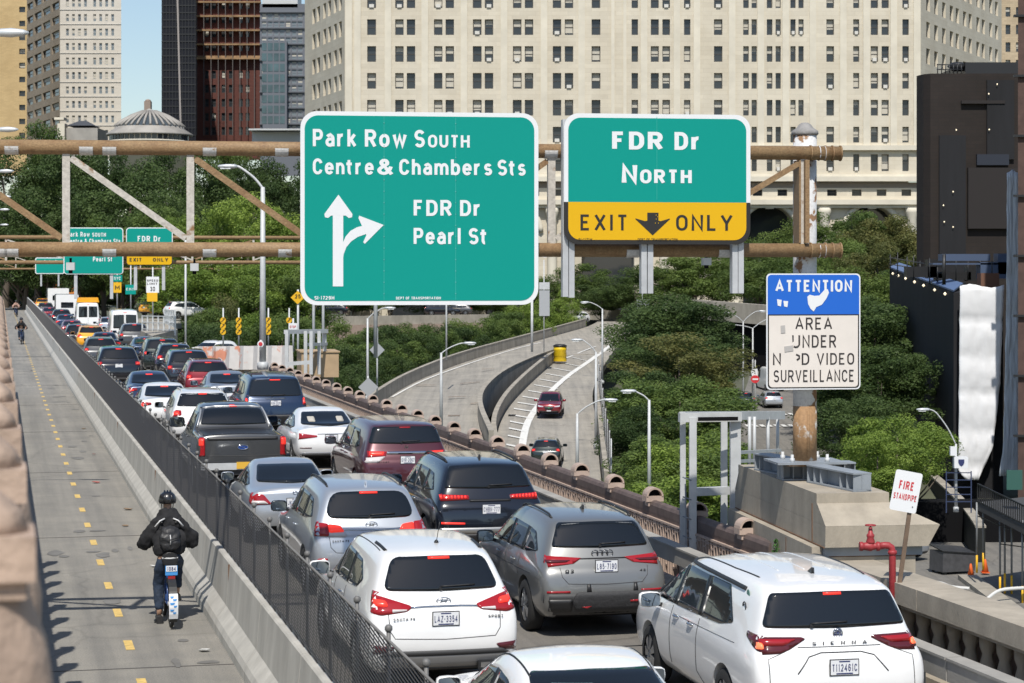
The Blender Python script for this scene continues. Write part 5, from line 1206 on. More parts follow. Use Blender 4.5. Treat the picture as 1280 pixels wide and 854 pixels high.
n = Cp(van, p_white, 'white cargo van with a yellow advert board on its roof'); put(n, 110, 379, 2.5, .15); n.root.name = 'cargo_van'
m = MB(p_taxi); m.prism([(-.9,.5,2.56),(.9,.5,2.56),(.8,.5,2.95),(-.8,.5,2.95)], (0,.5,0)); m.build('roof_board', n.root)
# box van and far bus
def box_truck(name, label, cat, px, y0, D, w, h, ln, cab, side, extra=None):
    p = PD(px, y0, D); t = thing(name, label, cat, (p.x, D, 0), TH, 'cars queueing in the roadway lanes')
    m = MB(cab); m.prism([(x, 0, z) for x, z in rrect(-w/2,.5,w/2,h,.12)], (0,.04,0)); m.build('rear_door', t)
    m = MB(side); m.prism([(x, .04, z) for x, z in rrect(-w/2-.01,.5,w/2+.01,h+.01,.12)], (0,ln,0)); m.build('body', t)
    m = MB(m_tyre); [m.lathe([(.3,-.1),(.38,-.1),(.38,.1),(.3,.1)], (sx*(w/2-.12), yy, .38), 14, Matrix.Rotation(R(90),3,'Y')) for sx in (-1,1) for yy in (.8, ln-.9)]; m.build('wheel', t)
    m = MB(m_lamp); m.box((-w/2+.12,-.01,.95),(.12,.03,.3)); m.build('tail_lamp', t); m = MB(m_lamp); m.box((w/2-.12,-.01,.95),(.12,.03,.3)); m.build('tail_lamp', t)
    m = MB(m_glass); m.box((0,-.008,h*.62),(w*.55,.02,h*.2)); m.build('rear_window', t)
    return t
box_truck('box_van', 'white and grey box van ahead in the traffic queue', 'van', 84, 368, 215, 2.2, 2.75, 5.5, p_white, M('van_side_grey', (.10,.11,.10), .5))
box_truck('bus', 'white bus far ahead in the traffic queue', 'bus', 73, 360, 262, 2.5, 3.0, 9, p_white, p_white)
t = box_truck('display_truck', 'red and orange truck with a glowing white panel at the far end of the queue', 'truck', 80, 351, 300, 3.6, 4.2, 6, M('truck_red', (.62,.07,.04), .5, col2=(.75,.30,.06), thr=(.4,.6), scale=1.2), p_red)
m = MB(M('panel_glow', (.9,.8,.75), .5, emit=.8)); m.prism([(x,-.05,z) for x,z in rrect(-.9,.9,.6,2.6,.5)], (0,.03,0)); m.build('lit_panel', t)
# cars down on the ramps and streets
mz = Car('dark red SUV driving towards the camera on the hatched ramp', 'SUV', p_red, 'suv', group='cars on the ramps and streets below', Ht=1.68, Ln=4.55, wr=.66)
mz.windshield(); mz.wheels(m_rimd); mz.sides(suv_sides(1.08,1.66,.5,2.95)); mz.mirrors(size=1.1)
mz.both('headlamp', 'front', rnd([(-.80,.82),(-.40,.76),(-.42,.70),(-.78,.72)], .03), m_head, off=.008)
mz.patch('grille', 'front', rnd([(-.36,.76),(.36,.76),(.26,.50),(-.26,.50)], .05), m_trim, off=.006); mz.patch('lower_intake', 'front', rnd([(-.66,.42),(.66,.42),(.6,.32),(-.6,.32)], .03), m_trim, off=.006)
h, n = mz.hit('front', 0, .43); m = MB(m_plate); m.box((0,h.y+.01,.46),(.3,.012,.12)); m.build('licence_plate', mz.root)
h, n = mz.hit('front', 0, .66); m = MB(M('badge_green', (.05,.25,.1), .4)); m.lathe([(.06,0),(.06,.01)], (0,h.y+.01,.66), 12, Matrix.Rotation(R(90),3,'X')); m.build('emblem', mz.root)
def ramp_place(root, px, py, z, heading, pitch=0.):
    P = PZ(px, py, z); root.location = P; root.rotation_euler = (R(pitch), 0, R(heading))
ramp_place(mz.root, 690, 516, -5.55, 176+0, 0)
for pr, mat, px, py, z, hd, lab in [
   (cross, p_green, 682, 584, -6.85, -4, 'dark green SUV low on the hatched ramp behind the railing caps'),
   (cross, p_white, 731, 404, -2.1, 150, 'white SUV entering the ramp bend from behind the bushes'),
   (cross, p_silver, 968, 510, -8.55, 5, 'silver SUV waiting at the crosswalk on the street below')]:
    n = Cp(pr, mat, lab); n.root['group'] = 'cars on the ramps and streets below'; ramp_place(n.root, px, py, z, hd)
    if px == 968: n.root.location = PG(968, 511, .15)
# ================================================================== ramps, walls, street
def path_frames(pts):
    out = []
    for i, p in enumerate(pts):
        a, b = pts[max(i-1,0)], pts[min(i+1,len(pts)-1)]; d = Vector((b.x-a.x, b.y-a.y, 0)).normalized(); out.append((p, Vector((d.y,-d.x,0))))
    return out
def smooth_pts(pts, n=5):
    out = []; P = [pts[0]]+pts+[pts[-1]]
    for i in range(1, len(P)-2):
        for k in range(n):
            t = k/n; a, b, c, d = P[i-1:i+3]
            out.append(.5*((2*b)+(c-a)*t+(2*a-5*b+4*c-d)*t*t+(-a+3*b-3*c+d)*t*t*t))
    out.append(pts[-1]); return out
def px_pts(lst): return [PZ(*q) for q in lst]
def wall(name, label, pts, h, mat, th=.35, down=.0, cap=True, cat='wall'):
    t = smooth_pts(pts); m = MB(mat); m.sweep([(-th/2,-down),(th/2,-down),(th*.36,h),(-th*.36,h)], path_frames(t))
    if cap: m.sweep([(-th*.42,h),(th*.42,h),(th*.42,h+.09),(-th*.42,h+.09)], path_frames(t))
    o = m.build(name); return tag(o, label, cat)
def ribbon_road(name, L, Rr, mat, thick=.6):
    L, Rr = smooth_pts(L), smooth_pts(Rr); m = MB(mat)
    for a, b, c, d in zip(L, Rr, Rr[1:], L[1:]): m.poly([a, b, c, d]); 
    m.use(m_conc3)
    for a, b, c, d in zip(L, Rr, Rr[1:], L[1:]):
        z = Vector((0,0,-thick)); m.poly([b, b+z, c+z, c]); m.poly([a, d, d+z, a+z])
    return struct(m.build(name))
lL = px_pts([(430,535,-5.2),(480,500,-4.75),(520,477,-4.45),(575,455,-4.1),(630,438,-3.6),(690,421,-3.0),(735,408,-2.4),(752,398,-1.85),(750,393,-1.55)])
lR = px_pts([(606,556,-5.3),(597,520,-4.95),(603,497,-4.7),(628,475,-4.3),(668,456,-3.85),(706,444.5,-3.5),(768,438,-3.45),(792,408,-2.4),(796,396,-1.8)])
ribbon_road('exit_ramp', lL, lR, m_ramp)
rL = px_pts([(640,598,-7.2),(622,550,-6.3),(632,516,-5.55),(657,486,-4.85),(690,456,-3.95),(707,443,-3.46)])
rR = px_pts([(752,606,-7.3),(747,555,-6.35),(744,520,-5.65),(741,490,-4.95),(752,462,-4.1),(768,437.5,-3.42)])
ribbon_road('hatched_ramp', rL, rR, m_ramp)
# markings on the ramps, laid on the real surface
_bm = bmesh.new()
for nm in ('exit_ramp', 'hatched_ramp'): _bm.from_mesh(bpy.data.objects[nm].data)
RAMP = BVHTree.FromBMesh(_bm); _bm.free()
def on_ramp(px, py, lift=.03):
    d = Vector(((px-640)/FPX, 1, -(py-PYH)/FPX)).normalized(); h = RAMP.ray_cast(Vector((0,0,HC)), d)
    return (h[0] if h[0] is not None else PZ(px, py, -4.5))+Vector((0,0,lift))
def surf_line(name, pts, w, mat, lift=.02):
    m = MB(mat); fr = path_frames(smooth_pts(pts, 4))
    for (p, l), (q, k) in zip(fr, fr[1:]): z = Vector((0,0,lift)); m.poly([p-l*w/2+z, p+l*w/2+z, q+k*w/2+z, q-k*w/2+z])
    return struct(m.build(name))
surf_line('edge_line', [on_ramp(*q[:2]) for q in [(490,497,-4.68),(530,476,-4.4),(585,455.5,-4.05),(640,438,-3.57),(676,428.5,-3.2)]], .22, m_wline)
surf_line('edge_line', [on_ramp(*q[:2]) for q in [(652,562,-6.55),(660,528,-5.85),(681,498,-5.12),(708,472,-4.4),(738,451,-3.75),(765,431,-3.2)]], .5, m_wline)
surf_line('edge_line', [on_ramp(*q[:2]) for q in [(706,449,-3.6),(730,439,-3.4),(745,433.5,-3.25)]], .2, m_wline)
m = MB(m_wline)
for i in range(15):
    f = i/14.; y = 556-(556-447)*f**.86
    z = interp([(440,-3.4),(456,-3.9),(486,-4.8),(516,-5.5),(556,-6.4)], y)
    xl = interp([(447,712),(456,694),(470,676),(486,660),(500,646),(516,636),(556,630)], y); xr = interp([(447,738),(472,708),(498,681),(528,660),(562,652)], y)
    a, b = on_ramp(xl+3, y), on_ramp(xr-1, y+4+1.5*f); w = Vector((0, .62, 0)); m.poly([a-w, b-w, b+w, a+w])
struct(m.build('hatching'))
m = MB(m_stain)
for (xa,ya,xb,yb,z) in ((520,482,545,482,-4.45),(560,497,582,496,-4.6),(575,480,600,478,-4.4),(588,505,600,504,-4.75),(560,520,575,520,-4.95),(602,462,618,461,-4.0)):
    a, b = PZ(xa,ya,z), PZ(xb,yb,z); m.poly([a+Vector((0,-.3,.04)), b+Vector((0,-.1,.04)), b+Vector((0,.25,.04)), a+Vector((0,.2,.04))])
struct(m.build('tyre_mark'))
wall('ramp_wall', 'tan concrete parapet on the far side of the exit ramp', px_pts([(425,541,-5.25),(470,506,-4.8),(512,480,-4.5),(568,456,-4.1),(625,438.5,-3.6),(688,420.5,-2.98),(731,408,-2.38)]), .95, m_conc3, .4, .8)
wall('ramp_wall', 'curved concrete parapet between the exit ramp and the gap', px_pts([(614,560,-5.35),(600,521,-4.95),(607,498,-4.7),(632,476,-4.3),(671,457,-3.85),(699,447,-3.52)]), .95, m_conc3, .4, 1.6)
wall('ramp_wall', 'curved concrete parapet on the gap side of the hatched ramp', px_pts([(632,596,-7.2),(617,549,-6.3),(628,515,-5.55),(653,485,-4.85),(686,456,-3.95),(702,446,-3.52)]), .95, m_conc3, .4, 1.6)
wall('ramp_wall', 'concrete parapet on the tree side of the hatched ramp', px_pts([(758,612,-7.4),(752,560,-6.45),(748,522,-5.7),(745,492,-5.0)]), .95, m_conc3, .35, 1.0)
wall('ramp_wall', 'pale concrete wall closing the far bend of the ramp', px_pts([(700,398,-1.9),(735,396.5,-1.75),(765,398,-1.8),(800,402,-2.1)]), 1.25, m_conc3, .4, .4)
m = MB(m_black); a = PZ(640,560,-11.4); m.prism([PZ(590,590,-9),PZ(640,590,-9),PZ(650,500,-8),PZ(610,500,-8)], (0,0,-.3)); struct(m.build('gap_shade_sheet'))  # black sheet standing in for the deep shade between the ramp walls
# chain link fence on the ramp's tree side
fw = thing('ramp_fence', 'grey chain link fence beside the hatched ramp and the trees', 'fence', (0,0,0))
pts = smooth_pts(px_pts([(764,620,-7.5),(757,575,-6.7),(752,530,-5.9),(748,500,-5.2)]), 6); m = MB(m_mesh)
for p, q in zip(pts, pts[1:]):
    n = 22
    for i in range(n):
        a = p.lerp(q, i/n); b = p.lerp(q, (i+1.)/n)
        for z0 in (1.0,): m.bar(a+Vector((0,0,z0)), b+Vector((0,0,z0+2.2)), .012, .012); m.bar(b+Vector((0,0,z0)), a+Vector((0,0,z0+2.2)), .012, .012)
    for k in range(14): m.bar(p+Vector((0,0,1+k*.16)), q+Vector((0,0,1+k*.16)), .012, .012)
m.build('wire_mesh', fw)
for p in pts[::2]: m = MB(m_galv); m.tube([p, p+Vector((0,0,3.2))], .04, 6); m.build('post', fw)
# yellow impact barrel at the gore
p = PZ(700, 452, -3.7); m = MB(M('barrel_yellow', (.75,.5,.01), .45)); bt = thing('impact_barrel', 'yellow crash barrel with a black lid where the two ramps part', 'crash barrel', p)
m.lathe([(.62,0),(.66,.1),(.6,.5),(.66,.55),(.6,1.05),(.64,1.1),(.62,1.45)], (0,0,0), 16); m.build('drum', bt); m = MB(m_trim); m.lathe([(.68,1.45),(.68,1.56),(.45,1.68),(.01,1.7)], (0,0,0), 16); m.build('lid', bt)
m = MB(m_trim); p = PZ(640,522,-5.75); m.box(p+Vector((0,0,.12)), (.55,.3,.2)); tag(m.build('debris'), 'black scrap of tyre lying on the hatched ramp', 'debris')
# ---- street far below on the right
sL = [PG(895,640,.15), PG(903,560,.15), PG(921,512,.15), PG(934,480,.15), PG(940,455,.15)]
sR = [PG(1110,640,.15), PG(1060,560,.15), PG(1020,512,.15), PG(1010,480,.15), PG(1000,455,.15)]
ribbon_road('street', sL, sR, m_street, .2)
m = MB(m_wline)
for i, px in enumerate(range(932, 1006, 9)):
    for y in (517.5, 532): 
        a, b = PG(px,y,.2), PG(px+5.5,y,.2); m.poly([a+Vector((0,-1.3,0)), b+Vector((0,-1.3,0)), b+Vector((0,1.3,0)), a+Vector((0,1.3,0))])
struct(m.build('crosswalk'))
# lower yard at the right
yd = [PZ(1020,800,-11.4), PZ(1400,800,-11.4), PZ(1290,655,-11.4), PZ(1150,655,-11.4)]
m = MB(m_street); m.poly(yd); struct(m.build('yard'))
m = MB(m_conc3); a, b = PZ(1209,722,-11.3), PZ(1300,790,-11.3); m.bar(a, b, 1.0, .3); struct(m.build('kerb'))
m = MB(M('chalk_line', (.6,.6,.58), .8)); m.tube(smooth_pts(px_pts([(1152,727,-11.33),(1175,729,-11.33),(1190,734,-11.33),(1212,736,-11.33)])), .10, 4); m.tube(smooth_pts(px_pts([(1155,741,-11.3),(1185,748,-11.3),(1222,756,-11.3),(1232,750,-11.0),(1250,738,-10.6),(1282,735,-10.6)])), .10, 4); tag(m.build('hose'), 'pale hose lying across the yard and curling over the kerb', 'hose')
dm = thing('dumpster', 'dark grey tilted dumpster standing in the shaded yard', 'dumpster', PZ(1190,716,-11.4), R(20))
m = MB(M('dumpster_steel', (.07,.07,.075), .6, var=.3, scale=3)); m.prism([(-1.0,-.7,.15),(1.0,-.7,.15),(1.05,-.75,1.05),(-1.0,-.75,1.25)], (0,1.4,0)); m.build('body', dm)
m = MB(m_trim); m.prism([(-1.05,-.8,1.27),(1.08,-.8,1.06),(1.08,.75,1.25),(-1.05,.75,1.5)], (0,0,.06)); m.build('lid', dm); m = MB(m_tyre); [m.lathe([(.1,-.04),(.1,.04)], (x,y,.1), 8, Matrix.Rotation(R(90),3,'X')) for x in (-.8,.8) for y in (-.6,.6)]; m.build('wheel', dm)
m_cone = M('cone_orange', (.75,.13,.02), .6)
for px, y in ((1213.5,722),(1231.5,716)):
    p = PZ(px,y,-11.3); m = MB(m_cone); m.lathe([(.2,.03),(.05,.72),(.03,.74)], p, 10); m.box(p+Vector((0,0,.02)), (.42,.42,.05)); m.use(m_wline); m.lathe([(.133,.32),(.10,.48)], p, 10, caps=False)
    tag(m.build('traffic_cone'), 'orange traffic cone at the kerb corner beside the dumpster' if px < 1220 else 'orange traffic cone in the dark under the scaffold', 'cone')
n = Cp(cross, p_silver, 'pale blue car parked in the yard behind the pier'); n.root['group'] = 'cars on the ramps and streets below'; ramp_place(n.root, 1150, 700, -11.3, 40)
# ================================================================== street lamps
def lamp(px, ytop, ybase, D, arms, label, r=.085, group='street lamps over the ramps', head=.75):
    p = PD(px, ybase, D); k = D/FPX; t = thing('street_lamp', label, 'street lamp', (p.x, D, p.z), 0, group); H = (ybase-ytop)*k
    m = MB(m_galv); m.tube([(0,0,0),(0,0,H)], [r*1.25, r*.75], 8); m.lathe([(r*2,0),(r*2,.25),(r*1.4,.3)], (0,0,0), 8); m.build('pole', t)
    for dx, dy in arms:       # head centre in pixels from the pole top
        ex, ez = dx*k, H-dy*k; s = math.copysign(1, dx); P = [(0,0,H-.05), (ex*.25,0,lerp(H,ez,.45)), (ex*.6,0,lerp(H,ez,.9)), (ex-s*head*.5,0,ez)]
        m = MB(m_galv); m.tube(smooth_pts([Vector(q) for q in P], 4), r*.5, 6); m.build('arm', t)
        m = MB(m_cobra); b = len(m.v); N = 10
        rings = [(-.5,.06,.05),(-.35,.12,.085),(.1,.15,.09),(.42,.10,.06),(.52,.03,.02)]
        for u, w, h in rings:
            for q in range(N): a = 2*math.pi*q/N; m.v.append(Vector((ex+s*u*head, w*math.cos(a), ez+h*math.sin(a))))
        m.smooth = True
        for i in range(4):
            for q in range(N): m.face((b+i*N+q, b+i*N+(q+1)%N, b+(i+1)*N+(q+1)%N, b+(i+1)*N+q))
        m.smooth = False; m.face([b+q for q in range(N)]); m.face([b+4*N+q for q in range(N)])
        m.use(m_lampglass); m.box((ex+s*.1*head,0,ez-.085), (.4,.2,.04)); m.build('lamp_head', t)
    return t
lamp(328.5, 234, 462, 84, [(-44,-26)], 'tall grey street lamp with its arm reaching back over the roadway beside the first gantry', .11)
lamp(551.5, 441, 540, 130, [(36,-12)], 'street lamp on the exit ramp with its arm pointing right below the big sign')
lamp(459.5, 398, 500, 150, [(28,-13)], 'street lamp beside the exit ramp just under the corner of the big sign')
lamp(753, 386, 480, 190, [(-22,-8)], 'street lamp at the far bend of the hatched ramp')
lamp(745, 440, 560, 140, [(-24,-15)], 'slender street lamp on the tree side of the hatched ramp')
lamp(721.5, 517, 600, 118, [(42,-17)], 'street lamp whose long arm reaches over the trees behind the railing')
lamp(811.5, 500, 640, 105, [(-26,-11)], 'tall street lamp among the trees behind the railing')
lamp(1195, 555, 640, 122, [(-41,-43)], 'street lamp with a curved arm and a white camera box by the dark netted building', .08)
lamp(929, 402, 520, 215, [(-24,-11),(24,-13)], 'double armed street lamp over the lower street')
lamp(941, 410, 512, 206, [(-33,-4),(36,-14)], 'second double armed street lamp over the lower street')
# camera box on the curved lamp
p = PD(1197, 574, 121.8); k = 122/FPX; cb = thing('camera_box', 'white police camera box with a dark shield fixed to the curved lamp post', 'camera box', (p.x, p.y, 0))
m = MB(m_white); m.box((.1,-.3,HC-(577-PYH)*k), (.78,.45,.62)); m.box((-.32,-.3,HC-(563-PYH)*k),(.35,.3,.5)); m.build('housing', cb); m = MB(m_pink); m.prism([(.1+x*.17,-.53,HC-(577-PYH)*k+z*.2) for x, z in ((-1,.9),(1,.9),(1,0),(.6,-.7),(0,-1.1),(-.6,-.7),(-1,0))], (0,-.01,0)); m.build('shield', cb)
m = MB(M('ladder_blue', (.03,.045,.10), .6)); [m.bar((-.7+.0,-.3,HC-(590+i*9-PYH)*k), (.7,-.3,HC-(590+i*9-PYH)*k), .05, .05) for i in range(5)]; [m.bar((x,-.3,HC-(588-PYH)*k),(x,-.3,HC-(640-PYH)*k),.06,.06,up=(0,1,0)) for x in (-.7,.7)]; m.build('ladder', cb)
# row of lamps at the left, heads only reaching into view
for i, (D, px, y) in enumerate(((45,14,41),(76,10,162),(107,8,214),(138,7,246),(170,6,262),(205,6,281),(235,5,296))):
    k = D/FPX; P = PD(px, y, D); t = thing('street_lamp', 'street lamp head reaching in beside the promenade, one of a receding row', 'street lamp', (P.x-1.6, D, 0), 0, 'row of lamps along the promenade')
    zt = P.z; m = MB(m_galv); m.tube([(0,0,0),(0,0,zt-.4)], [.11,.07], 8); m.build('pole', t)
    m = MB(m_galv); m.tube(smooth_pts([Vector((0,0,zt-.45)), Vector((.3,0,zt-.1)), Vector((1.2,0,zt))]), .035, 6); m.build('arm', t)
    m = MB(m_cobra); m.lathe([(.03,-.1),(.085,.1),(.10,.35),(.07,.6),(.02,.72)], (1.25,0,zt), 10, Matrix.Rotation(R(90),3,'Y')); m.build('lamp_head', t)
# plain sign posts standing on the ramps
def post_sign(px, ytop, ybase, D, label, panels, r=.05, cat='sign post', group=None):
    p = PD(px, ybase, D); k = D/FPX; t = thing('sign_post', label, cat, (p.x, D, p.z), 0, group); m = MB(m_galv); m.tube([(0,0,0),(0,0,(ybase-ytop)*k)], r, 8); m.build('post', t)
    for qi, (shape, x0, y0, x1, y1, mat, txt) in enumerate(panels):
        f = lambda x, y: ((x-px)*k, -.08-.02*qi, (ybase-y)*k)
        if shape == 'box': P = [f(x0,y1), f(x1,y1), f(x1,y0), f(x0,y0)]
        elif shape == 'dia': cx, cy = (x0+x1)/2, (y0+y1)/2; P = [f(cx,y1), f(x1,cy), f(cx,y0), f(x0,cy)]
        else: cx, cy = (x0+x1)/2, (y0+y1)/2; P = [f(cx+(x1-x0)/2*math.cos(R(a)), cy+(y1-y0)/2*math.sin(R(a))) for a in range(0,360,24)]
        m = MB(mat); m.prism(P, (0,.03,0)); pn = m.build('panel', t)
        if txt:
            for (s, a, b, yb, yc, mt) in txt: text_mesh('lettering', s, mt, (a-px)*k, (b-px)*k, (ybase-yb)*k, (yb-yc)*k, pn, -.085-.02*qi, .01, .16)
    return t
m_back = M('sign_back_grey', (.42,.43,.44), .5, metal=.3); m_yel = M('warning_yellow', (.75,.42,.01), .5)
post_sign(146.5, 330, 388, 165, 'thin post with a yellow panel under a small green one beside the far traffic', [('box',141,344,153,352,m_signg,[('NYC',143,151,350,346,m_white)]),('box',142,353,152,366,m_yel,[('M',144,150,362,357,m_signk)])])
post_sign(163.5, 332, 388, 160, 'thin post with a small green panel beside the far traffic', [('box',157,356,170,368,m_signg,[('EXIT',158,169,363,360,m_white)])])
post_sign(191, 334, 396, 150, 'white speed notice above a yellow panel on a post by the merging ramp', [('box',183,346,199,366,m_white,[('SPEED',184,198,352,349.5,m_ink),('LIMIT',184,197,356,353.5,m_ink),('30',188,194,364,358.5,m_ink)]),('box',184,366,197,377,m_yel,None)])
post_sign(372.5, 362, 470, 100, 'yellow diamond warning sign on a thin post next to the big sign', [('dia',363.5,363.5,381,380.5,m_yel,[('25',369,376,373,368,m_signk)])])
post_sign(471.5, 410, 505, 132, 'grey back of a diamond sign on a thin post before the exit ramp', [('dia',462,428,481,447,m_back,None)])
post_sign(460, 470, 520, 130, 'grey back of a low diamond sign behind the railing', [('dia',448,472,473,496,m_back,None)])
post_sign(680, 325, 440, 200, 'thin post with a stacked grey sign back and a small camera', [('box',674,353,687,362,m_galv,None),('box',674,363,687,395,m_back,None),('rnd',675,311,687,322,m_white,None)])
post_sign(665, 376, 440, 205, 'bare pale pole standing behind the far ramp parapet', [], .12)
post_sign(803, 330, 400, 225, 'thin post with a blank grey panel above the far ramp bend', [('box',796,374.5,812.5,387,m_back,None)])
post_sign(944, 450, 512, 205, 'post with a red DO NOT ENTER disc on the lower street', [('box',939,461,947,470,m_white,None),('rnd',938.5,469,949,479,M('sign_red', (.6,.03,.04), .5),None),('box',940.5,473,947.5,475,m_white,None)])
for px, D in ((392,104),(404,108),(558,175),(232,140)):
    post_sign(px, 300 if px != 558 else 340, 470 if px != 558 else 450, D, {392:'pale pole rising behind the gate frame and the big sign',404:'second pale pole rising behind the gate frame and the big sign',558:'thin pole standing in the bushes under the big sign',232:'thin pole in front of the pale green trees'}[px], [], .07)
# yellow chevron delineators by the wall
for i, (px, y0, y1) in enumerate(((279,397,418),(298.5,397,418),(335.5,397,418),(361.5,397,404))):
    t = post_sign(px, 385, 435, 112, 'slim post stacked with yellow arrow discs behind the patched barrier', [], .04, 'delineator', 'arrow posts behind the barrier')
    k = 112/FPX; n = 3 if y1 > 410 else 1
    for j in range(n):
        cy = y0+3.5+7.2*j; z = (435-cy)*k; m = MB(m_yel); m.prism([(.15*math.cos(R(a)), -.08, z+.16*math.sin(R(a))) for a in range(0,360,30)], (0,.03,0)); pn = m.build('disc', t)
        m = MB(m_signk); m.bar((-.08,-.085,z-.08),(.09,-.085,z+.09),.04,.01,up=(0,1,0)); m.bar((.09,-.085,z+.09),(-.02,-.085,z+.09),.03,.01,up=(0,1,0)); m.build('arrow', pn)
# small white notice beside
post_sign(366.5, 398, 440, 110, 'little white and red notice beside the last arrow post', [('box',361,404,371.5,412,m_white,[('STOP',362.5,370,410,407,m_redink)])])
post_sign(326, 425, 440, 83, 'small red ring notice on the tall lamp post by the barrier', [('rnd',322,426,330,434,m_white,None),('rnd',323.5,427.5,328.5,432.5,m_redink,None)])
# patched barrier, tan box, frame, white railing at the merge, slab wall
p0, p1 = PD(246, 462, 96), PD(362, 462, 92)
m = MB(M('patched_barrier', (.66,.63,.60), .8, var=.12, scale=.55, col2=(.66,.27,.17), thr=(.545,.575), bump=.3))
wall_pts = [p0.lerp(p1, i/20.)+Vector((0,.12*math.sin(i*2.1),0)) for i in range(21)]
m.sweep([(-.2,0),(.2,0),(.15,1.02),(-.15,1.02)], path_frames(wall_pts)); tag(m.build('wrapped_barrier'), 'barrier wrapped in torn white and orange sheeting beside the roadway', 'barrier')
m = MB(m_conc3); m.sweep([(-.3,-1.4),(.3,-1.4),(.25,0),(-.25,0)], path_frames([PD(215,462,98), PD(300,462,95), PD(410,463,88)])); tag(m.build('concrete_wall'), 'low tan concrete wall under the wrapped barrier', 'wall')
bx = thing('plywood_box', 'tan plywood box standing behind the small gate frame', 'box', PD(397, 470, 88), R(10)); m = MB(M('plywood', (.42,.30,.18), .8, var=.15, scale=2)); m.box((0,0,.5), (1.5,2.4,1.0)); m.build('body', bx); m = MB(M('plywood', (.42,.30,.18))); m.box((0,0,1.02), (1.6,2.5,.05)); m.build('top', bx)
g2 = thing('small_gate_frame', 'small galvanised gate frame with railings beside the far end of the iron railing', 'gate frame', (0,0,0)); Dg = 84
for px, D in ((358.5,Dg),(382,Dg+1),(389,Dg),(399,Dg+2),(406,Dg+3)): m = MB(m_galv); q = PD(px, 468, D); m.bar(q, PD(px, 414, D), .13, .13, up=(0,1,0)); m.build('post', g2)
m = MB(m_galv); m.bar(PD(357,415,Dg), PD(408,414,Dg+3), .16, .16); m.bar(PD(382,431,Dg), PD(408,430,Dg+3), .1,.12); m.bar(PD(358,455,Dg), PD(388,453,Dg), .12, .14); m.build('beam', g2)
# white railing where the side ramp merges
wr = thing('white_railing', 'white post and rail fence on the slab where the side ramp merges', 'railing', (0,0,0))
A, B, Cc = PD(172,400,150), PD(214,414,128), PD(222,410,132)
m = MB(m_cobra)
for P, Q in ((PD(206,401,160),PD(219,404.5,136)),(PD(178,411,134),PD(219,413,127))):
    for dz in (0, .4, .8): m.bar(P+Vector((0,0,dz)), Q+Vector((0,0,dz)), .06,.07)
    for i in range(7): q = P.lerp(Q, i/6.); m.bar(q-Vector((0,0,.3)), q+Vector((0,0,.82)), .09,.09,up=(0,1,0))
m.build('rails', wr)
m = MB(m_conc3); m.prism([PD(165,408,150), PD(205,401,175), PD(222,412,130), PD(190,420,120)], (0,0,-.9)); struct(m.build('merge_slab'))
n = Cp(cross, p_taxi, 'yellow taxi coming down the merging side ramp', 'taxi'); n.root.location = PD(180, 395, 232); n.root.rotation_euler = (0,0,R(-35)); n.root['group'] = 'cars on the ramps and streets below'
n = Cp(big, p_white, 'white SUV on the merging side ramp behind the white railing'); n.root.location = PD(207, 398, 225); n.root.rotation_euler = (0,0,R(-60)); n.root['group'] = 'cars on the ramps and streets below'
m = MB(m_conc3); m.prism([PD(120,398,275), PD(225,398,270), PD(232,404,200), PD(170,404,180)], (0,0,-.5)); struct(m.build('side_ramp'))
# road works plane-like white vehicle behind the barrier
wv = thing('white_pickup', 'white pickup partly hidden behind the wrapped barrier', 'pickup truck', (0,0,0))
bpy.data.objects.remove(wv); n = Cp(cross, p_white, 'white car partly hidden behind the wrapped barrier'); n.root.location = PD(290, 455, 148); n.root.rotation_euler = (0,0,R(150)); n.root['group'] = 'cars on the ramps and streets below'
# elevated cross road behind the bushes
t = thing('overpass', 'elevated cross road with a tan parapet behind the bushes', 'overpass', (0,0,0))
a, b = PD(205,410,262), PD(720,402,300); m = MB(m_conc3); m.sweep([(-.3,0),(.3,0),(.3,1.15),(-.3,1.15)], path_frames([a+Vector((0,0,.0)), b])); m.build('parapet', t)
m = MB(M('girder_pink', (.36,.27,.22), .8, var=.1)); m.sweep([(-.6,-2.6),(8,-2.6),(8,-.02),(-.6,-.02)], path_frames([a, b])[0:2] if 0 else [(p, Vector((0,1,0))) for p, _ in path_frames([a, b])]); m.build('girder', t)
for px in (300,470,620): q = PD(px, 424, 278); m = MB(m_conc3); m.box((q.x, q.y+3, q.z-5), (2,4,9)); m.build('column', t)
for i, (px, mat, lab) in enumerate(((311,p_blue,'blue car crossing the elevated road behind the arrow posts'),(434,p_black,'black car crossing the elevated road under the corner of the big sign'),(530,p_black,'black SUV crossing the elevated road under the middle of the big sign'),(590,p_dgrey,'grey car crossing the elevated road under the big sign'),(270,p_white,'white car crossing the elevated road at its near end'))):
    n = Cp(cross if i != 2 else big, mat, lab); q = PD(px, 400, 262+.09*(px-205)); n.root.location = (q.x, q.y+1.5, q.z+.55); n.root.rotation_euler = (0,0,R(90 if i % 2 else -90)); n.root['group'] = 'cars on the ramps and streets below'
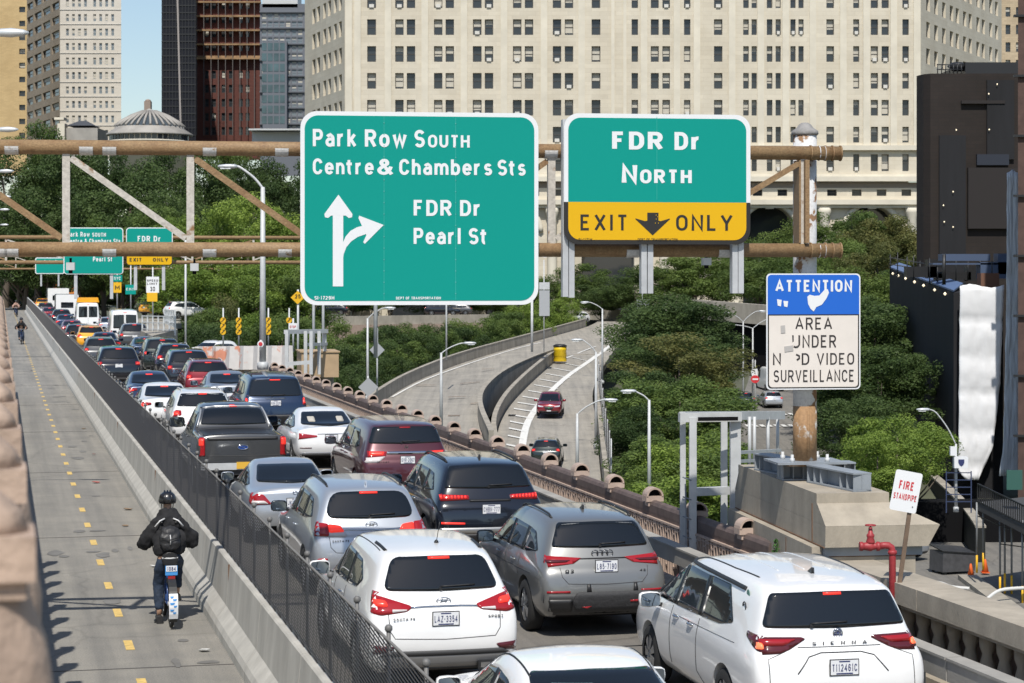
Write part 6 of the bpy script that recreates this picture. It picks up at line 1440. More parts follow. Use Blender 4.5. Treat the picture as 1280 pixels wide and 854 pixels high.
# overpass over the lower street, the shade beneath it put in as a black block
t = thing('street_bridge', 'dark street underpass with a concrete parapet behind the double armed lamps', 'bridge', (0,0,0)); a, b = PD(868,388,262), PD(1040,402,240)
m = MB(m_conc3); m.sweep([(-.4,-1.0),(.4,-1.0),(.4,1.3),(-.4,1.3)], path_frames([a, b])); m.build('parapet', t)
m = MB(m_black); m.prism([a+Vector((0,2,-1)), b+Vector((0,2,-1)), b+Vector((0,2,-9)), a+Vector((0,2,-9))], (0,9,0)); m.build('underpass_shade', t)
for px, y, D, mat, pr, lab in ((955,448,225,p_white,big,'white off road vehicle waiting under the street bridge'),(971,478,214,p_white,van,'white truck standing on the lower street behind the lamp'),(934,500,205,p_blue,cross,'blue car parked at the edge of the lower street')):
    n = Cp(pr, mat, lab); q = PG(px, y+12, .15); n.root.location = q; n.root.rotation_euler = (0,0,R(8)); n.root['group'] = 'cars on the ramps and streets below'
# ================================================================== trees
def leaf_mat(name, c1, c2, scale=.22):
    m = bpy.data.materials.new(name); m.use_nodes = True; t = m.node_tree; t.nodes.clear()
    out = t.nodes.new('ShaderNodeOutputMaterial'); d = t.nodes.new('ShaderNodeBsdfPrincipled'); tr = t.nodes.new('ShaderNodeBsdfTranslucent'); mx = t.nodes.new('ShaderNodeMixShader')
    tc = t.nodes.new('ShaderNodeTexCoord'); n = t.nodes.new('ShaderNodeTexNoise'); n.inputs['Scale'].default_value = 3.2; n.inputs['Detail'].default_value = 4
    oi = t.nodes.new('ShaderNodeObjectInfo'); ad = t.nodes.new('ShaderNodeMath'); ad.operation = 'MULTIPLY_ADD'; ad.inputs[1].default_value = .24; ad.inputs[2].default_value = -.12
    a2 = t.nodes.new('ShaderNodeMath'); a2.operation = 'ADD'; r = t.nodes.new('ShaderNodeValToRGB'); e = r.color_ramp.elements
    e[0].position = .34; e[1].position = .66; e[0].color = (*c1,1); e[1].color = (*c2,1)
    t.links.new(tc.outputs['Object'], n.inputs['Vector']); t.links.new(oi.outputs['Random'], ad.inputs[0]); t.links.new(n.outputs['Fac'], a2.inputs[0]); t.links.new(ad.outputs[0], a2.inputs[1]); t.links.new(a2.outputs[0], r.inputs[0])
    t.links.new(r.outputs[0], d.inputs['Base Color']); t.links.new(r.outputs[0], tr.inputs['Color']); d.inputs['Roughness'].default_value = .5; d.inputs['Specular IOR Level'].default_value = .25
    mx.inputs[0].default_value = .42; t.links.new(d.outputs[0], mx.inputs[1]); t.links.new(tr.outputs[0], mx.inputs[2]); t.links.new(mx.outputs[0], out.inputs[0]); return m
LEAF = {'dark':leaf_mat('foliage_dark', (0.047, 0.082, 0.026), (0.111, 0.165, 0.051)), 'mid':leaf_mat('foliage_mid', (0.074, 0.123, 0.032), (0.177, 0.245, 0.063)), 'bright':leaf_mat('foliage_bright', (0.128, 0.202, 0.036), (0.281, 0.377, 0.075)), 'olive':leaf_mat('foliage_olive', (0.085, 0.109, 0.034), (0.215, 0.210, 0.070))}
m_bark = M('bark', (.10,.08,.06), .9, var=.3, scale=4, bump=.4)
def crown_mesh(seed, nclump=46, nleaf=170, leaf=.043, flat=1.0, gap=.0):
    rg = random.Random(seed); V = []; Fc = []; cl = []
    while len(cl) < nclump:
        u = Vector((rg.uniform(-1,1), rg.uniform(-1,1), rg.uniform(-1,1)))
        if .25 < u.length < .95: cl.append((u*Vector((1,1,1)).length**0, rg.uniform(.20,.36)))
    for c, rad in cl:
        # lobed outline: push clumps out unevenly
        ang = math.atan2(c.y, c.x); k = 1+.16*math.sin(3*ang+seed)+.10*math.sin(5*ang+2*seed+3*c.z); cc = Vector((c.x*k, c.y*k, c.z))
        for i in range(nleaf):
            d = Vector((rg.gauss(0,1), rg.gauss(0,1), rg.gauss(0,1))).normalized(); p = cc + Vector((d.x, d.y, d.z*.72))*rad*rg.random()**.35
            nrm = (d+Vector((rg.gauss(0,.6), rg.gauss(0,.6), rg.gauss(0,.6)+.35))).normalized(); a = nrm.orthogonal().normalized(); a.rotate(Quaternion(nrm, rg.uniform(0,6.28))); b = nrm.cross(a); s = leaf*rg.uniform(.6,1.3)
            n = len(V); V += [p-a*s, p+b*s*.62+nrm*s*.15, p+a*s, p-b*s*.62+nrm*s*.15]; Fc.append((n,n+1,n+2,n+3))
    me = bpy.data.meshes.new('crown'); me.from_pydata([tuple(v) for v in V], [], Fc); me.materials.append(LEAF['mid']); me.update(); return me
CROWNS = [crown_mesh(s, nc, nl, lf) for s, nc, nl, lf in ((1,46,420,.027),(2,40,460,.026),(3,60,330,.026),(4,34,520,.028),(5,52,380,.025))]
def trunk_mesh(seed):
    rg = random.Random(seed); m = MB(m_bark); H = 1.0
    P = [Vector((0,0,0)), Vector((rg.uniform(-.02,.02),rg.uniform(-.02,.02),.25)), Vector((rg.uniform(-.04,.04),rg.uniform(-.04,.04),.5)), Vector((rg.uniform(-.05,.05),rg.uniform(-.05,.05),.85))]
    m.tube(P, [.03,.022,.016,.005], 7)
    for i in range(6):
        z = rg.uniform(.3,.6); a = rg.uniform(0,6.28); b = Vector((0,0,z)); ln = rg.uniform(.14,.26); e = b+Vector((math.cos(a)*ln, math.sin(a)*ln, rg.uniform(.12,.26)))
        m.tube([b, b.lerp(e,.5)+Vector((0,0,-.02)), e], [.011,.008,.003], 5)
    return m.mesh('trunk')
TRUNKS = [trunk_mesh(s) for s in (11,12,13)]
rt = random.Random(21); tree_n = 0
HUE = {'dark':'dark green','mid':'mid green','bright':'bright green','olive':'olive and yellowing'}
def tree(px, ytop, D, w, hue, place, cz=.62, base=None, group=None, low=False):
    """px, ytop: where the crown tops out in the photograph; w crown width in metres"""
    global tree_n; tree_n += 1
    x = XD(px, D); zt = HC-(ytop-PYH)*D/FPX; z0 = gz(D) if base is None else base; H = zt-z0; ch = min(H*cz, w*1.15) if not low else H
    t = thing('tree' if not low else 'bush', '%s %s %s' % (HUE[hue], 'leafy tree' if not low else 'dense bush', place), 'tree' if not low else 'bush', (x, D, z0), rt.uniform(0,6.28), group)
    tr = bpy.data.objects.new('trunk', TRUNKS[tree_n % 3]); COL.objects.link(tr); tr.parent = t; s = H*.95; tr.scale = (s*.8, s*.8, s)
    cr = bpy.data.objects.new('crown', CROWNS[tree_n % 5]); COL.objects.link(cr); cr.parent = t; cr.location = (0,0,H-ch/2*.93); cr.scale = (w/2*.86, w/2*.86*rt.uniform(.9,1.1), ch/2*.88)
    cr.material_slots[0].link = 'OBJECT'; cr.material_slots[0].material = LEAF[hue]; return t
G1 = 'park trees behind the first gantry'; G2 = 'bushes on the slope beside the exit ramp'; G3 = 'trees between the ramp and the lower street'; G4 = 'trees at the foot of the stone building'; G5 = 'trees along the dark netted building'
for px, y, D, w, h in ((8,176,300,16,'dark'),(45,152,310,13,'mid'),(82,186,300,15,'dark'),(118,178,320,15,'dark'),(160,186,300,16,'dark'),(205,186,312,15,'dark'),(250,190,300,16,'dark'),(290,176,325,13,'mid'),(318,196,305,14,'dark'),(352,186,310,15,'dark'),(385,200,300,14,'dark'),(30,232,285,16,'dark'),(130,235,280,16,'dark'),(215,232,285,16,'dark')):
    tree(px, y, D, w, h, 'in the park mass behind the first gantry', group=G1)
for px, y, D, w, h in ((262,250,262,13,'bright'),(310,244,255,15,'bright'),(350,256,250,12,'bright'),(195,255,268,13,'mid'),(228,268,258,11,'bright'),(150,262,275,13,'mid'),(100,270,280,13,'dark'),(60,262,285,12,'dark'),(20,280,285,13,'dark')):
    tree(px, y, D, w, h, 'in the sunlit row below the park trees', group='sunlit trees below the park')
for px, y, D, w, h in ((245,318,232,13,'bright'),(290,322,226,14,'bright'),(335,326,222,13,'bright'),(368,330,220,12,'mid'),(200,330,312,12,'mid'),(168,336,300,12,'mid'),(128,338,310,12,'dark'),(95,340,315,12,'dark'),(55,345,320,11,'mid'),(25,348,320,10,'mid'),(12,346,315,9,'dark')):
    tree(px, y, D, w, h, 'in the belt beside the far roadway', group='tree belt beside the far roadway')
for px, y, D, w, h in ((268,374,200,6.5,'dark'),(280,370,190,7,'olive'),(272,384,185,8,'mid'),(250,402,165,7,'dark'),(262,405,160,7,'dark'),(300,398,180,8,'mid'),(322,392,185,8,'bright'),(348,390,180,8,'mid'),(372,396,190,8,'mid'),(236,424,150,4,'dark'),(250,425,140,5,'olive')):
    tree(px, y, D, w, h, 'on the slope behind the wrapped barrier', group='bushes behind the wrapped barrier', low=True, base=-5.5)
for px, y, D, w, h in ((425,402,215,8,'mid'),(452,408,214,9,'dark'),(480,405,222,9,'dark'),(510,401,232,9,'mid'),(540,399,240,9,'dark'),(568,400,246,9,'mid'),(598,396,254,10,'mid'),(628,388,262,10,'mid'),(655,374,270,9,'bright'),(682,366,284,8,'bright'),(705,362,296,7,'bright'),(418,430,175,7,'dark'),(440,428,186,7,'mid'),(468,424,200,8,'dark'),(496,420,210,7,'mid'),(524,416,220,7,'dark'),(552,412,229,7,'mid'),(580,408,238,7,'dark'),(412,452,165,6,'dark'),(434,452,172,6,'dark'),(458,446,184,6,'dark'),(608,402,246,6,'mid'),(636,398,256,6,'mid'),(664,390,270,6,'mid'),(690,380,285,5,'bright')):
    tree(px, y, D, w, h, 'on the slope beside the exit ramp', low=True, base=-7, group=G2)
for px, y, D, w, h in ((400,350,318,13,'mid'),(440,352,320,12,'dark'),(485,350,318,13,'mid'),(530,352,320,13,'dark'),(575,350,318,13,'mid'),(620,348,320,13,'mid'),(690,335,330,12,'mid'),(722,328,325,11,'mid'),(665,340,322,12,'mid'),(752,352,312,12,'dark'),(790,336,310,13,'dark'),(828,322,306,14,'mid'),(868,318,300,14,'mid'),(905,314,300,13,'mid'),(945,292,312,13,'mid'),(985,286,312,13,'mid'),(1030,262,310,14,'mid'),(1075,262,305,14,'mid'),(1112,266,300,15,'olive'),(1140,262,300,12,'olive'),(1060,300,280,13,'mid'),(1100,300,272,13,'olive'),(1000,310,285,13,'mid'),(952,318,282,12,'mid'),(1135,330,262,11,'dark')):
    tree(px, y, D, w, h, 'at the foot of the tall stone building', group=G4)
for px, y, D, w, h in ((850,372,215,12,'dark'),(840,366,205,15,'dark'),(858,376,200,13,'dark'),(835,412,190,10,'dark'),(858,414,178,12,'dark'),(850,418,172,13,'olive'),(872,432,185,8,'dark'),(806,462,160,8.5,'dark'),(838,466,150,10,'mid'),(850,470,145,12,'mid'),(880,486,148,7,'mid'),(802,506,138,6.5,'dark'),(832,546,125,7.5,'mid'),(862,544,118,8.5,'bright'),(865,535,118,9,'mid'),(893,540,122,6,'bright'),(845,590,100,8,'bright'),(890,600,100,8,'mid'),(826,600,104,7,'bright'),(912,596,108,4.5,'mid'),(800,585,115,4.5,'mid')):
    tree(px, y, D, w, h, 'in the grove between the hatched ramp and the lower street', group=G3)
for px, y, D, w, h in ((1052,372,182,13,'dark'),(1095,378,176,13,'dark'),(1078,330,220,14,'mid'),(1120,360,190,10,'dark'),(1060,430,160,11,'mid'),(1100,432,156,12,'dark'),(1135,440,160,8,'dark'),(1075,490,140,9,'dark'),(1120,512,128,7.5,'bright'),(1098,540,124,6,'bright'),(1050,545,150,8,'dark'),(1145,530,132,4.5,'bright')):
    tree(px, y, D, w, h, 'beside the dark netted building', group=G5)

# ================================================================== buildings
def stone_mat(name, col, mortar, w=2.2, h=.62, rough=.85, var=.1, stain=.12):
    m = M(name, col, rough); t = m.node_tree; b = t.nodes['Principled BSDF']; tc = t.nodes.new('ShaderNodeTexCoord'); sp = t.nodes.new('ShaderNodeSeparateXYZ'); ad = t.nodes.new('ShaderNodeMath'); ad.operation = 'ADD'; cb = t.nodes.new('ShaderNodeCombineXYZ')
    t.links.new(tc.outputs['Object'], sp.inputs[0]); t.links.new(sp.outputs[0], ad.inputs[0]); t.links.new(sp.outputs[1], ad.inputs[1]); t.links.new(ad.outputs[0], cb.inputs[0]); t.links.new(sp.outputs[2], cb.inputs[1])
    br = t.nodes.new('ShaderNodeTexBrick'); br.inputs['Scale'].default_value = 1; br.inputs['Brick Width'].default_value = w; br.inputs['Row Height'].default_value = h; br.inputs['Mortar Size'].default_value = .025; br.inputs['Mortar Smooth'].default_value = .3
    br.inputs['Color1'].default_value = (*[v*(1+var) for v in col],1); br.inputs['Color2'].default_value = (*[v*(1-var) for v in col],1); br.inputs['Mortar'].default_value = (*mortar,1); t.links.new(cb.outputs[0], br.inputs['Vector'])
    n = t.nodes.new('ShaderNodeTexNoise'); n.inputs['Scale'].default_value = .12; n.inputs['Detail'].default_value = 8; n.inputs['Roughness'].default_value = .7; r = t.nodes.new('ShaderNodeValToRGB'); r.color_ramp.elements[0].position = .35; r.color_ramp.elements[1].position = .65; r.color_ramp.elements[0].color = (1-stain*1.4,1-stain*1.6,1-stain*1.9,1)
    t.links.new(tc.outputs['Object'], n.inputs['Vector']); t.links.new(n.outputs['Fac'], r.inputs[0]); mx = t.nodes.new('ShaderNodeMix'); mx.data_type = 'RGBA'; mx.blend_type = 'MULTIPLY'; mx.inputs[0].default_value = 1
    t.links.new(br.outputs[0], mx.inputs[6]); t.links.new(r.outputs[0], mx.inputs[7]); t.links.new(mx.outputs[2], b.inputs['Base Color']); return m
m_stone = stone_mat('limestone', (.645,.59,.48), (.565,.51,.41), 2.4, .66, var=.05)
m_stone_tr = M('limestone_trim', (.635,.585,.48), .85, var=.12, scale=.3)
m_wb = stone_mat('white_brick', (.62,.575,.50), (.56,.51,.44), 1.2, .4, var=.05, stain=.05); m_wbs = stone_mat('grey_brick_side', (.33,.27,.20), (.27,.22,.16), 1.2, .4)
m_tanb = stone_mat('yellow_brick', (.55,.40,.20), (.48,.34,.17), 1.0, .35, var=.06); m_redb = stone_mat('red_brick', (.115,.037,.027), (.09,.033,.026), .8, .3)
m_wframe = M('window_frame_dark', (.06,.055,.05), .6); m_wglass = M('window_glass', (.035,.04,.045), .06, spec=.6); m_blind = M('window_blind', (.50,.47,.40), .8); m_ac = M('ac_unit', (.62,.6,.55), .6)
m_wglass2 = M('window_glass_pale', (.16,.19,.21), .08, spec=.6); m_wwhite = M('window_frame_white', (.6,.58,.54), .6)
def wall_holes(mb, U0, U1, Z0, Z1, cols, rows, depth, y=0.):
    """wall in the local XZ plane with real recessed openings: every column x row cell is open"""
    us = sorted(set([U0,U1]+[v for c in cols for v in c])); zs = sorted(set([Z0,Z1]+[v for r in rows for v in r]))
    cs = set((round(a,4),round(b,4)) for a,b in cols); rs = set((round(a,4),round(b,4)) for a,b in rows)
    for a, b in zip(us, us[1:]):
        for c, d in zip(zs, zs[1:]):
            if (round(a,4),round(b,4)) in cs and (round(c,4),round(d,4)) in rs:
                mb.poly([(a,y,c),(a,y+depth,c),(a,y+depth,d),(a,y,d)]); mb.poly([(b,y,c),(b,y,d),(b,y+depth,d),(b,y+depth,c)]); mb.poly([(a,y,c),(b,y,c),(b,y+depth,c),(a,y+depth,c)]); mb.poly([(a,y,d),(a,y+depth,d),(b,y+depth,d),(b,y,d)])
            else: mb.poly([(a,y,c),(b,y,c),(b,y,d),(a,y,d)])
def window_geo(mb, w, h, off, style, blind=0., ac=False, frame=None):
    ox, oy, oz = off; f = frame or m_wframe; t = min(.11, w*.09)
    mb.use(m_wglass if style != 'pale' else m_wglass2); mb.box((ox,oy+.04,oz+h/2), (w-.01,.02,h-.01))
    mb.use(f)
    for x in (-w/2+t/2, w/2-t/2): mb.box((ox+x,oy,oz+h/2), (t,.08,h-.004))
    for z in (t/2, h*.5, h-t/2): mb.box((ox,oy+.001,oz+z), (w-2*t,.07,t))
    if blind > .02: mb.use(m_blind); mb.box((ox,oy+.022,oz+h-t-(h-2*t)*blind/2), (w-2*t-.01,.012,(h-2*t)*blind))
    if ac: mb.use(m_ac); mb.box((ox,oy-.35,oz+.32), (w*.55,.7,.5))
def fit_windows(parent, cells, depth, rg, style='n', pac=.12, pbl=.5, frame=None, limit=100, vis=None):
    """cells: (u0,u1,z0,z1); first 100 as parts of their own (copies share meshes), the rest as one"""
    lib = {}; cells = sorted(cells, key=lambda c: 0 if (vis is None or vis(c)) else 1); rest = MB()
    for i, (a, b, c, d) in enumerate(cells):
        bl = rg.choice([0,0,.3,.45,.5,.65,.9]) if rg.random() < pbl*1.4 else 0; ac = rg.random() < pac
        w, h = b-a, d-c
        if i < limit:
            key = (round(w,1), round(h,1), bl, ac)
            if key not in lib: m = MB(); window_geo(m, w, h, (0,0,0), style, bl, ac, frame); lib[key] = m.mesh('window')
            o = bpy.data.objects.new('window', lib[key]); COL.objects.link(o); o.parent = parent; o.location = ((a+b)/2, depth-.06, c)
        else: window_geo(rest, w, h, ((a+b)/2, depth-.06, c), style, bl, ac, frame)
    if rest.v: tag(rest.build('window', parent), kind='stuff')
rgw = random.Random(77)
# --- tall stone building
DM = 325.0; kM = DM/FPX; X = lambda px: (px-640)*kM; Z = lambda y: HC+(PYH-y)*kM
mun = thing('stone_building', 'huge cream stone office building with rows of paired dark windows and arches at street level', 'building', (0, DM, 0))
cols = [(459,470),(494,504.5),(508.5,519),(542.5,553),(557,567.5),(591,602),(606,616.5),(641,652),(656,666.5),(691,701.5),(706,716.5),(739.5,750.5),(789.5,797.5),(813.5,823.5),(828,837.5),(855,863),(892.5,903),(929,936),(939.5,946),(958.5,965.5),(969.5,976),(988,994.5),(998,1004.5),(1033,1042.5),(1066.5,1074),(1088.5,1097.5),(1102,1111),(1128,1136)]
cols = [(X(a), X(b)) for a, b in cols]; rows = [(Z(34+33.6*k+9.8), Z(34+33.6*k-9.8)) for k in range(-2,5)]+[(Z(214), Z(193))]
m = MB(m_stone); wall_holes(m, X(431), X(1151), Z(218), Z(-50), cols, rows, .55); m.build('wall', mun)
cells = [(a,b,c,d) for a,b in cols for c,d in rows]
def vis_m(c):
    px = 640+(c[0]+c[1])/2/kM; y = PYH-((c[2]+c[3])/2-HC)/kM
    return not (y < -2 or (375 < px < 673 and y > 145) or (705 < px < 938 and y > 148))
fit_windows(mun, cells, .55, rgw, pac=.2, pbl=.6, vis=vis_m)
# side faces
def side_face(parent, pxa, Da, pxb, Db, k0, k1, cols_f, mat, DH, name='side_wall', depth=.5, rows_=None):
    a = Vector(((pxa-640)*Da/FPX, Da-DH)); b = Vector(((pxb-640)*Db/FPX, Db-DH)); ln = (b-a).length; e = bpy.data.objects.new(name, None)
    m = MB(mat); cs = [(ln*u, ln*v) for u, v in cols_f]; wall_holes(m, 0, ln, k0, k1, cs, rows_, depth); o = m.build(name, parent); o.location = (a.x, a.y, 0); o.rotation_euler = (0,0,math.atan2(b.y-a.y, b.x-a.x))
    mm = MB()
    for u, v in cs:
        for c, d in rows_: window_geo(mm, v-u, d-c, ((u+v)/2, depth-.06, c), 'n', rgw.choice([0,0,.3,.5]))
    tag(mm.build('window', o), kind='stuff'); return o
side_face(mun, 381, 352, 431, 325.01, Z(218), Z(-50), [(.2,.28),(.32,.40),(.48,.55),(.60,.67),(.74,.81),(.86,.93)], m_stone, DM, rows_=rows)
side_face(mun, 1151, 325.01, 1252, 372, Z(218), Z(-50), [(.06,.10),(.15,.19),(.24,.28),(.33,.37),(.40,.44),(.49,.53),(.56,.60),(.66,.70),(.73,.77),(.83,.87),(.91,.95)], m_stone, DM, rows_=rows)
m = MB(m_stone_tr)
for px in (436,447,485,531,580,630,680,727,766,781,805,846,871,915,951,982,1016,1054,1083,1117,1146): m.box((X(px), -.10, (Z(184)+Z(-50))/2), (1.0 if px not in (766,781) else .5,.2,Z(-50)-Z(184)))
m.build('pilaster_strip', mun)
m = MB(m_stone_tr); c0, c1 = X(429), X(1153)
for y0, y1, pr in ((182,188,.7),(221,227,1.1),(250,256,1.2),(256,260,.6),(218,221,.4)): m.box(((c0+c1)/2, -pr/2+.1, (Z(y0)+Z(y1))/2), (c1-c0+pr, pr+.2, Z(y0)-Z(y1)))
m.build('cornice', mun)
m = MB(M('limestone_frieze_dark', (.22,.19,.16), .9)); m.box(((c0+c1)/2, .3, (Z(228)+Z(235))/2), (c1-c0-.4,.5,Z(228)-Z(235))); m.build('frieze', mun)
fr = [(X(a), X(a+12)) for a in range(445,1140,31)]; rr_ = [(Z(245),Z(237))]
m = MB(m_stone); wall_holes(m, X(431), X(1151), Z(250), Z(235), fr, rr_, .5); m.build('attic_wall', mun)
mm = MB(); [window_geo(mm, b-a, rr_[0][1]-rr_[0][0], ((a+b)/2,.45,rr_[0][0]), 'n') for a,b in fr]; tag(mm.build('window', mun), kind='stuff')
# base with arches
m = MB(m_stone); zb0, zb1 = Z(440), Z(256)
arcs = [(px, 33) for px in (520, 640, 760, 962, 1090)]; edges = [X(431)]
for px, hw in arcs:
    cx, r = X(px), hw*kM; m.poly([(edges[-1],.4,zb0),(cx-r,.4,zb0),(cx-r,.4,zb1),(edges[-1],.4,zb1)]); zc = Z(290); n = 14
    for i in range(n):
        a0, a1 = math.pi-math.pi*i/n, math.pi-math.pi*(i+1)/n; p, q = (cx+r*math.cos(a0), zc+r*math.sin(a0)), (cx+r*math.cos(a1), zc+r*math.sin(a1))
        m.poly([(p[0],.4,p[1]),(q[0],.4,q[1]),(q[0],.4,zb1),(p[0],.4,zb1)]); m.poly([(p[0],.4,p[1]),(p[0],4,p[1]),(q[0],4,q[1]),(q[0],.4,q[1])])
    for x in (cx-r, cx+r): m.poly([(x,.4,zb0),(x,4,zb0),(x,4,zc),(x,.4,zc)])
    edges.append(cx+r)
m.poly([(edges[-1],.4,zb0),(X(1151),.4,zb0),(X(1151),.4,zb1),(edges[-1],.4,zb1)]); m.use(m_wglass); m.poly([(X(431),4,zb0),(X(1151),4,zb0),(X(1151),4,zb1),(X(431),4,zb1)]); m.build('arcade_base', mun)
m = MB(m_stone_tr)
for px, hw in arcs: m.tube([(X(px)+(hw+3)*kM*math.cos(R(a)), .3, Z(290)+(hw+3)*kM*math.sin(R(a))) for a in range(0,181,9)], .45, 6); m.box((X(px),.0,Z(255.5)), (1.2,.8,1.4))
for px in (445,470,568,592,690,712,808,830,905,920,1012,1030,1140): m.lathe([(1.0,zb0),(1.0,zb0+2),(.8,zb0+2.2),(.72,Z(272)),(1.05,Z(266)),(1.1,Z(260))], (X(px),-.1,0), 12)
m.build('arch_moulding', mun)
m = MB(m_stone); m.box((X(795),20,Z(100)), (X(1151)-X(431)-1, 20, Z(-50)-Z(250))); m.build('core', mun)
# --- generic block with windows
def block(name, label, D, pxl, pxr, ytop, ybot, cols, rows, mat, depth_m=25, wd=.3, frame=None, style='n', pac=0, pbl=.3, limit=100):
    k = D/FPX; t = thing(name, label, 'building', (XD((pxl+pxr)/2, D), D, 0)); c = (pxl+pxr)/2; f = lambda p: (p-c)*k; g = lambda y: HC+(PYH-y)*k
    cs = [(f(a), f(b)) for a, b in cols]; rs = [(g(b), g(a)) for a, b in rows]
    m = MB(mat); wall_holes(m, f(pxl), f(pxr), g(ybot), g(ytop), cs, rs, wd)
    sk = lambda p: f(p)+(p-640)*k*depth_m/D
    for p in (pxl, pxr): m.poly([(f(p),0,g(ybot)),(sk(p),depth_m,g(ybot)),(sk(p),depth_m,g(ytop)),(f(p),0,g(ytop))])
    m.poly([(f(pxl),0,g(ytop)),(f(pxr),0,g(ytop)),(sk(pxr),depth_m,g(ytop)),(sk(pxl),depth_m,g(ytop))]); m.build('wall', t)
    if cs: fit_windows(t, [(a,b,c_,d) for a,b in cs for c_,d in rs], wd, rgw, style, pac, pbl, frame, limit)
    return t, f, g, k
t, f, g, k = block('white_office_tower', 'white brick office tower with two bands of four narrow windows against the sky', 560, 75, 151.5, -40, 200, [(x,x+3.6) for x in (82.5,90,97.5,105,116.5,124,131.5,139)], [(18.1*i-36.5, 18.1*i-27.5) for i in range(0,12)], m_wb, 30, .35, m_wwhite, 'pale', 0, .5)
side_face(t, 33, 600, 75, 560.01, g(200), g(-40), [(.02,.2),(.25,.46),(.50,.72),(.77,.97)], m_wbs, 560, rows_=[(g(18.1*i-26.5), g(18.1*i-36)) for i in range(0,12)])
for ch in t.children:
    if ch.name.startswith('side_wall'): ch.location.x -= XD((75+151.5)/2, 560)
m = MB(m_wwhite); [m.box(((f(75)+f(151.5))/2,-.12,g(18.1*i-24)), (f(151.5)-f(75)+.1,.10,.12)) for i in range(0,12)]; m.build('sill_band', t)
block('tan_office_tower', 'plain yellow brick tower with a single column of dark windows', 520, -40, 33.5, -40, 220, [(24,31.5)], [(17.5*i-26.5, 17.5*i-19.5) for i in range(0,13)], m_tanb, 25, .5)
# ornate red brick building with scaffold bands
rc = [(256,261),(264.5,270),(277,282),(286,291),(298.5,303.5),(307,312)]
t, f, g, k = block('red_brick_building', 'dark red brick building with scaffolded ornate upper storeys', 470, 245, 326, -40, 200, rc, [(17.6*i+88.5, 17.6*i+98.5) for i in range(0,6)]+[(17.6*i-34, 17.6*i-24) for i in range(0,6)], m_redb, 30, .4, None, 'n', 0, .2)
m_scaf = M('scaffold_boards', (.30,.19,.10), .9, var=.4, scale=.8); m = MB(m_scaf)
for i in range(6): m.box((0,-.9,g(17.6*i-14)), (f(326)-f(245)+.2,1.4,.32)); m.use(m_trim) if 0 else None
m.box((0,-.5,g(72)), (f(326)-f(245)+1.0,1.0,.6)); m.build('scaffold_deck', t)
m = MB(M('scaffold_pole', (.10,.09,.085), .6)); [m.bar((f(x),-1.5,g(170)), (f(x),-1.5,g(-40)), .16,.16,up=(0,1,0)) for x in range(247,327,9)]; m.build('scaffold_pole', t)
m_dkg = M('dark_tower_glass', (.011,.012,.017), .5, spec=.2, var=.2, scale=.4)
t, f, g, k = block('dark_glass_tower', 'near black glass tower with one pale vertical seam', 440, 202, 245, -40, 220, [], [], m_dkg, 30)
m = MB(M('tower_blue_strip', (.07,.11,.17), .15)); m.poly([(f(190),18,g(220)),(f(202),0,g(220)),(f(202),0,g(-40)),(f(190),18,g(-40))]); m.build('side_glass', t)
m = MB(M('tower_seam', (.3,.27,.25), .6)); m.bar((f(227),-.1,g(200)), (f(221),-.1,g(-40)), .35,.2,up=(0,1,0)); m.build('seam', t)
m = MB(m_trim); [m.box((f(x),-.08,g(90)), (.12,.16,70)) for x in range(204,245,4)]; [m.box((0,-.06,g(y)), (f(245)-f(202),.12,.25)) for y in range(-20,210,9)]; m.build('mullion', t)
m_ggl = M('green_glass', (.06,.10,.11), .07, spec=.6, var=.5, scale=.35)
t, f, g, k = block('glass_apartment_block', 'glass apartment block with grey mullions and stepped terraces', 430, 325, 382, 5, 220, [(x,x+6.2) for x in (327,334.5,342,349.5,357,364.5,372)], [(y,y+7.6) for y in range(17,160,10)], M('slab_grey', (.13,.14,.16), .6), 18, .25, M('mullion_grey', (.22,.23,.25), .5), 'pale', 0, .5)
m = MB(M('slab_grey', (.13,.14,.16))); [m.box((0,-.15,g(y)), (f(382)-f(325)+.1,.5,.28)) for y in range(15,165,20)]; m.box((f(345),-1.2,g(110)), (f(357)-f(327),2.2,g(52)-g(165))); m.build('terrace', t)
m = MB(m_ggl); [m.box((f(332+7.5*i),-2.33,g(60+13*j)), (2.0 if 0 else .95,.05,1.5)) for i in range(4) for j in range(8)]; m.build('terrace_glazing', t)
m = MB(m_galv); m.box((f(350),4,g(0)), (f(374)-f(330),8,3)); m.build('penthouse', t)
t, f, g, k = block('beige_corner_building', 'beige brick building showing at the very edge behind the stone one', 420, 1252, 1330, -40, 300, [(1257,1263),(1270,1277)], [(22*i-35, 22*i-23) for i in range(0,8)], stone_mat('beige_brick', (.50,.40,.27), (.42,.33,.22), 1, .4), 20, .4)
# --- glazed dome
DD = 415; kD = DD/FPX; cxd = XD(176, DD); zd = lambda y: HC+(PYH-y)*kD
dome = thing('domed_building', 'round stone building with a ribbed glass dome behind the park trees', 'building', (cxd, DD+10, 0)); m_slate = M('dome_metal', (.33,.31,.28), .6, var=.2, scale=.4); m_dgl = M('dome_glass', (.06,.075,.085), .15)
N = 48; m = MB(m_slate); rad = lambda px: px*kD; m.lathe([(rad(55),zd(166)),(rad(55),zd(164)),(rad(44),zd(157)),(rad(44),zd(155))], (0,0,0), N); m.lathe([(rad(9),zd(136)),(rad(8),zd(134.5)),(rad(3),zd(132)),(.2,zd(131))], (0,0,0), 24)
m.build('roof_ring', dome); m = MB(m_dgl); m.lathe([(rad(44),zd(155)),(rad(36),zd(148.5)),(rad(24),zd(141.5)),(rad(9),zd(135.5))], (0,0,0), N, caps=False); m.build('glass', dome)
m = MB(m_slate)
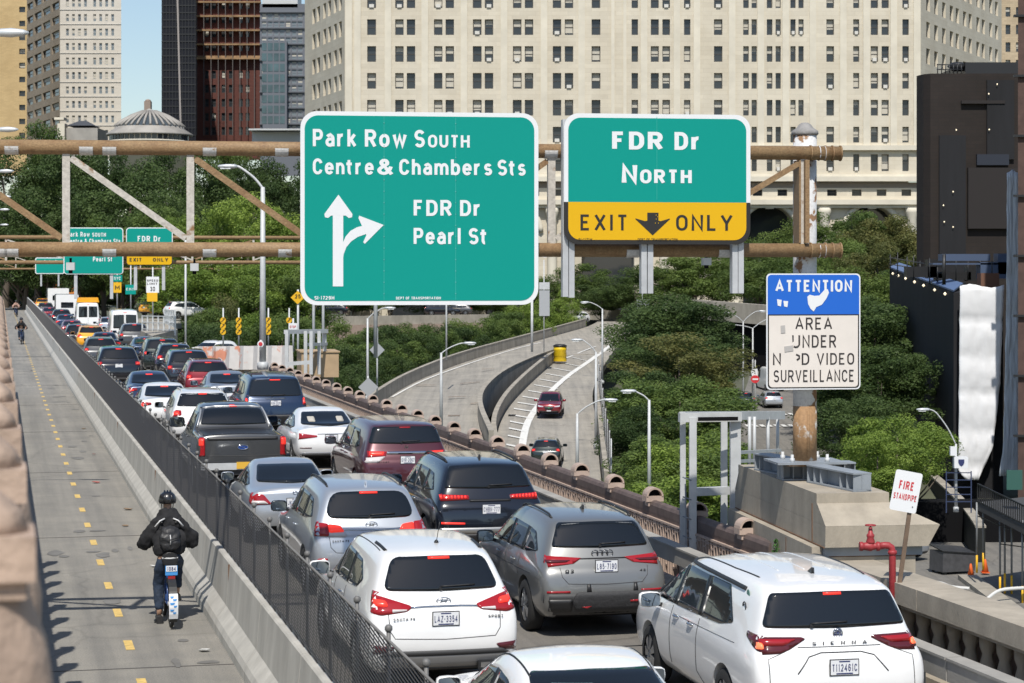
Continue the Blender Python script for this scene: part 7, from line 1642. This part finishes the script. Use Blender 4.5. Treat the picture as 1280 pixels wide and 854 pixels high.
for i in range(32): a = 2*math.pi*i/32; P = [Vector((rad(r)*math.cos(a)*1.006, rad(r)*math.sin(a)*1.006, zd(y)+.12)) for r, y in ((44,155),(36,148.5),(24,141.5),(9,135.5))]; m.tube(P, .28, 4)
m.build('rib', dome); m = MB(m_stone_tr); m.lathe([(rad(50),zd(230)),(rad(50),zd(175)),(rad(53),zd(174.5)),(rad(53),zd(173)),(rad(50),zd(172.5)),(rad(50),zd(166)),(rad(54),zd(165.5))], (0,0,0), N); m.build('drum', dome)
m = MB(m_wglass)
for i in range(44): a = 2*math.pi*i/44; m.box((rad(50.1)*math.cos(a), rad(50.1)*math.sin(a), zd(169.5)), (.3,.8,1.0), Matrix.Rotation(a,3,'Z'))
m.build('drum_window', dome)
pv = thing('stone_pavilion', 'grey stone pavilion with a low dark pyramid roof beside the dome', 'building', (XD(100,470),470,0)); kp = 470/FPX; m = MB(m_slate); m.box((0,6,HC+(PYH-190)*kp), (44*kp,12,60*kp)); m.build('wall', pv); m = MB(M('slate_roof', (.06,.065,.075), .7)); frus(m, [(-17*kp,0,HC+(PYH-157)*kp),(17*kp,0,HC+(PYH-157)*kp),(17*kp,8,HC+(PYH-157)*kp),(-17*kp,8,HC+(PYH-157)*kp)], [(-4*kp,3,HC+(PYH-150)*kp),(4*kp,3,HC+(PYH-150)*kp),(4*kp,5,HC+(PYH-150)*kp),(-4*kp,5,HC+(PYH-150)*kp)]); m.build('roof', pv)
m = MB(m_stone_tr); m.box((-22*kp,0,HC+(PYH-175)*kp),(9*kp,3,40*kp)); m.box((-24*kp,-.2,HC+(PYH-149)*kp),(12*kp,3.4,3*kp)); m.build('chimney_block', pv)
m = MB(M('turret_stone', (.3,.24,.2), .8)); m.box((XD(185,500),500,HC+(PYH-145)*500/FPX), (8*500/FPX,2,36*500/FPX)); m.lathe([(4.2*500/FPX,0),(3*500/FPX,2.2*500/FPX),(.1,3*500/FPX)], (XD(185,500),500,HC+(PYH-127)*500/FPX), 12); tag(m.build('turret'), 'small stone turret with a domed cap rising behind the glass dome', 'turret')
m = MB(m_galv); m.box((XD(345,380),382,HC+(PYH-172)*380/FPX), (60*380/FPX,4,14*380/FPX)); m.box((XD(345,380),380,HC+(PYH-163)*380/FPX), (64*380/FPX,5,2*380/FPX)); tag(m.build('low_pavilion'), 'low pale flat roofed pavilion under the glass block', 'building')
# ================================================================== dark buildings at the right
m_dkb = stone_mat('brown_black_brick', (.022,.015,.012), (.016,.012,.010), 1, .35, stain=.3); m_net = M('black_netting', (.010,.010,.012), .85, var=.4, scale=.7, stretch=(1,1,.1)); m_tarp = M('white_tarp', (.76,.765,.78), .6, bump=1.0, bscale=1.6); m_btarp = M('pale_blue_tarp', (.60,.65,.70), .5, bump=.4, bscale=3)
DT = 200; kt = DT/FPX; zt = lambda y: HC+(PYH-y)*kt; xt = lambda p: (p-640)*kt
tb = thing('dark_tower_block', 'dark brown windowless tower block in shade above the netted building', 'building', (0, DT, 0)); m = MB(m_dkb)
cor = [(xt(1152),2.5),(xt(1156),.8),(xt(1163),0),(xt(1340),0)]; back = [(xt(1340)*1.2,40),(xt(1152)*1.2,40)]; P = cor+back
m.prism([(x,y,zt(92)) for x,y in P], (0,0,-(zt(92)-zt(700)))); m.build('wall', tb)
m = MB(m_trim); m.prism([(xt(1215),3,zt(74)),(xt(1340),3,zt(74)),(xt(1340),3,zt(92)),(xt(1215),3,zt(92))], (0,20,0)); m.lathe([(.5,zt(84)),(1.0,zt(78)),(.5,zt(73))], (xt(1208),4,0), 10); m.build('roof_plant', tb)
m = MB(m_trim); [m.tube([(xt(x),1.5,zt(92)),(xt(x),1.5,zt(78))], .05, 5) for x in range(1176,1210,5)]; [m.tube([(xt(1175),1.5,zt(y)),(xt(1208),1.5,zt(y))], .05, 5) for y in (79,85)]; m.build('roof_rail', tb)
m = MB(M('brown_panel', (.017,.013,.012), .8)); m.box((xt(1243),-.25,zt(248)), (xt(1275)-xt(1207),.5,zt(212)-zt(288))); m.build('panel', tb); m = MB(M('brown_panel', (.017,.013,.012))); m.box((xt(1228),-.2,zt(128)), (xt(1232)-xt(1178),.4,.3)); m.build('ledge', tb)
m = MB(M('louvre_blue', (.018,.022,.034), .5)); m.box((xt(1240),-.2,zt(200)), (xt(1255)-xt(1215),.5,1.0)); m.build('louvre', tb)
m = MB(m_net); m.box((xt(1190),-.15,zt(262)), (xt(1205)-xt(1172),.3,zt(160)-zt(345))); m.box((xt(1250),-.15,zt(150)), (xt(1268)-xt(1234),.3,zt(96)-zt(195))); m.build('dark_recess', tb)
m_bulb = M('work_lamp_bulb', (1.0,.85,.6), .5, emit=.9)
m = MB(m_bulb); [m.lathe([(.02,-.07),(.07,0),(.02,.07)], (xt(x),-.5,zt(y)), 8) for x, y in ((1245,106),(1234.5,118),(1235,162.5),(1194,163),(1178,257),(1190,240),(1179,277.5),(1190,284))]; m.build('work_light', tb)
# netted block with sloped blue roof
nb = thing('netted_building', 'low building wrapped in black netting with bulbs along its blue roof edge', 'building', (0,0,0))
A_, B_, C_ = PD(1108,345,188), PD(1114,331,190), PD(1196,372,150); fa, fb = PD(1112,336,190), PD(1192,366,150); gzN = -11.4
m = MB(m_net); m.poly([Vector((fa.x,fa.y,gzN)), Vector((fb.x,fb.y,gzN)), fb, fa]); q = PD(1254,366,150); m.poly([Vector((fb.x,fb.y,gzN)), Vector((q.x,q.y,gzN)), q, fb]); q2 = q+Vector((0,45,2)); m.poly([fa, fb, q, q2]); m.build('netting', nb)
m = MB(M('roof_blue', (.10,.16,.30), .5)); m.prism([fa+Vector((0,0,.05)), fb+Vector((0,0,.05)), PD(1204,356,155)+Vector((0,0,0)), PD(1124,330,192)], (0,0,.12)); m.build('roof_strip', nb)
m = MB(m_trim); [m.tube([PD(x,y+rgw.uniform(0,6),160), PD(x,y-rgw.uniform(12,34),160)], .04, 4) for x,y in ((1122,345),(1142,348),(1162,352),(1172,350),(1195,352),(1210,350),(1225,350),(1248,345))]; [m.box(PD(x,y,162), (w,1.2,h)) for x,y,w,h in ((1150,340,2.2,.8),(1168,336,1.2,1.4),(1190,345,2.6,.6),(1222,342,1.8,1.1))]; [m.tube([PD(x,y,D), PD(x,y-24,D)], .05, 5) for x,y,D in ((1113,342,188),(1134,345,180),(1150,350,172),(1180,348,156),(1240,350,155))]; [m.tube([PD(1112,y0,188), PD(1180,y0+12,158)], .05, 5) for y0 in (322,330)]; m.tube([PD(1180,356,150),PD(1180,318,150)], .13, 6); m.build('roof_rail', nb)
m = MB(m_bulb); [m.lathe([(.02,-.12),(.12,0),(.02,.12)], fa.lerp(fb, f_)+Vector((-.2,-.2,-.25)), 8) for f_ in (.1,.2,.33,.48,.62,.78,.92)]; m.build('string_bulb', nb)
m = MB(M('roof_clutter_blue', (.07,.10,.17), .5)); [m.box(PD(x,y,158), (w,1.5,h)) for x,y,w,h in ((1205,322,3.5,.5),(1215,330,6,.12),(1240,338,2,1.2),(1255,330,1.2,1.5))]; m.use(M('chimney_brick', (.17,.085,.055), .8)); m.box(PD(1235,352,154), (1.3,1.3,1.2)); m.build('roof_clutter', nb)
def tarp(name, label, pxs, ys, D, mat, seed, wob=.16, cat='tarp'):
    rg = random.Random(seed); m = MB(mat); nx, nz = 14, 40; m.smooth = True; b = len(m.v)
    for j in range(nz+1):
        y = lerp(ys[0], ys[1], j/nz); xl = interp(pxs[0], y); xr = interp(pxs[1], y)
        for i in range(nx+1):
            u = i/nx; pillow = abs(math.sin(math.pi*(y-ys[0])/46.+.3))**.35*(.7+.3*abs(math.sin(math.pi*u*2+.2))**.3)
            p = PD(lerp(xl,xr,u), y+ (2.2*math.sin(u*7+seed) if j in (0,) else 0), D); m.v.append(p+Vector((0,-wob*pillow*1.6-.1*rg.random(), .05*rg.random())))
    for j in range(nz):
        for i in range(nx): k = b+j*(nx+1)+i; m.face((k,k+1,k+nx+2,k+nx+1))
    o = m.build(name); md = o.modifiers.new('thick', 'SOLIDIFY'); md.thickness = .05; return tag(o, label, cat)
tarp('white_tarp', 'billowing white tarpaulin laced over the front of the netted building', ([(358,1199),(590,1197),(600,1207)], [(358,1254),(480,1249),(560,1240),(600,1222)]), (358,600), 149.0, m_tarp, 3)
tarp('blue_tarp', 'narrow pale blue tarpaulin hanging beside the brick edge', ([(215,1258),(400,1257),(560,1253),(595,1248)], [(215,1274),(595,1272)]), (215,595), 147, m_btarp, 8, .12)
eb = thing('brick_building_edge', 'dark brown brick building edge at the border of the view', 'building', (0,0,0)); m = MB(M('edge_brick', (.085,.05,.04), .85, var=.3, scale=1.5)); q0, q1 = PD(1272.5,-40,140), PD(1360,-40,140); m.prism([q0,q1,q1+Vector((0,0,-45)),q0+Vector((0,0,-45))], (3.2,12,0)); m.build('wall', eb); m = MB(m_trim); [m.box(PD(1300,y,139.9), (3.4,.3,.15)) for y in range(20,600,75)]; m.build('band', eb)
# curved dark ramp wall and scaffold shed
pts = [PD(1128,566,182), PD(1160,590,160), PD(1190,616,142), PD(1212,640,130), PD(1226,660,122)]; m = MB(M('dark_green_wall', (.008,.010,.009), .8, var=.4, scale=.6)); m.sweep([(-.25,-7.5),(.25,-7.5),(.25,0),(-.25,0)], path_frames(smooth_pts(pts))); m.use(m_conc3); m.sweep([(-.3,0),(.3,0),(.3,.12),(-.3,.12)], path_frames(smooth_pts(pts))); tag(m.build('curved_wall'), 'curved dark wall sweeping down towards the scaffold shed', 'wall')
sh = thing('scaffold_shed', 'sidewalk scaffold shed with yellow painted post feet and a picket rail', 'scaffold', (0,0,0)); Ds_ = 112
for i, (px, yt, yb) in enumerate(((1221,628,716),(1229,628,712),(1250,640,748),(1256,640,742),(1264.5,645,744),(1278,650,760))):
    D = Ds_-(2 if i > 1 else 0)-(i>4)*3; m = MB(M('scaffold_grey', (.22,.23,.24), .5, metal=.3)); a, b = PD(px,yb,D), PD(px,yt,D); m.tube([a.lerp(b,.25), b], .055, 6); m.use(m_yel); m.tube([a, a.lerp(b,.25)], .058, 6); m.build('post', sh)
m = MB(M('shed_deck', (.06,.06,.06), .8)); m.prism([PD(1222,628,Ds_), PD(1300,668,104), PD(1300,668,104)+Vector((14,12,0)), PD(1222,628,Ds_)+Vector((16,14,0))], (0,0,-.4)); m.build('deck', sh)  # deck extended right and back to shade the yard
m = MB(m_trim); a, b = PD(1222,605,Ds_), PD(1300,642,104)
for i in range(30): p = a.lerp(b, i/29.); m.bar(p, p-Vector((0,0,.95)), .05,.05,up=(0,1,0))
m.bar(a, b, .07,.07); m.bar(a-Vector((0,0,.9)), b-Vector((0,0,.9)), .06,.06); m.build('picket_rail', sh)
m = MB(M('green_panel', (.03,.10,.08), .6)); m.box(PD(1268,600,110), (.8,.1,1.0)); m.build('panel', sh); m = MB(m_trim); m.bar(PD(1222,645,Ds_), PD(1262,662,108), .05,.05); m.bar(PD(1250,680,110), PD(1280,684,108), .05,.05); m.build('brace', sh)
m = MB(m_black); m.prism([PD(1146,628,131), PD(1345,628,131), PD(1345,694,131), PD(1146,694,131)], (0,2,0)); struct(m.build('undercroft_shade_sheet'))  # black sheet added to imitate the darkness under the scaffold
# ================================================================== cyclists
def skin_mesh(name, joints, bones, mat, root=0, lv=2, wrinkle=0.):
    me = bpy.data.meshes.new(name); me.from_pydata([tuple(j[0]) for j in joints], bones, []); o = bpy.data.objects.new('tmp', me); COL.objects.link(o)
    md = o.modifiers.new('k', 'SKIN'); md.use_smooth_shade = True; md.branch_smoothing = .4
    for i, j in enumerate(joints):
        r = j[1] if isinstance(j[1], tuple) else (j[1], j[1]); me.skin_vertices[0].data[i].radius = r; me.skin_vertices[0].data[i].use_root = (i == root)
    s = o.modifiers.new('s', 'SUBSURF'); s.levels = lv; s.render_levels = lv
    dg = bpy.context.evaluated_depsgraph_get(); dg.update(); r = bpy.data.meshes.new_from_object(o.evaluated_get(dg)); bpy.data.objects.remove(o)
    if wrinkle:
        from mathutils import noise
        off = [v.normal*(noise.noise(v.co*11)*wrinkle+noise.noise(v.co*27)*wrinkle*.6) for v in r.vertices]
        for v, d in zip(r.vertices, off): v.co += d
    r.name = name; r.materials.clear(); r.materials.append(mat)
    for f in r.polygons: f.use_smooth = True
    return r
def link(name, me, parent):
    o = bpy.data.objects.new(name, me); COL.objects.link(o); o.parent = parent; return o
m_skin = M('skin', (.42,.25,.17), .55); m_jacket = M('jacket_black', (.012,.012,.014), .85, bump=.5, bscale=9); m_jeans = M('jeans_blue', (.018,.032,.06), .8, var=.35, scale=9, bump=.3); m_helm = M('helmet_black', (.015,.015,.017), .3, coat=.5)
m_shoe = M('shoe_dark', (.02,.02,.022), .6); m_pack = M('backpack_black', (.02,.02,.022), .5, bump=.5, bscale=12); m_refl = M('reflective_strip', (.6,.6,.6), .4); m_cblue = M('bike_blue', (.02,.06,.20), .35, coat=.5); m_tape = M('panel_white', (.74,.76,.8), .4); m_bmark = M('panel_blue_mark', (.06,.28,.66), .4)
def make_rider(label, bike_label, pack_label, where, head_rz):
    P = thing('person', label, 'person', where, head_rz, 'cyclists on the bike path')
    V = Vector
    J = [(V((0,.33,.97)),(.135,.11)),(V((0,.38,1.12)),(.125,.10)),(V((0,.46,1.33)),(.155,.105)),(V((0,.50,1.43)),(.10,.07)),(V((0,.54,1.52)),(.052,.055)),(V((0,.58,1.60)),(.072,.085)),(V((0,.585,1.69)),(.078,.095)),(V((0,.58,1.745)),(.05,.06)),
         (V((-.19,.48,1.42)),.065),(V((-.33,.56,1.20)),.046),(V((-.29,.80,1.08)),.034),(V((-.285,.87,1.07)),(.042,.024)),
         (V((.19,.48,1.42)),.065),(V((.33,.56,1.20)),.046),(V((.29,.80,1.08)),.034),(V((.285,.87,1.07)),(.042,.024)),
         (V((-.10,.34,.92)),.095),(V((-.135,.50,.55)),.062),(V((-.13,.40,.16)),.042),(V((-.13,.50,.075)),(.038,.03)),
         (V((.10,.34,.92)),.095),(V((.15,.68,.80)),.065),(V((.135,.56,.43)),.042),(V((.135,.66,.35)),(.038,.03)),
         (V((0,.685,1.64)),.016)]
    Bn = [(0,1),(1,2),(2,3),(3,4),(4,5),(5,6),(6,7),(3,8),(8,9),(9,10),(10,11),(3,12),(12,13),(13,14),(14,15),(0,16),(16,17),(17,18),(18,19),(0,20),(20,21),(21,22),(22,23),(5,24)]
    for side, w in ((-1,11),(1,15)):
        for k in range(4):
            b = len(J); x = side*(.285+(-.028+.019*k)); J += [(V((x,.905,1.075)),.0095),(V((x,.935,1.055)),.009),(V((x,.925,1.03)),.008)]; Bn += [(w,b),(b,b+1),(b+1,b+2)]
        b = len(J); J += [(V((side*.245,.88,1.06)),.0105),(V((side*.235,.91,1.04)),.0095)]; Bn += [(w,b),(b,b+1)]
    link('body', skin_mesh('body', J, Bn, m_skin, 0, 1), P)
    T = [(V((0,.33,.99)),(.165,.135)),(V((0,.35,1.06)),(.15,.12)),(V((-.105,.34,.90)),.118),(V((-.137,.50,.55)),.085),(V((-.13,.40,.17)),.068),(V((.105,.34,.90)),.118),(V((.152,.68,.80)),.088),(V((.136,.56,.44)),.068)]
    link('jeans', skin_mesh('jeans', T, [(0,1),(0,2),(2,3),(3,4),(0,5),(5,6),(6,7)], m_jeans, 0, 3, .014), P)
    Jk = [(V((0,.34,.93)),(.23,.17)),(V((0,.37,1.10)),(.25,.17)),(V((0,.44,1.30)),(.25,.16)),(V((0,.49,1.43)),(.19,.13)),(V((0,.50,1.53)),(.135,.135)),(V((0,.525,1.63)),(.112,.115)),
          (V((-.17,.48,1.41)),.12),(V((-.27,.50,1.24)),(.115,.12)),(V((-.335,.56,1.09)),(.115,.115)),(V((-.30,.78,1.07)),.05),(V((.17,.48,1.41)),.12),(V((.28,.50,1.25)),(.115,.12)),(V((.375,.55,1.12)),(.115,.10)),(V((.30,.78,1.07)),.05)]
    jk = link('jacket', skin_mesh('jacket', Jk, [(0,1),(1,2),(2,3),(3,4),(4,5),(3,6),(6,7),(7,8),(8,9),(3,10),(10,11),(11,12),(12,13)], m_jacket, 0, 3, .03), P)
    m = MB(m_refl)
    for s in (-1,1): m.tube([V((s*.20,.32,1.38)), V((s*.13,.325,1.46)), V((s*.06,.35,1.49))], .012, 5)
    m.tube([V((-.11,.175,.95)), V((0,.155,.945)), V((.11,.175,.95))], .012, 5); m.build('reflective_strip', jk)
    m = MB(m_helm); m.lathe([(.118,-.015),(.128,.02),(.122,.07),(.10,.115),(.06,.145),(.003,.155)], (0,.575,1.70), 18)
    for a in (-.055,0,.055): m.tube([V((a,.455,1.72)), V((a*.9,.49,1.80)), V((a*.7,.575,1.862)), V((a*.9,.66,1.81))], .014, 5)
    m.tube([V((-.085,.55,1.70)),V((-.075,.60,1.59)),V((0,.66,1.55)),V((.075,.60,1.59)),V((.085,.55,1.70))], .007, 4); m.build('helmet', P)
    for s, (x, y, z) in ((-1,(-.13,.45,.065)),(1,(.135,.61,.345))): m = MB(m_shoe); m.lathe([(.045,-.13),(.055,-.08),(.05,.05),(.045,.13),(.02,.16)], (x,y,z), 10, Matrix.Rotation(R(-90),3,'X')); m.box((x,y+.01,z-.045), (.09,.29,.025)); m.build('shoe', P)
    # bicycle
    B = thing('bicycle', bike_label, 'bicycle', where, head_rz, 'bicycles on the bike path'); Rw = .33; wb = 1.08; rx = Matrix.Rotation(R(90),3,'Y')
    for y in (0, wb):
        m = MB(m_tyre); m.tube([V((0,y+.305*math.cos(R(a)),Rw+.305*math.sin(R(a)))) for a in range(0,360,15)], .026, 8, close=True); w = m.build('wheel', B)
        m = MB(m_alu); m.tube([V((0,y+.275*math.cos(R(a)),Rw+.275*math.sin(R(a)))) for a in range(0,360,15)], .011, 5, close=True); m.lathe([(.03,-.05),(.04,0),(.03,.05)], (0,y,Rw), 10, rx)
        for a in range(0,360,24): m.bar(V((0,y,Rw)), V((0,y+.27*math.cos(R(a)),Rw+.27*math.sin(R(a)))), .004,.004,up=(1,0,0))
        m.build('rim', w)
    m = MB(m_cblue); m.tube([V((0,.42,.30)), V((0,.30,.80))], .026, 8); m.tube([V((0,.42,.30)), V((0,.70,.42)), V((0,.93,.80))], .045, 8)
    for s in (-1,1): m.tube([V((s*.05,0,Rw)), V((s*.04,.42,.30))], .013, 6); m.tube([V((s*.05,0,Rw)), V((s*.03,.29,.72))], .013, 6); m.tube([V((s*.05,wb,Rw)), V((s*.04,.96,.74))], .016, 6)
    m.tube([V((0,.96,.72)), V((0,.90,1.0))], .024, 8); m.build('frame', B)
    m = MB(m_trim); m.tube([V((0,.30,.78)), V((0,.27,.92))], .018, 8); s0 = len(m.v); m.lathe([(.03,.30),(.07,.18),(.10,.06),(.12,-.02),(.10,-.06)], (0,.22,.93), 10, Matrix.Rotation(R(-90),3,'X')); m.build('saddle', B)
    m = MB(m_alu); m.tube([V((-.30,.80,1.04)), V((-.20,.88,1.06)), V((0,.90,1.02)), V((.20,.88,1.06)), V((.30,.80,1.04))], .014, 6); m.use(m_trim); [m.tube([V((s*.33,.78,1.04)), V((s*.24,.86,1.055))], .02, 6) for s in (-1,1)]; m.build('handlebar', B)
    fd = lambda a, r: V((0, r*math.cos(R(a)), Rw+r*math.sin(R(a)))); m = MB(m_trim)
    for a in range(60, 216, 12):
        p, q = fd(a,.365), fd(a+12,.365); h = .055; m.poly([p+V((-h,0,0)), p+V((h,0,0)), q+V((h,0,0)), q+V((-h,0,0))]); m.poly([p+V((-h,0,0)), q+V((-h,0,0)), fd(a+12,.30)+V((-h,0,0)), fd(a,.30)+V((-h,0,0))]); m.poly([p+V((h,0,0)), fd(a,.30)+V((h,0,0)), fd(a+12,.30)+V((h,0,0)), q+V((h,0,0))])
    fn = m.build('rear_fender', B)
    m = MB(m_tape); q = [fd(a,.372) for a in (150,165,180,195,206)]
    for a, b in zip(q, q[1:]):
        m.poly([a+V((-.062,0,0)), a+V((.062,0,0)), b+V((.062,0,0)), b+V((-.062,0,0))])
    lp = m.build('panel', fn); m = MB(m_bmark); rr_ = random.Random(4)
    for a, x, w in ((156,-.02,.05),(162,.02,.06),(170,-.015,.07),(176,.025,.05),(184,-.02,.06),(190,.015,.05)): p = fd(a,.376); d = (fd(a+4,.376)-p); m.poly([p+V((x-w/2,0,0)), p+V((x+w/2,0,0)), p+d+V((x+w*.2,0,0)), p+d+V((x-w*.4,0,0))])
    m.build('blue_mark', lp)
    m = MB(m_bmark); m.box((0,-.02,.80), (.17,.05,.13)); m.use(m_tape); m.box((0,-.048,.83), (.15,.01,.08)); nb_ = m.build('number_box', B); text_mesh('number', '1084', m_pink, -.06, .06, .80, .055, nb_, -.054, .002, .18)
    m = MB(m_lamp); m.box((0,-.04,.70), (.10,.04,.05)); m.build('rear_light', B); m = MB(m_trim); m.lathe([(.09,-.012),(.09,.012)], (.06,.42,.30), 14, rx); m.bar(V((.09,.42,.30)), V((.10,.58,.33)), .02,.03); m.bar(V((-.09,.42,.30)), V((-.10,.43,.12)), .02,.03,up=(0,1,0)); m.box((-.15,.44,.02+.01), (.1,.09,.025)) if 0 else m.box((-.15,.44,.03), (.1,.09,.02)); m.box((.15,.60,.30), (.1,.09,.02)); m.build('pedal_crank', B)
    m = MB(m_trim); m.box((0,1.06,.93), (.30,.22,.02)); [m.bar(V((x,y,.93)), V((x*1.15,1.06+(y-1.06)*1.2,1.12)), .012,.012,up=(0,1,0)) for x in (-.15,-.05,.05,.15) for y in (.95,1.17)]; m.tube([V((-.17,.93,1.12)),V((.17,.93,1.12)),V((.17,1.19,1.12)),V((-.17,1.19,1.12))], .01, 5, close=True); m.build('basket', B)
    K = None
    if pack_label:
        K = thing('backpack', pack_label, 'backpack', where, head_rz); bmx = skin_mesh('bag', [(V((0,.19,1.04)),(.14,.075)),(V((0,.21,1.18)),(.17,.095)),(V((0,.27,1.32)),(.155,.085)),(V((0,.33,1.40)),(.09,.06))], [(0,1),(1,2),(2,3)], m_pack, 0, 3, .02); link('bag', bmx, K)
        m = MB(m_refl); m.tube([V((.0,.11,1.15)), V((.005,.115,1.22)), V((0,.14,1.28))], .008, 5); m.build('zip_pull', K); m = MB(m_trim); m.tube([V((-.12,.135,1.24)),V((0,.105,1.215)),V((.12,.135,1.24))], .007, 4); m.build('zip', K)
        for s in (-1,1): m = MB(m_pack); m.tube([V((s*.10,.33,1.42)),V((s*.12,.46,1.50)),V((s*.13,.60,1.42))], .022, 6); m.build('strap', K)
    return P, B, K
wp = PZ(214, 784, 0)
rider, bike, pack = make_rider('cyclist in a wide black jacket, black helmet and blue jeans riding away along the path', 'blue shared bicycle with a white panel on its rear fender', 'shiny black backpack on the near cyclist\'s back', wp, TH+R(1))
def recol(o, names, mat):
    for ch in o.children:
        if ch.name.split('.')[0] in names: ch.material_slots[0].link = 'OBJECT'; ch.material_slots[0].material = mat
for px, y, rz, jm, lab, bl in ((26.5,430,180,m_jacket,'cyclist in dark clothes riding towards the camera far along the path','bicycle ridden towards the camera by the dark clothed cyclist'),(24,384.5,0,M('hi_vis', (.45,.75,.05), .6),'tiny cyclist in a bright yellow green vest at the far end of the path','bicycle of the tiny rider in the yellow green vest'),(20,396,180,M('shirt_pink', (.45,.28,.22), .7),'small cyclist in a pale top between the dark and the yellow green riders','bicycle of the small rider in a pale top')):
    w = PZ(px, y, 0); c = copy_tree(rider); c.location = w; c.rotation_euler = (0,0,TH+R(rz)); c['label'] = lab; recol(c, ('jacket',), jm)
    b = copy_tree(bike); b.location = w; b.rotation_euler = (0,0,TH+R(rz)); b['label'] = bl
